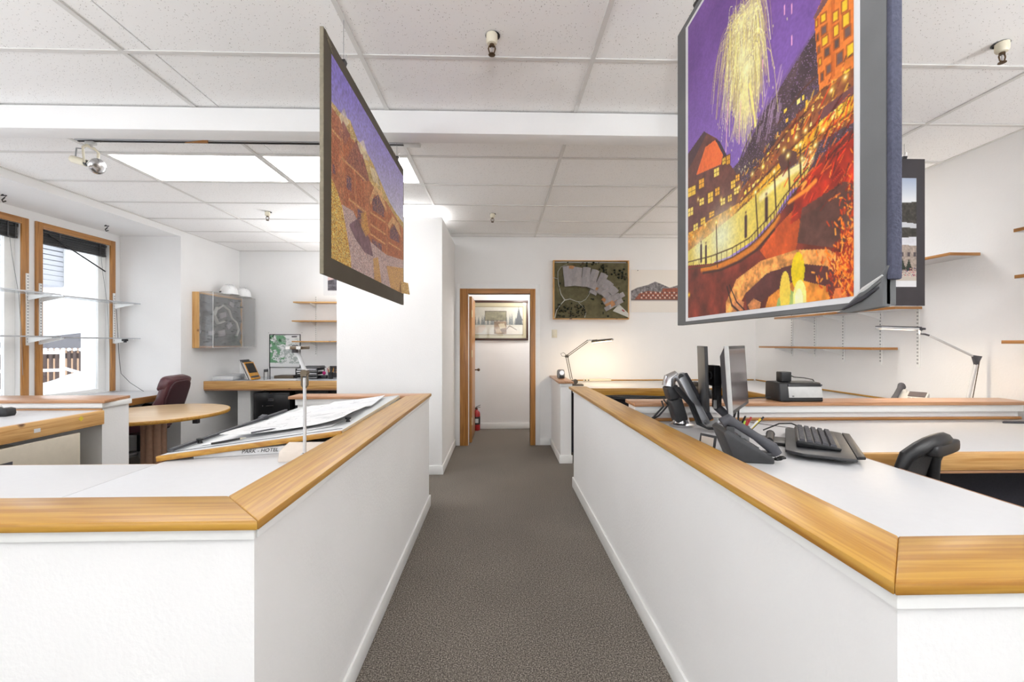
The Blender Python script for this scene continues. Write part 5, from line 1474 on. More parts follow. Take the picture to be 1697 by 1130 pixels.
def clip_(t, p, ax, z):
    """binder clip: black wedge body with two wire handles"""
    p = Vector(p); ax = Vector(ax); sd = Vector((ax.y, -ax.x, 0))
    b = MB()
    b.hexa([p - ax * .016 - sd * .012, p + ax * .016 - sd * .012, p + ax * .016 + sd * .012, p - ax * .016 + sd * .012],
           [p - ax * .016 - sd * .004 - Vector((0, 0, .022)), p + ax * .016 - sd * .004 - Vector((0, 0, .022)), p + ax * .016 + sd * .004 - Vector((0, 0, .022)), p - ax * .016 + sd * .004 - Vector((0, 0, .022))])
    k = b.build('binder_clip', 'black_metal', t)
    for s_ in (-1, 1):
        MB().tube([p + sd * .010 * s_ - ax * .01, p + sd * .014 * s_ + Vector((0, 0, .028)) - ax * .005, p + sd * .014 * s_ + Vector((0, 0, .028)) + ax * .005, p + sd * .010 * s_ + ax * .01], .0014, 5).build('clip_handle', 'chrome', k)
    MB().cyl(p, Vector((p.x, p.y, z)), .0012, n=5).build('hanging_wire', 'grey_plastic', t)

# ---------------------------------------------------------------- large night poster on the right
W_, H_ = 340, 490
im = Img(W_, H_, (104, 78, 150))
one = np.ones((H_, W_), bool)
im.grad(one, (118, 84, 146), (150, 122, 196), np.clip(im.V * 1.6 - .15 - .25 * im.U, 0, 1))
im.a *= (1 + .10 * (im.fbm(5, 6, 3)[..., None] * 2 - 1))
# dark mountainside
mt = ((0.3197, 0.6162), (0.4527, 0.5943), (0.5519, 0.5263), (0.6733, 0.5053), (0.7491, 0.4794), (0.8565, 0.4437), (1.007, 0.4842), (1.007, 0.715), (0.8051, 0.7385), (0.4737, 0.7255))
im.poly(mt, (78, 62, 66), 1, .35, 18, 4)
im.line(((0.4819, 0.587), (0.5963, 0.5198), (0.72, 0.4826), (0.8611, 0.4437)), .006, (118, 92, 138))
rr = np.random.RandomState(9)
M_ = im.mask(mt)
im.specks(M_, [(120, 96, 132), (58, 44, 44), (150, 120, 150)], .12, 2)
for k in range(26):
    u, v = (0.5963, 0.5571); u += rr.uniform(-.05, .1); v += rr.uniform(-.08, .04)
    im.line([(u, v), (u + .02, v - .035)], .003, (176, 150, 178), .7)
# firework willow
fc_ = (0.5064, 0.3676)
tops = ((0.4819, 0.3247), (0.4656, 0.2275), (0.5333, 0.2316), (0.4084, 0.2324), (0.5519, 0.319))
for k in range(900):
    c = tops[k % 5]; a = rr.uniform(-1, 1); L0 = rr.uniform(.03, .15) * (1.2 if a < 0 else .8)
    x, y = c[0] + rr.normal(0, .022), c[1] + rr.normal(0, .03); pts = []; dn = rr.uniform(.10, .20)
    for s_ in range(6):
        t_ = s_ / 5; pts.append((x + a * L0 * (t_ ** .6), y - .03 * math.sin(t_ * 2.4) + (t_ ** 1.7) * dn))
    im.line(pts, rr.uniform(.0010, .0022), [(226, 216, 140), (250, 246, 196), (200, 182, 120), (176, 154, 130)][k % 4], rr.uniform(.4, .9))
for k in range(110):
    t0 = rr.uniform(-.9, .25)
    q0 = rr.uniform(.3, 1.0); im.line([(fc_[0] + .01 * t0, fc_[1] + .02), (fc_[0] + t0 * .09 * q0, fc_[1] + (.10 + .05 * (1 - abs(t0))) * q0), (fc_[0] + t0 * .15 * q0, fc_[1] + (.16 + .05 * (1 - abs(t0))) * q0)], .0014, (238, 228, 168), .6)
for c, r, al in ((tops[0], .06, .7), (tops[1], .05, .5), (fc_, .045, .95), (tops[2], .06, .5)): im.glow(c, r, (253, 250, 200), al)
for k in range(260):
    c = tops[k % 3]; x, y = c[0] + rr.normal(0, .075), c[1] + abs(rr.normal(0, .16))
    im.line([(x, y), (x + .001, y + .004)], .0020, (246, 236, 180), .8)
im.line(((0.5636, 0.5352), (0.5484, 0.4794), (0.5251, 0.4154)), .006, (255, 232, 150)); im.line(((0.5414, 0.5271), (0.5251, 0.4704), (0.5099, 0.4089)), .0035, (252, 236, 170), .8)
im.line(((0.3582, 0.5393), (0.3676, 0.4526), (0.3769, 0.4049)), .0028, (240, 196, 206)); im.line(((0.4562, 0.5466), (0.4609, 0.4785), (0.4691, 0.4372)), .0028, (244, 206, 190))
for p in ((0.7235, 0.319), (0.7585, 0.3352), (0.7585, 0.4049), (0.6068, 0.3895)): im.line([p, (p[0], p[1] + .02)], .0025, (236, 176, 206))
# tall hotel on the right
im.poly(((0.8565, 0.4138), (0.9078, 0.3838), (1.007, 0.3968), (1.007, 0.6381), (0.8821, 0.6186)), (214, 128, 62), 1, .12, 20, 6)
im.poly(((0.853, 0.4146), (0.9172, 0.383), (1.007, 0.3749), (1.007, 0.3968), (0.9125, 0.4097), (0.8611, 0.4235)), (120, 84, 84))
im.poly(((0.9347, 0.4162), (0.9347, 0.5692), (0.9195, 0.5725), (0.9195, 0.4194)), (196, 108, 50))
wr = (((0.8821, 0.4251), (0.9032, 0.4291), (0.9032, 0.4462), (0.8821, 0.4421)), ((0.8845, 0.451), (0.9055, 0.4543), (0.9055, 0.4713), (0.8845, 0.468)), ((0.8868, 0.4737), (0.9102, 0.4769), (0.9102, 0.4947), (0.8868, 0.4923)), ((0.8961, 0.4996), (0.9172, 0.5028), (0.9172, 0.5206), (0.8961, 0.5182)), ((0.9032, 0.5368), (0.923, 0.5385), (0.923, 0.5563), (0.9032, 0.5547)), ((0.8611, 0.4251), (0.8705, 0.4267), (0.8705, 0.4413), (0.8611, 0.4397)), ((0.8658, 0.4559), (0.8751, 0.4575), (0.8751, 0.4721), (0.8658, 0.4704)), ((0.8705, 0.4826), (0.8798, 0.4842), (0.8798, 0.4988), (0.8705, 0.498)), ((0.8751, 0.5093), (0.8845, 0.5109), (0.8845, 0.5255), (0.8751, 0.5247)), ((0.8821, 0.5417), (0.8938, 0.5433), (0.8938, 0.5603), (0.8821, 0.5595)), ((0.9277, 0.4445), (0.9475, 0.4478), (0.9475, 0.4672), (0.9277, 0.464)), ((0.93, 0.4729), (0.9487, 0.4753), (0.9487, 0.4964), (0.93, 0.4939)), ((0.9323, 0.5004), (0.951, 0.5028), (0.951, 0.5215), (0.9323, 0.519)), ((0.9405, 0.5304), (0.9638, 0.5328), (0.9638, 0.5555), (0.9405, 0.5538)), ((0.958, 0.4397), (0.9802, 0.4437), (0.9802, 0.4664), (0.958, 0.4623)), ((0.9615, 0.4672), (0.986, 0.4713), (0.986, 0.4955), (0.9615, 0.4923)), ((0.9673, 0.4955), (0.9895, 0.498), (0.9895, 0.5182), (0.9673, 0.5158)), ((0.9755, 0.5312), (1.0, 0.5336), (1.0, 0.5579), (0.9755, 0.5555)), ((0.9475, 0.5798), (0.9673, 0.5806), (0.9673, 0.5992), (0.9475, 0.5976)), ((0.9102, 0.587), (0.93, 0.5887), (0.93, 0.6024), (0.9102, 0.6016)), ((0.9638, 0.5749), (0.9883, 0.5765), (0.9883, 0.5927), (0.9638, 0.5911)))
for k, q_ in enumerate(wr):
    im.poly(q_, [(92, 76, 72), (110, 88, 84), (226, 190, 60)][k % 3 if k % 5 else 2]); im.line(list(q_) + [q_[0]], .0022, (160, 86, 40))
# lower hotel block and lit arcade
im.poly(((0.3629, 0.7012), (0.5134, 0.6632), (0.72, 0.6), (0.8798, 0.5749), (1.007, 0.583), (1.007, 0.6818), (0.8308, 0.6761), (0.6243, 0.7206), (0.3862, 0.766)), (134, 82, 52), 1, .3, 40, 8)
im.poly(((0.4084, 0.7198), (0.72, 0.6648), (0.8845, 0.6356), (1.0, 0.6235), (1.0, 0.6656), (0.8798, 0.6704), (0.72, 0.6866), (0.4399, 0.7457)), (214, 160, 50), 1, .3, 60, 9)
hb = (((0.72, 0.5547), (0.7351, 0.5547), (0.7351, 0.5644), (0.72, 0.5636)), ((0.7293, 0.5798), (0.741, 0.5798), (0.741, 0.5879), (0.7293, 0.5879)), ((0.783, 0.5571), (0.797, 0.5571), (0.797, 0.5676), (0.783, 0.5676)), ((0.8051, 0.5579), (0.8156, 0.5579), (0.8156, 0.5668), (0.8051, 0.5668)), ((0.8133, 0.5895), (0.8261, 0.5887), (0.8261, 0.5976), (0.8133, 0.5984)), ((0.8355, 0.6267), (0.8483, 0.6259), (0.8483, 0.6348), (0.8355, 0.6356)), ((0.6313, 0.6275), (0.6441, 0.6267), (0.6441, 0.6356), (0.6313, 0.6364)), ((0.6709, 0.6227), (0.6838, 0.6219), (0.6838, 0.6308), (0.6709, 0.6308)), ((0.7083, 0.6194), (0.72, 0.6186), (0.72, 0.6259), (0.7083, 0.6259)), ((0.6033, 0.6486), (0.6173, 0.6486), (0.6173, 0.6559), (0.6033, 0.6567)), ((0.755, 0.6121), (0.7666, 0.6113), (0.7666, 0.6251), (0.755, 0.6251)), ((0.7783, 0.6105), (0.7888, 0.6097), (0.7888, 0.6227), (0.7783, 0.6235)), ((0.8751, 0.63), (0.8915, 0.6291), (0.8915, 0.6551), (0.8751, 0.6567)), ((0.8985, 0.63), (0.9148, 0.6291), (0.9148, 0.6575), (0.8985, 0.6583)), ((0.923, 0.6308), (0.9382, 0.63), (0.9382, 0.6575), (0.923, 0.6591)), ((0.9475, 0.63), (0.9615, 0.6291), (0.9615, 0.6567), (0.9475, 0.6583)), ((0.972, 0.6308), (0.986, 0.63), (0.986, 0.6543), (0.972, 0.6559)), ((0.7725, 0.651), (0.7865, 0.6502), (0.7865, 0.6607), (0.7725, 0.6615)), ((0.4901, 0.6858), (0.5064, 0.6842), (0.5064, 0.6939), (0.4901, 0.6947)), ((0.5181, 0.6826), (0.5333, 0.6818), (0.5333, 0.6907), (0.5181, 0.6923)), ((0.5449, 0.6802), (0.5601, 0.6794), (0.5601, 0.6883), (0.5449, 0.6899)), ((0.5706, 0.6761), (0.5858, 0.6753), (0.5858, 0.6842), (0.5706, 0.685)), ((0.8203, 0.5741), (0.8285, 0.5741), (0.8285, 0.5895), (0.8203, 0.5895)), ((0.846, 0.5943), (0.8565, 0.5935), (0.8565, 0.6049), (0.846, 0.6057)), ((0.7946, 0.6), (0.8051, 0.6), (0.8051, 0.6113), (0.7946, 0.6121)), ((0.7386, 0.6235), (0.7468, 0.6235), (0.7468, 0.634), (0.7386, 0.634)), ((0.6896, 0.6243), (0.6989, 0.6243), (0.6989, 0.6324), (0.6896, 0.6324)), ((0.6511, 0.6267), (0.6604, 0.6259), (0.6604, 0.6348), (0.6511, 0.6348)))
for k, q_ in enumerate(hb): im.poly(q_, [(248, 216, 96), (240, 190, 70), (252, 236, 150)][k % 3], .95)
for ln in (((0.3862, 0.7352), (0.72, 0.681), (0.8845, 0.6648), (1.0, 0.6615)), ((0.4399, 0.7093), (0.72, 0.6591), (0.8798, 0.6364)), ((0.5741, 0.6486), (0.7491, 0.6081), (0.8611, 0.5919)), ((0.6896, 0.5749), (0.8051, 0.5449), (0.8611, 0.5401)), ((0.5134, 0.6632), (0.6896, 0.6243), (0.7783, 0.6))): im.line(ln, .003, (86, 54, 40), .9)
ba_, bb_ = (0.4399, 0.7158), (0.9837, 0.6283)
for k in range(330):
    t_ = rr.uniform(0, 1); x = ba_[0] + (bb_[0] - ba_[0]) * t_; y = ba_[1] + (bb_[1] - ba_[1]) * t_ + rr.uniform(-.075, .045)
    im.line([(x, y), (x + rr.uniform(.002, .012), y - rr.uniform(-.004, .010))], rr.uniform(.0012, .003), [(64, 42, 42), (236, 186, 80), (150, 70, 40), (250, 220, 120), (110, 62, 44), (196, 120, 50)][k % 6], .85)
im.poly(((0.8705, 0.6154), (1.007, 0.6138), (1.007, 0.6291), (0.8845, 0.6381)), (112, 74, 74))
im.poly(((0.6896, 0.6551), (0.7316, 0.6462), (0.783, 0.6696), (0.783, 0.6939), (0.7083, 0.6915)), (96, 66, 58))
# chalet on the left
im.poly(((-0.014, 0.4462), (0.1692, 0.4162), (0.2894, 0.4785), (0.3769, 0.5725), (0.4737, 0.6526), (0.4084, 0.736), (0.2369, 0.7757), (-0.014, 0.787)), (104, 66, 58), 1, .2, 30, 12)
im.poly(((0.091, 0.5328), (0.1809, 0.4696), (0.2684, 0.4753), (0.3396, 0.5336), (0.3197, 0.5628)), (228, 118, 66), 1, .06)
im.poly(((-0.014, 0.4372), (0.1692, 0.4146), (0.1925, 0.4316), (0.0723, 0.4713), (-0.014, 0.4939)), (80, 58, 62)); im.poly(((0.2684, 0.4721), (0.3092, 0.4923), (0.3676, 0.553), (0.3489, 0.5538)), (64, 48, 56))
cw = (((0.0, 0.5538), (0.0852, 0.5619), (0.0852, 0.5943), (0.0, 0.587)), ((0.1167, 0.5555), (0.1692, 0.5611), (0.1692, 0.5911), (0.1167, 0.587)), ((0.2579, 0.5595), (0.3046, 0.5652), (0.3046, 0.5911), (0.2579, 0.587)), ((0.3291, 0.5482), (0.3582, 0.5514), (0.3582, 0.5725), (0.3291, 0.5692)), ((0.3629, 0.5514), (0.3909, 0.5547), (0.3909, 0.5814), (0.3629, 0.5789)), ((0.1225, 0.6194), (0.1692, 0.6227), (0.1692, 0.6462), (0.1225, 0.6429)), ((0.2042, 0.6194), (0.2532, 0.6235), (0.2532, 0.6559), (0.2042, 0.6534)), ((0.2684, 0.6211), (0.3092, 0.6243), (0.3092, 0.6486), (0.2684, 0.6462)), ((0.0, 0.6243), (0.0595, 0.6283), (0.0595, 0.6567), (0.0, 0.6534)), ((0.3956, 0.6324), (0.4306, 0.6348), (0.4306, 0.6575), (0.3956, 0.6559)), ((0.4306, 0.6251), (0.4609, 0.6275), (0.4609, 0.647), (0.4306, 0.6445)), ((0.0595, 0.6899), (0.1097, 0.6915), (0.1097, 0.715), (0.0595, 0.7142)), ((0.1342, 0.685), (0.1809, 0.6866), (0.1809, 0.7093), (0.1342, 0.7077)), ((0.2147, 0.6818), (0.2637, 0.6842), (0.2637, 0.702), (0.2147, 0.7012)), ((0.3151, 0.664), (0.3536, 0.6664), (0.3536, 0.6866), (0.3151, 0.685)), ((0.3722, 0.6672), (0.4049, 0.6688), (0.4049, 0.6891), (0.3722, 0.6874)), ((0.007, 0.7069), (0.0595, 0.7077), (0.0595, 0.7279), (0.007, 0.7271)), ((0.4177, 0.6583), (0.4562, 0.6599), (0.4562, 0.6802), (0.4177, 0.6777)))
for k, q_ in enumerate(cw):
    im.poly(q_, [(236, 196, 84), (226, 170, 66), (244, 214, 120)][k % 3]); im.line(list(q_) + [q_[0]], .002, (96, 58, 30))
    im.line([((q_[0][0] + q_[1][0]) / 2, (q_[0][1] + q_[1][1]) / 2), ((q_[2][0] + q_[3][0]) / 2, (q_[2][1] + q_[3][1]) / 2)], .0016, (110, 66, 34))
    im.line([((q_[0][0] + q_[3][0]) / 2, (q_[0][1] + q_[3][1]) / 2), ((q_[2][0] + q_[1][0]) / 2, (q_[2][1] + q_[1][1]) / 2)], .0012, (110, 66, 34))
im.poly(((-0.014, 0.7174), (0.2369, 0.7053), (0.4562, 0.7069), (0.4399, 0.7296), (0.2369, 0.753), (-0.014, 0.7806)), (226, 160, 62), .75, .4, 60, 15)
# pale plaza
pz_ = ((-0.014, 0.7717), (0.2369, 0.7498), (0.4399, 0.7296), (0.5893, 0.7093), (0.7083, 0.6972), (0.8308, 0.6972), (0.8611, 0.6939), (0.8261, 0.7287), (0.7491, 0.749), (0.6709, 0.7895), (0.5519, 0.8235), (0.3862, 0.8405), (0.2369, 0.8421), (-0.014, 0.8178))
im.poly(pz_, (226, 204, 104), 1, .12, 10, 16)
im.glow((0.3197, 0.7749), .16, (236, 240, 214), .85); im.glow((0.1225, 0.7806), .09, (232, 238, 220), .7)
im.line(((0.5963, 0.7263), (0.72, 0.7061), (0.8436, 0.7036)), .012, (250, 238, 190), .8)
# dark red foreground slope
fg = ((-0.014, 0.8178), (0.2369, 0.8421), (0.3956, 0.8486), (0.5601, 0.8308), (0.6838, 0.7943), (0.7666, 0.7579), (0.8436, 0.7263), (0.9253, 0.6996), (1.007, 0.698), (1.007, 1.0769), (-0.014, 1.0688))
im.poly(fg, (112, 50, 36), 1, .45, 12, 20)
im.poly(((0.5893, 0.8551), (0.6954, 0.8113), (0.7725, 0.7903), (0.8051, 0.8316), (0.7725, 0.8891), (0.6581, 0.9012)), (224, 104, 40), .75, .3, 14, 21)
im.poly(((0.7911, 0.7352), (0.9148, 0.7174), (1.007, 0.7093), (1.007, 0.7911), (0.8798, 0.8073), (0.7491, 0.8211)), (186, 52, 26), .75, .5, 18, 22)
im.poly(((0.8051, 0.7968), (0.9673, 0.7814), (1.007, 0.7968), (1.007, 0.9012), (0.9253, 0.8996), (0.783, 0.8672)), (92, 66, 58), .85, .4, 16, 23)
for k in range(150):
    p = (0.9078, 0.7198); x, y = p[0] + rr.normal(0, .08), p[1] + rr.normal(0, .05)
    im.line([(x, y), (x + rr.uniform(.01, .04), y - rr.uniform(.004, .028))], rr.uniform(.001, .003), [(220, 70, 30), (120, 24, 16), (70, 30, 26), (236, 120, 50)][k % 4], .8)
im.line(((0.7445, 0.77), (0.8308, 0.7611), (0.8611, 0.753)), .007, (240, 150, 60)); im.line(((0.7491, 0.7409), (0.8203, 0.7457), (0.8051, 0.7547)), .005, (244, 170, 80))
# kerb, fence and lamp posts along the plaza
im.line(((0.1459, 0.8494), (0.2894, 0.8591), (0.4399, 0.8543), (0.5519, 0.8421), (0.6406, 0.8194), (0.6896, 0.7927)), .012, (206, 128, 44)); im.line(((0.1587, 0.8623), (0.3151, 0.8713), (0.4656, 0.8648), (0.5741, 0.8502), (0.6709, 0.8178)), .005, (70, 40, 30))
fn_ = ((0.0, 0.8073), (0.2369, 0.8194), (0.4084, 0.8202), (0.5251, 0.813), (0.5963, 0.7951), (0.6709, 0.7749), (0.72, 0.7522), (0.7725, 0.7352), (0.8308, 0.7174))
fb_ = ((0.0, 0.8324), (0.2369, 0.8494), (0.4084, 0.847), (0.5251, 0.8348), (0.5963, 0.8194), (0.6709, 0.7976), (0.72, 0.7741), (0.7725, 0.7538), (0.8308, 0.7328))
im.line(fn_, .0026, (86, 62, 36)); im.line(fb_, .0026, (86, 62, 36))
for k in range(8):
    for s_ in range(4):
        t_ = s_ / 4; a_, b_2 = fn_[k], fn_[k + 1]; c_, d_2 = fb_[k], fb_[k + 1]
        im.line([(a_[0] + (b_2[0] - a_[0]) * t_, a_[1] + (b_2[1] - a_[1]) * t_), (c_[0] + (d_2[0] - c_[0]) * t_, c_[1] + (d_2[1] - c_[1]) * t_)], .0018, (86, 62, 36))
for a_, b_2 in (((0.2789, 0.7247), (0.2894, 0.8591)), ((0.5636, 0.7036), (0.5788, 0.8186)), ((0.6709, 0.681), (0.6803, 0.7717)), ((0.741, 0.6648), (0.7491, 0.7449)), ((0.797, 0.6583), (0.7993, 0.7247))):
    im.line([a_, b_2], .0035, (70, 46, 30)); im.glow(a_, .015, (255, 226, 110), .9); im.glow(a_, .007, (255, 252, 220), 1)
for p in ((0.1097, 0.617), (0.3197, 0.6656), (0.6068, 0.6518), (0.5449, 0.6526), (0.7783, 0.6364), (0.72, 0.6453), (0.8203, 0.6356), (0.8611, 0.6794), (0.972, 0.5879), (0.923, 0.5927), (0.4562, 0.664), (0.1809, 0.7134), (0.3956, 0.7101), (0.8413, 0.6874), (0.8051, 0.6899), (0.8915, 0.6583), (0.0595, 0.7304)):
    im.glow(p, .016, (255, 214, 90), .75); im.glow(p, .007, (255, 250, 210), .95)
# people
for p in ((0.14, 0.8024), (0.1867, 0.813), (0.5018, 0.7838), (0.6278, 0.766)):
    im.line([(p[0], p[1] - .03), (p[0], p[1] + .02)], .008, (60, 36, 40)); im.glow((p[0], p[1] - .042), .007, (90, 60, 50), 1)
# stone fire pit
im.poly(((0.3582, 0.9684), (0.4399, 0.9109), (0.5963, 0.8818), (0.7783, 0.8818), (0.9078, 0.8996), (0.9592, 0.9206), (0.9673, 0.9466), (0.9428, 0.9547), (0.9078, 0.9328), (0.7783, 0.9109), (0.6313, 0.9158), (0.4982, 0.9547), (0.4049, 1.0219), (0.3582, 1.0283)), (226, 158, 92), 1, .45, 46, 30)
im.poly(((0.4982, 0.9547), (0.6313, 0.9158), (0.7783, 0.9109), (0.9078, 0.9328), (0.9428, 0.9547), (0.9253, 0.9798), (0.8051, 0.9587), (0.6896, 0.9587), (0.5963, 0.9838), (0.5134, 1.0097)), (88, 50, 46), 1, .2, 20, 31)
im.poly(((0.5963, 1.0283), (0.6406, 0.9749), (0.72, 0.953), (0.8051, 0.9506), (0.9032, 0.9725), (0.9207, 1.0024), (0.8051, 1.0364)), (214, 140, 62), 1, .3, 34, 32)
im.poly(((0.9253, 1.0057), (0.9347, 0.9806), (0.9592, 0.9781), (0.9837, 0.9984), (0.9673, 1.0138)), (200, 116, 66), 1, .3, 40, 33)
for k, q_ in enumerate((((0.5134, 0.9862), (0.5519, 0.9717), (0.5963, 0.9838), (0.5893, 1.004), (0.5368, 1.0049)), ((0.3956, 0.9789), (0.4399, 0.9636), (0.4901, 0.9765), (0.4819, 0.9984), (0.4224, 0.9992)), ((0.4306, 1.0178), (0.4737, 1.0016), (0.5216, 1.013), (0.5134, 1.0348), (0.4562, 1.0364)), ((0.5333, 1.0186), (0.5706, 1.0032), (0.6138, 1.0146), (0.6068, 1.0348), (0.5566, 1.0364)), ((0.3769, 1.0202), (0.4224, 1.004), (0.4737, 1.0162), (0.4656, 1.0381), (0.4049, 1.0397)))): im.poly(q_, (206 - 12 * k, 140 - 8 * k, 90), .95, .3, 40, 40 + k)
im.line(((0.3676, 0.9255), (0.4049, 0.9798), (0.4656, 1.004), (0.4982, 1.0251)), .004, (50, 30, 26)); im.line(((0.3862, 0.9223), (0.4399, 0.9733), (0.4901, 0.996), (0.5064, 1.017)), .003, (50, 30, 26))
im.poly(((0.6709, 1.0243), (0.6896, 0.983), (0.7386, 0.9628), (0.7725, 0.9741), (0.8203, 0.9984), (0.8203, 1.0243)), (150, 190, 120), .8, .15)
for c, a_, b_2, cl_ in (((0.7865, 0.9279), .030, .040, (226, 200, 20)), ((0.7258, 0.97), .026, .048, (236, 206, 90)), ((0.7946, 0.9887), .030, .040, (248, 236, 150)), ((0.7911, 0.9911), .018, .024, (255, 252, 200))):
    d_ = np.hypot((im.U - c[0]) / a_, (im.V - c[1]) / b_2); im.blend((d_ < 1).astype(float), cl_, .95)
im.glow((0.0128, 0.9206), .016, (240, 200, 40), 1)
# orange bush
for k in range(700):
    p = (0.9837, 0.9417); x, y = p[0] + .025 - abs(rr.normal(0, .032)), p[1] + rr.normal(0.0, .075)
    if rr.rand() < .3: x = p[0] + .02 - abs(rr.normal(0, .055)); y = p[1] + .0 + rr.normal(0, .022)
    im.line([(x, y), (x + rr.uniform(-.012, .012), y - rr.uniform(.002, .012))], rr.uniform(.0012, .003), [(236, 130, 40), (250, 166, 70), (190, 70, 24), (140, 40, 20)][k % 4], .95)
im.a *= (1 + .05 * (im.noise(150, 220, 77)[..., None] * 2 - 1)) * (1 + .03 * (im.noise(60, 90, 78)[..., None] * 2 - 1))
lu = im.a.mean(2, keepdims=True); im.a = np.clip(lu + (im.a - lu) * 1.18, 0, 255) * 1.04
XP = .80
po = thing('hanging_poster', 'large hanging poster of a lit mountain village at night with fireworks', 'poster', (XP + .012, 1.39, 1.535), 'hanging picture boards')
MB().box(XP, XP + .024, .872, 1.922, 1.537, 2.845).build('board', 'mat_slate', po, .003)
MB().box(XP + .0005, XP + .0245, .8585, .8715, 1.59, 2.845).build('felt_edge', 'felt_navy', po, .004)
MB().prism_x([(.872, 1.535), (.872, 1.60), (.862, 1.62), (.90, 1.585), (.95, 1.545), (1.0, 1.530), (.96, 1.528)], XP - .006, XP + .012).build('torn_corner', 'mat_slate', po, .002)
for k in range(3):
    MB().tube([(XP - .006, .872 + .004 * k, 1.60 - .012 * k), (XP - .012, .91 + .006 * k, 1.575 - .01 * k), (XP - .008, .955 + .01 * k, 1.545 - .004 * k)], [.002, .006, .002], 6).build('peeled_ply', ['light_plastic', 'mat_slate', 'charcoal'][k], po, smooth=True)
MB().box(XP - .0015, XP - .0002, .935, 1.832, 1.551, 2.815).build('white_mat', 'paper', po)
panel('print', im, (XP - .0022, 1.807, 2.80), (0, -.857, 0), (0, 0, -1.235), 'print_gloss', po)
clip_(po, (XP + .012, 1.75, 2.862), (0, 1, 0), CE - .005); clip_(po, (XP + .012, 1.05, 2.862), (0, 1, 0), CE - .005)

# ---------------------------------------------------------------- left hanging poster, autumn lodge by day
W_, H_ = 420, 280
im = Img(W_, H_, (150, 140, 205))
im.grad(np.ones((H_, W_), bool), (138, 124, 204), (220, 220, 224), np.clip(im.V * 1.3 + .5 * im.U - .12, 0, 1))
hill_ = ((0.0022, 0.2322), (0.09, 0.2253), (0.1712, 0.192), (0.248, 0.2414), (0.3483, 0.2345), (0.445, 0.254), (0.5926, 0.3195), (0.7085, 0.3667), (0.8266, 0.3874), (1.0627, 0.3977), (1.0627, 1.1621), (-0.0162, 1.2747))
im.poly(hill_, (190, 158, 96), 1, .3, 30, 2)
hm = im.mask(hill_)
im.specks(hm, [(226, 206, 150), (150, 112, 70), (196, 166, 90), (236, 226, 190)], .35, 3)
for q_ in (((0.0576, 0.2667), (0.1122, 0.1747), (0.1587, 0.2172), (0.1122, 0.2862)), ((0.2347, 0.2793), (0.3188, 0.1897), (0.3956, 0.2701), (0.3041, 0.3092)), ((0.3956, 0.2977), (0.4797, 0.2713), (0.5535, 0.3414), (0.445, 0.3632))): im.poly(q_, (228, 214, 190), .7, .2, 40, 5)
bl = ((0.0022, 0.2621), (0.0686, 0.2586), (0.124, 0.3103), (0.2022, 0.2747), (0.3041, 0.3092), (0.3956, 0.3931), (0.5063, 0.4011), (0.6539, 0.3943), (0.8266, 0.4253), (1.003, 0.4483), (1.003, 0.8598), (0.3041, 0.8805), (0.1122, 0.7563), (0.0022, 0.7115))
im.poly(bl, (188, 122, 84), 1, .22, 26, 7)
for q_ in (((0.0022, 0.2828), (0.0369, 0.2529), (0.079, 0.3437), (0.0472, 0.5966), (0.0022, 0.5931)), ((0.09, 0.2943), (0.1712, 0.2644), (0.2347, 0.5908), (0.124, 0.6966)), ((0.1956, 0.2724), (0.3041, 0.3092), (0.3336, 0.5943), (0.248, 0.6184)), ((0.3956, 0.431), (0.6539, 0.3943), (0.6539, 0.7667), (0.3956, 0.7736)), ((0.6753, 0.4586), (0.9454, 0.4621), (0.9454, 0.7736), (0.6753, 0.7816))): im.poly(q_, (168, 94, 58), .8, .2, 30, 8)
for q_ in (((0.124, 0.4483), (0.2347, 0.2506), (0.3336, 0.3368), (0.2214, 0.4425)), ((0.0576, 0.3494), (0.1011, 0.2471), (0.1712, 0.2747), (0.124, 0.3586)), ((0.2089, 0.3724), (0.3041, 0.2839), (0.3956, 0.3931), (0.3041, 0.446))): im.poly(q_, (140, 88, 80), .9, .25, 40, 9)
for q_ in (((0.3956, 0.5069), (0.462, 0.3851), (0.5727, 0.3644), (0.6539, 0.4379), (0.6539, 0.469), (0.5535, 0.4253), (0.462, 0.4402), (0.4118, 0.5368)), ((0.6753, 0.5471), (0.7661, 0.4437), (0.8915, 0.446), (0.9594, 0.5425), (0.8915, 0.5195), (0.7661, 0.5), (0.7085, 0.569))): im.poly(q_, (222, 184, 130), .95)
for q_ in (((0.4369, 0.4862), (0.5159, 0.4115), (0.6125, 0.4586), (0.6125, 0.523), (0.4369, 0.5563)), ((0.7196, 0.5644), (0.8022, 0.4931), (0.9048, 0.5379), (0.9048, 0.5977), (0.7196, 0.6322)), ((0.1351, 0.5126), (0.183, 0.5034), (0.183, 0.577), (0.1351, 0.5839)), ((0.0125, 0.5333), (0.0325, 0.5322), (0.0325, 0.5747), (0.0125, 0.5747)), ((0.428, 0.7425), (0.5727, 0.7299), (0.5727, 0.8138), (0.428, 0.8207)), ((0.248, 0.6356), (0.3188, 0.6276), (0.3188, 0.7), (0.248, 0.7057))): im.poly(q_, (92, 74, 96), .95, .2, 60, 10)
for k in range(5):
    for a_, b_2 in (((0.4118, 0.5839), (0.6332, 0.5483)), ((0.4118, 0.6598), (0.6332, 0.6345)), ((0.6974, 0.6724), (0.9321, 0.6471)), ((0.1587, 0.6299), (0.3483, 0.6126)), ((0.4118, 0.7218), (0.6332, 0.7046)), ((0.0074, 0.3678), (0.079, 0.3655)), ((0.09, 0.4517), (0.3483, 0.4195))): im.line([a_, b_2], .003, (214, 170, 116), .8)
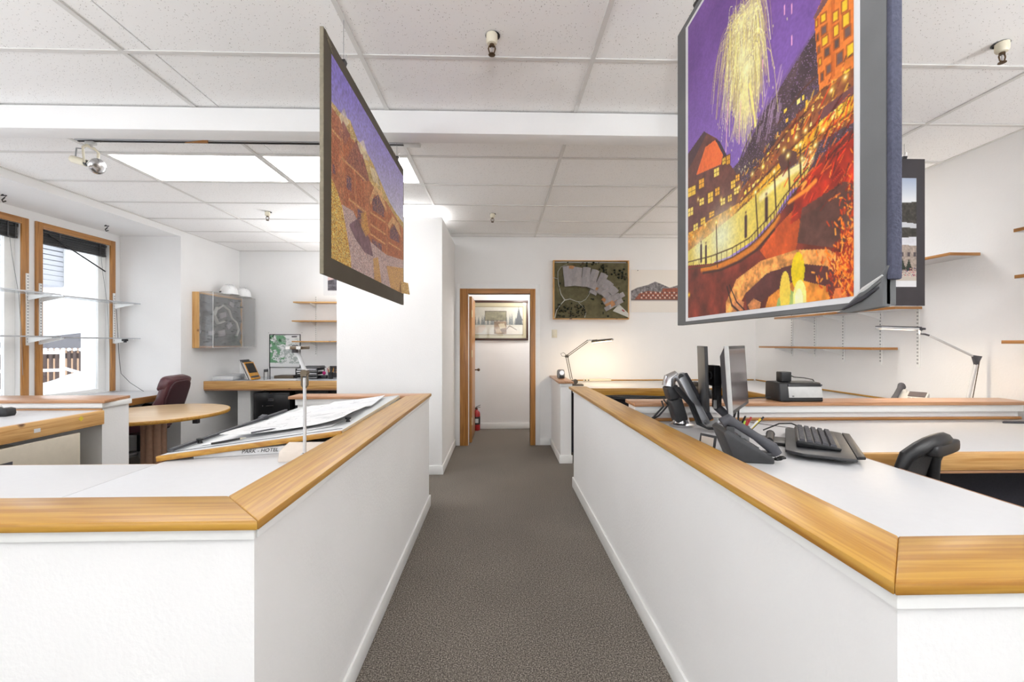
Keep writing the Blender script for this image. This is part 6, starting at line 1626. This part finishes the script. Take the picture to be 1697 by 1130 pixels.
for a_, b_2 in (((0.3956, 0.431), (0.4037, 0.7713)), ((0.5063, 0.4172), (0.5159, 0.7793)), ((0.6539, 0.4161), (0.6539, 0.7667)), ((0.2089, 0.4506), (0.2347, 0.6425)), ((0.2893, 0.454), (0.3041, 0.6264)), ((0.09, 0.2885), (0.1122, 0.5586))): im.line([a_, b_2], .003, (206, 152, 100), .8)
im.specks(im.mask(bl), [(196, 128, 86), (150, 84, 60), (214, 160, 120), (126, 74, 62), (186, 120, 96)], .30, 31)
im.a *= (1 + .12 * (im.noise(150, 100, 91)[..., None] * 2 - 1))
lowp = ((-0.0118, 0.6747), (0.0849, 0.6931), (0.2022, 0.6747), (0.3041, 0.7425), (0.4199, 0.7724), (0.6539, 0.7759), (1.0627, 0.6989), (1.0627, 1.1621), (-0.0118, 1.2747))
im.poly(lowp, (190, 160, 150), 1, .25, 50, 12)
lm = im.mask(lowp)
im.specks(lm, [(214, 192, 190), (150, 120, 122), (206, 180, 170), (120, 92, 100), (224, 208, 206)], .7, 13)
im.poly(((0.1587, 0.7678), (0.248, 0.6954), (0.3956, 0.7552), (0.445, 0.854), (0.3336, 0.8632), (0.2214, 0.8207)), (112, 82, 92), .85, .3, 50, 14)
fol = ((-0.0118, 0.6011), (0.0369, 0.6322), (0.09, 0.6966), (0.124, 0.7839), (0.1712, 0.923), (0.1956, 1.0839), (-0.0118, 1.069))
im.poly(fol, (206, 156, 60), 1, .3, 40, 15); im.specks(im.mask(fol), [(236, 206, 110), (170, 96, 30), (226, 180, 70), (130, 60, 34), (246, 230, 160)], .75, 16)
for q_ in (((0.2893, 0.6414), (0.3483, 0.6126), (0.3956, 0.7172), (0.3483, 0.7621), (0.2893, 0.723)), ((0.445, 0.8655), (0.5159, 0.8356), (0.5727, 1.0034), (0.462, 1.0069)), ((0.6539, 0.854), (1.0627, 0.7667), (1.0627, 1.0563), (0.7661, 1.0632))): im.poly(q_, (206, 156, 70), .6); im.specks(im.mask(q_), [(230, 190, 100), (160, 100, 50), (190, 140, 110)], .5, 17)
im.a = np.clip(im.a * 1.08, 0, 250)
XQ = -.72
po = thing('hanging_poster', 'hanging poster of an autumn mountain lodge by day, left of the aisle', 'poster', (XQ - .008, 2.5, 1.74), 'hanging picture boards')
MB().box(XQ - .016, XQ, 1.778, 3.228, 1.741, 2.75).build('board', 'mat_olive', po, .002)
MB().box(XQ - .0162, XQ + .0002, 1.772, 1.7775, 1.741, 2.75).build('frayed_edge', 'mat_olive_edge', po, .002)
panel('print', im, (XQ + .0015, 1.85, 2.69), (0, 1.355, 0), (0, 0, -.87), 'print_gloss', po)
cim = Img(24, 24, (206, 166, 96)); cim.specks(np.ones((24, 24), bool), [(236, 206, 140), (150, 96, 50), (220, 190, 150)], .6, 3)
panel('curled_corner', cim, (XQ + .004, 3.10, 1.90), (.035, .10, .0), (.012, .0, -.085), 'print_gloss', po)
for k in range(3): MB().bar((XQ + .002, 1.785 + .012 * k, 2.745 - .012 * k), (XQ + .002, 1.84 + .012 * k, 2.738 - .02 * k), .002, .004).build('crease', 'mat_olive_edge', po)
clip_(po, (XQ - .008, 2.02, 2.768), (0, 1, 0), CE - .005); clip_(po, (XQ - .008, 3.05, 2.768), (0, 1, 0), CE - .005)

# ---------------------------------------------------------------- small hanging photo at the back right
W_, H_ = 120, 150
im = Img(W_, H_, (206, 214, 230))
im.grad(np.ones((H_, W_), bool), (176, 190, 214), (240, 242, 246), np.clip(im.V * 5, 0, 1))
im.poly([(0, .22), (.3, .18), (.6, .24), (1, .22), (1, .62), (0, .62)], (70, 66, 60), 1, .5, 40, 3)
im.poly([(0, .43), (.5, .38), (1, .42), (1, .46), (.5, .44), (0, .48)], (230, 232, 238), .9)
im.poly([(0, .56), (.3, .52), (.7, .55), (1, .54), (1, .65), (0, .66)], (228, 228, 234), 1, .08, 20, 4)
im.poly([(0, .64), (.4, .60), (1, .62), (1, .86), (0, .86)], (176, 160, 148), 1, .25, 50, 5)
for k in range(12): im.poly([(.08 + .08 * k, .68), (.115 + .08 * k, .68), (.115 + .08 * k, .72), (.08 + .08 * k, .72)], (90, 80, 84))
for x in (.82, .9, .2, .5): im.poly([(x - .05, .85), (x, .74), (x + .05, .85)], (48, 56, 44))
im.poly([(0, .86), (1, .85), (1, .94), (0, .94)], (206, 196, 184)); im.specks(im.mask([(0, .82), (1, .82), (1, .91), (0, .91)]), [(200, 60, 80), (60, 60, 120), (236, 200, 190), (120, 70, 60)], .25, 6)
im.poly([(0, .94), (1, .94), (1, 1), (0, 1)], (238, 238, 240))
YP = 3.16
po = thing('hanging_photo', 'dark board with a snowy street photo hanging behind the large poster', 'poster', (2.85, YP, 1.78), 'hanging picture boards')
MB().box(2.46, 3.205, YP, YP + .014, 1.738, 2.846).build('board', 'mat_dark', po, .002)
panel('print', im, (2.53, YP - .002, 2.70), (.606, 0, 0), (0, 0, -.82), 'print_gloss', po)
clip_(po, (3.05, YP + .007, 2.864), (1, 0, 0), CE - .005); clip_(po, (2.6, YP + .007, 2.864), (1, 0, 0), CE - .005)

# ---------------------------------------------------------------- flat prints on walls
im = Img(150, 110, (236, 230, 222))
im.poly([(0, .50), (.12, .42), (.30, .36), (.44, .28), (.56, .34), (.70, .42), (.85, .36), (1, .30), (1, .70), (0, .70)], (128, 124, 126), 1, .5, 40, 2)
im.poly([(.16, .55), (.30, .50), (.55, .52), (.58, .44), (1, .42), (1, .70), (.05, .72)], (150, 84, 64), 1, .2, 30, 3)
for k in range(20):
    for j in range(3): im.poly([(.18 + .042 * k, .52 + .06 * j), (.205 + .042 * k, .52 + .06 * j), (.205 + .042 * k, .555 + .06 * j), (.18 + .042 * k, .555 + .06 * j)], [(226, 216, 206), (90, 66, 66)][(k + j) % 2], .8)
im.line([(.0, .73), (1, .73)], .008, (214, 208, 204)); im.line([(0, .705), (1, .705)], .008, (96, 84, 80))
pa = thing('panorama_print', 'wide unframed print of a red hotel under grey mountains on the back wall', 'print', (2.25, YB - .003, 1.89), None)
panel('print', im, (1.873, YB - .004, 2.505), (.80, 0, 0), (0, 0, -.61), 'print_matte', pa)
MB().box(1.871, 2.675, YB - .0035, YB - .0008, 1.893, 2.507).build('sheet', 'paper_grey', pa)
MB().lathe([(.006, 0), (.006, .008)], (1.97, YB - .008, 2.49), 8).build('push_pin', 'black_plastic', pa)
im = Img(90, 100, (242, 243, 243))
g_ = im.fbm(7, 8, 4); sh_ = np.clip(1.1 - np.abs(im.U + im.V * .35 - .45) * 1.3, 0, 1)
im.blend(((g_ > .52) & (im.V > .02) & (im.V < .86) & (im.U < .62 - .35 * np.abs(im.V - .35))).astype(float), (96, 156, 110), .85)
im.blend(((im.fbm(12, 14, 9) > .55) & (im.V > .12) & (im.V < .88) & (im.U > .18)).astype(float), (178, 188, 184), .8)
im.blend(((im.fbm(9, 10, 12) > .62) & (im.V < .3) & (im.U < .5)).astype(float), (52, 92, 62), .9)
rr = np.random.RandomState(3)
for k in range(110):
    x, y = rr.uniform(.1, .95), rr.uniform(.15, .9); im.line([(x, y), (x + rr.uniform(-.06, .06), y + rr.uniform(-.05, .05))], .004, (120, 130, 128), .6)
im.poly([(.66, 0), (1, 0), (1, .12), (.66, .12)], (242, 243, 243)); im.line([(.74, .06), (.88, .06)], .02, (70, 70, 74))
mp_ = thing('map_print', 'framed green and white site plan on the far left wall', 'picture', (-3.54, YF - .01, 1.05))
panel('print', im, (-3.787, YF - .007, 1.588), (.484, 0, 0), (0, 0, -.53), 'print_matte', mp_)
for a in ((-3.797, -3.787, YF - .014, YF - .0008, 1.049, 1.598), (-3.303, -3.293, YF - .014, YF - .0008, 1.049, 1.598), (-3.787, -3.303, YF - .014, YF - .0008, 1.588, 1.598), (-3.787, -3.303, YF - .014, YF - .0008, 1.049, 1.058)): box('frame_bar', 'black_metal', a, mp_)
MB().box(-3.787, -3.303, YF - .006, YF - .0008, 1.058, 1.588).build('backing', 'paper', mp_)
for x, z in ((-3.81, 1.62), (-3.27, 1.62), (-3.83, 1.03)): MB().lathe([(.005, 0), (.005, .006)], (x, YF - .006, z), 6).build('push_pin', 'black_plastic', mp_)
im = Img(50, 50, (170, 160, 160)); im.poly([(0, 0), (1, 0), (1, .35), (0, .45)], (216, 190, 186)); im.poly([(0, .45), (.5, .3), (1, .5), (1, 1), (0, 1)], (96, 92, 98), 1, .5, 10, 3)
sp_ = thing('small_print', 'small dark landscape print high on the far left wall', 'print', (-2.7, YF - .003, 2.30))
panel('print', im, (-2.85, YF - .004, 2.62), (.42, 0, 0), (0, 0, -.30), 'print_matte', sp_)
MB().box(-2.92, -2.36, YF - .003, YF - .0008, 2.24, 2.70).build('mount', 'paper', sp_)
im = Img(60, 36, (64, 60, 62)); 
for k in range(7): im.glow((.1 + .13 * k, .55), .05, [(226, 176, 110), (236, 226, 210)][k % 2], .9); im.glow((.1 + .13 * k, .35), .04, (200, 150, 100), .7)
pcd = thing('postcard', 'dark postcard of lit bottles standing behind the pencil cup', 'postcard', (-2.6, 7.0, .903))
panel('print', im, (-2.74, 6.985, 1.085), (.28, 0, 0), (0, .02, -.18), 'print_gloss', pcd)
MB().hexa([(-2.74, 7.007, .9035), (-2.46, 7.007, .9035), (-2.46, 7.009, .9035), (-2.74, 7.009, .9035)], [(-2.74, 6.987, 1.085), (-2.46, 6.987, 1.085), (-2.46, 6.989, 1.085), (-2.74, 6.989, 1.085)]).build('card', 'charcoal', pcd)
# framed print in the closet
im = Img(140, 90, (196, 190, 160))
im.poly([(.04, .12), (.94, .12), (.94, .9), (.04, .9)], (206, 204, 192), 1, .06, 10, 2)
for k in range(16):
    x = .08 + .055 * k + .01 * (k % 3); b_2 = .62; t_ = .30 + .12 * ((k * 7) % 4) / 4
    im.poly([(x - .03, b_2), (x, t_), (x + .03, b_2)], (112, 120, 122), .8, .2, 30, k)
im.poly([(.80, .62), (.86, .12), (.93, .62)], (86, 92, 96), .9, .3, 40, 3); im.poly([(.80, .5), (.87, .3), (.94, .5)], (96, 100, 104), .9)
im.poly([(.05, .78), (.12, .66), (.24, .62), (.28, .68), (.20, .84), (.06, .86)], (206, 192, 176)); im.poly([(.62, .80), (.70, .66), (.80, .74), (.88, .82), (.86, .88), (.62, .88)], (214, 206, 192)); im.line([(.62, .78), (.70, .65), (.82, .76)], .006, (110, 96, 84))
im.poly([(.26, .24), (.64, .24), (.64, .50), (.26, .50)], (128, 124, 96), .85, .25, 20, 4); im.line([(.26, .24), (.64, .24), (.64, .50), (.26, .50), (.26, .24)], .004, (80, 66, 50))
im.poly([(.42, .52), (.64, .52), (.64, .88), (.42, .88)], (140, 116, 92), .9, .3, 14, 5); im.poly([(.50, .60), (.60, .58), (.63, .70), (.53, .74)], (206, 196, 168)); im.poly([(.44, .74), (.52, .72), (.56, .84), (.46, .86)], (190, 170, 140))
im.line([(.04, .12), (.94, .12), (.94, .9), (.04, .9), (.04, .12)], .004, (120, 104, 70))
cp = thing('framed_picture', 'dark framed snowy village picture seen through the doorway', 'picture', (0, 7.28, 1.51))
panel('print', im, (-.50, 7.279, 2.135), (.94, 0, 0), (0, 0, -.60), 'print_gloss', cp)
for a in ((-.535, .475, 7.265, 7.2995, 2.135, 2.175), (-.535, .475, 7.265, 7.2995, 1.50, 1.535), (-.535, -.50, 7.265, 7.2995, 1.535, 2.135), (.44, .475, 7.265, 7.2995, 1.535, 2.135)): box('frame_bar', 'frame_dark', a, cp, .003)
MB().box(-.50, .44, 7.281, 7.2995, 1.535, 2.135).build('backing', 'paper', cp)
MB().box(-.50, .44, 7.272, 7.2735, 1.535, 2.135).build('glass', 'picture_glass', cp)

# ================================================================== OUTSIDE THE WINDOW BAY
sg = MB().box(-60, XW - .5, -10, 60, -1.2, -1.0).build('snow_ground', 'snow'); struct(sg, 'snow covered ground outside the windows', 'ground')
# sill ledge and drift of snow
struct(MB().box(XW - .75, XW - .125, 1.0, 6.3, .55, .70).build('trim_3', 'siding'), 'outer window ledge', 'ledge')
def drift(u, v):
    y = 3.6 + u * 2.7; x = XW - .16 - v * .58
    q_ = max(0, (y - 4.9) / 1.2)
    h = .80 + .05 * v + .24 * q_ ** 1.5 * (.5 + .5 * v) + .02 * mnoise.noise((x * 4, y * 4, 0))
    if v >= .999: h = .70
    return (x, y, max(.70, h))
tag(MB().grid(drift, 44, 14).build('snow_drift', 'snow', None, smooth=True), 'white snow drift piled on the ledge outside the right window', 'snow', kind='stuff')
pst = thing('porch_post', 'grey painted post outside the right window', 'post', (-5.6, 6.05, -1))
MB().box(-5.68, -5.55, 5.98, 6.11, -1, 3.0).build('shaft', 'trim_white', pst, .004); MB().box(-5.69, -5.54, 5.97, 6.12, -1.0, .78).build('plinth', 'trim_white', pst, .004)
# neighbouring clad bay with eave, upper left of the view
ob = thing('clad_bay', 'white clad overhanging bay of the neighbouring building', 'building', (-8.0, 7.4, 2.3))
for k in range(9): MB().box(-9.4, -7.5, 5.6, 7.72, 2.42 + .085 * k, 2.42 + .083 * (k + 1)).build('cladding_board', 'siding', ob, .006)
MB().box(-7.52, -7.42, 7.60, 7.80, 2.40, 3.20).build('corner_board', 'trim_white', ob, .004)
MB().box(-9.5, -7.36, 5.5, 7.95, 3.185, 3.36).build('fascia', 'trim_white', ob, .006)
MB().prism_x([(5.4, 3.37), (8.25, 3.37), (5.4, 4.3)], -9.6, -7.3).build('roof', 'roof_grey', ob)
# snowy roofs
def house(name, label, x, y, w_, d_, h0_, h1_, wall, rot, zb=-1.0):
    t = thing(name, label, 'building', (x, y, zb))
    M = Matrix.Translation((x, y, 0)) @ Rz(rot)
    MB(M).box(-w_, w_, -d_, d_, zb, h0_).build('walls', wall, t)
    e = .35
    MB(M).prism_y([(-w_ - e, h0_ - .05), (w_ + e, h0_ - .05), (w_ + e, h0_ + .03), (0, h1_), (-w_ - e, h0_ + .03)], -d_ - e, d_ + e).build('roof', 'roof_grey', t)
    MB(M).prism_y([(-w_ - e, h0_ + .04), (0, h1_ + .01), (w_ + e, h0_ + .04), (w_ + e, h0_ + .16), (0, h1_ + .22), (-w_ - e, h0_ + .16)], -d_ - e + .1, d_ + e - .1).build('snow_cover', 'snow', t)
    return t, M
t, M = house('tan_house', 'low tan house with snow on its roof beyond the fence', -19.5, 21.0, 2.6, 5.0, 1.30, 1.85, 'stucco_tan', math.radians(42))
for k in range(3):
    wq = MB(M).box(2.6, 2.66, -4.2 + k * .9, -3.5 + k * .9, .2, 1.4).build('window', 'roof_grey', t); MB(M).box(2.661, 2.67, -4.12 + k * .9, -3.9 + k * .9, .26, 1.34).build('pane', 'charcoal', wq)
house('pink_lodge', 'far pale lodge roof with gabled turret in the snow haze', -39, 47, 5, 7, 2.0, 3.4, 'stucco_pink', math.radians(15))
t, M = house('turret', 'small twin gabled turret above the far roofs', -31.0, 35.5, .75, .75, 3.1, 3.75, 'stucco_pink', math.radians(30), -1.0)
house('long_roof', 'long snow covered roof sloping down left of the turret', -27.5, 24.5, 4.5, 4.5, 1.5, 3.4, 'stucco_pink', math.radians(-35))
struct(MB().prism_x([(40, -1), (95, -1), (95, 3), (60, 4)], -90, -55).build('snow_hill', 'hill'), 'pale snow hill fading behind the roofs', 'hill')
# picket fence and white rail
fe = thing('picket_fence', 'brown picket fence capped with snow', 'fence', (-9.5, 9.6, -1))
for k in range(26):
    a = Vector((-11.2, 9.6, 0)).lerp(Vector((-8.7, 10.4, 0)), k / 25)
    p_ = MB().box(a.x - .03, a.x + .03, a.y - .015, a.y + .015, -.3, 1.28).build('picket', 'picket', fe)
    MB().ball((a.x, a.y, 1.30), .045, .04, .04, 8, 5).build('snow_cap', 'snow', p_, smooth=True)
MB().bar((-11.3, 9.62, 1.16), (-8.65, 10.45, 1.16), .03, .12).build('top_rail', 'picket', fe); MB().bar((-11.3, 9.62, .1), (-8.65, 10.45, .1), .03, .1).build('bottom_rail', 'picket', fe)
rl = thing('white_railing', 'white snow laden handrail in front of the fence', 'railing', (-8, 8.0, -1))
a, b, c_ = Vector((-9.6, 7.2, 0)), Vector((-8.0, 8.08, 0)), Vector((-7.0, 9.0, 0))
for z in (1.28, .96, .62): MB().cyl(a + Vector((0, 0, z)), b + Vector((0, 0, z)), .028, n=8).build('rail', 'trim_white', rl, smooth=True)
for z in (1.0, .66): MB().cyl(b + Vector((0, 0, z)), c_ + Vector((0, 0, z - .62)), .028, n=8).build('stair_rail', 'trim_white', rl, smooth=True)
for p_ in (a, b): MB().cyl(p_ + Vector((0, 0, -1)), p_ + Vector((0, 0, 1.32)), .035, n=8).build('post', 'trim_white', rl, smooth=True)

# ================================================================== UNSEEN FLOOR LAMPS ADDED TO BRIGHTEN THE ROOM
def added_torchiere(x, y, label, k=1.0):
    t = thing('added_torchiere', label, 'floor lamp', (x, y, 0), 'added fill uplights')
    MB().lathe([(.15, 0), (.15, .02), (.03, .035), (.02, .05)], (x, y, 0), 28).build('base', 'lamp_metal', t, smooth=True)
    MB().cyl((x, y, .04), (x, y, 1.72), .013, n=12).build('pole', 'lamp_metal', t, smooth=True)
    MB().lathe([(.02, 1.70), (.08, 1.73), (.16, 1.81), (.165, 1.82), (.155, 1.815), (.07, 1.74), (.03, 1.735)], (x, y, 0), 32).build('bowl', 'light_plastic', t, smooth=True)
    L_ = bpy.data.lights.new('added_torchiere_light', 'AREA'); L_.shape = 'DISK'; L_.size = .26; L_.energy = UPLIGHT * k; L_.color = (.97, .985, 1.0)
    o = bpy.data.objects.new('added_torchiere_light', L_); C.objects.link(o); put(o, Vector((x, y, 1.835)), t); o.rotation_euler = (math.pi, 0, 0)
added_torchiere(-3.3, .1, 'added unseen uplight behind the near left half wall')
added_torchiere(0, -1.1, 'added unseen uplight standing behind the camera', 1.8)
added_torchiere(3.3, .1, 'added unseen uplight near the right wall')
added_torchiere(-1.99, 6.0, 'added uplight hidden behind the white partition block', .4)

# unseen wall uplight added behind the large poster to brighten the back right
def fill_sconce(y, z, label):
    t = thing('added_wall_sconce', label, 'added wall lamp', (XR - .06, y, z), None)
    MB().box(XR - .012, XR - .0005, y - .05, y + .05, z + .02, z + .12).build('plate', 'light_plastic', t, .003)
    MB().lathe([(.02, 0), (.06, .02), (.10, .07), (.11, .11), (.10, .11), (.055, .03)], (XR - .125, y, z), 24).build('bowl', 'light_plastic', t, smooth=True)
    MB().bar((XR - .014, y, z + .06), (XR - .06, y, z + .05), .03, .02).build('bracket', 'light_plastic', t)
    L_ = bpy.data.lights.new('added_wall_sconce_light', 'AREA'); L_.shape = 'DISK'; L_.size = .18; L_.energy = 8.0; L_.color = (1.0, .90, .78)
    o = bpy.data.objects.new('added_wall_sconce_light', L_); C.objects.link(o); put(o, Vector((XR - .125, y, z + .115)), t); o.rotation_euler = (math.pi, 0, 0)
fill_sconce(4.75, 2.2, 'pale uplight bowl added unseen behind the large poster')
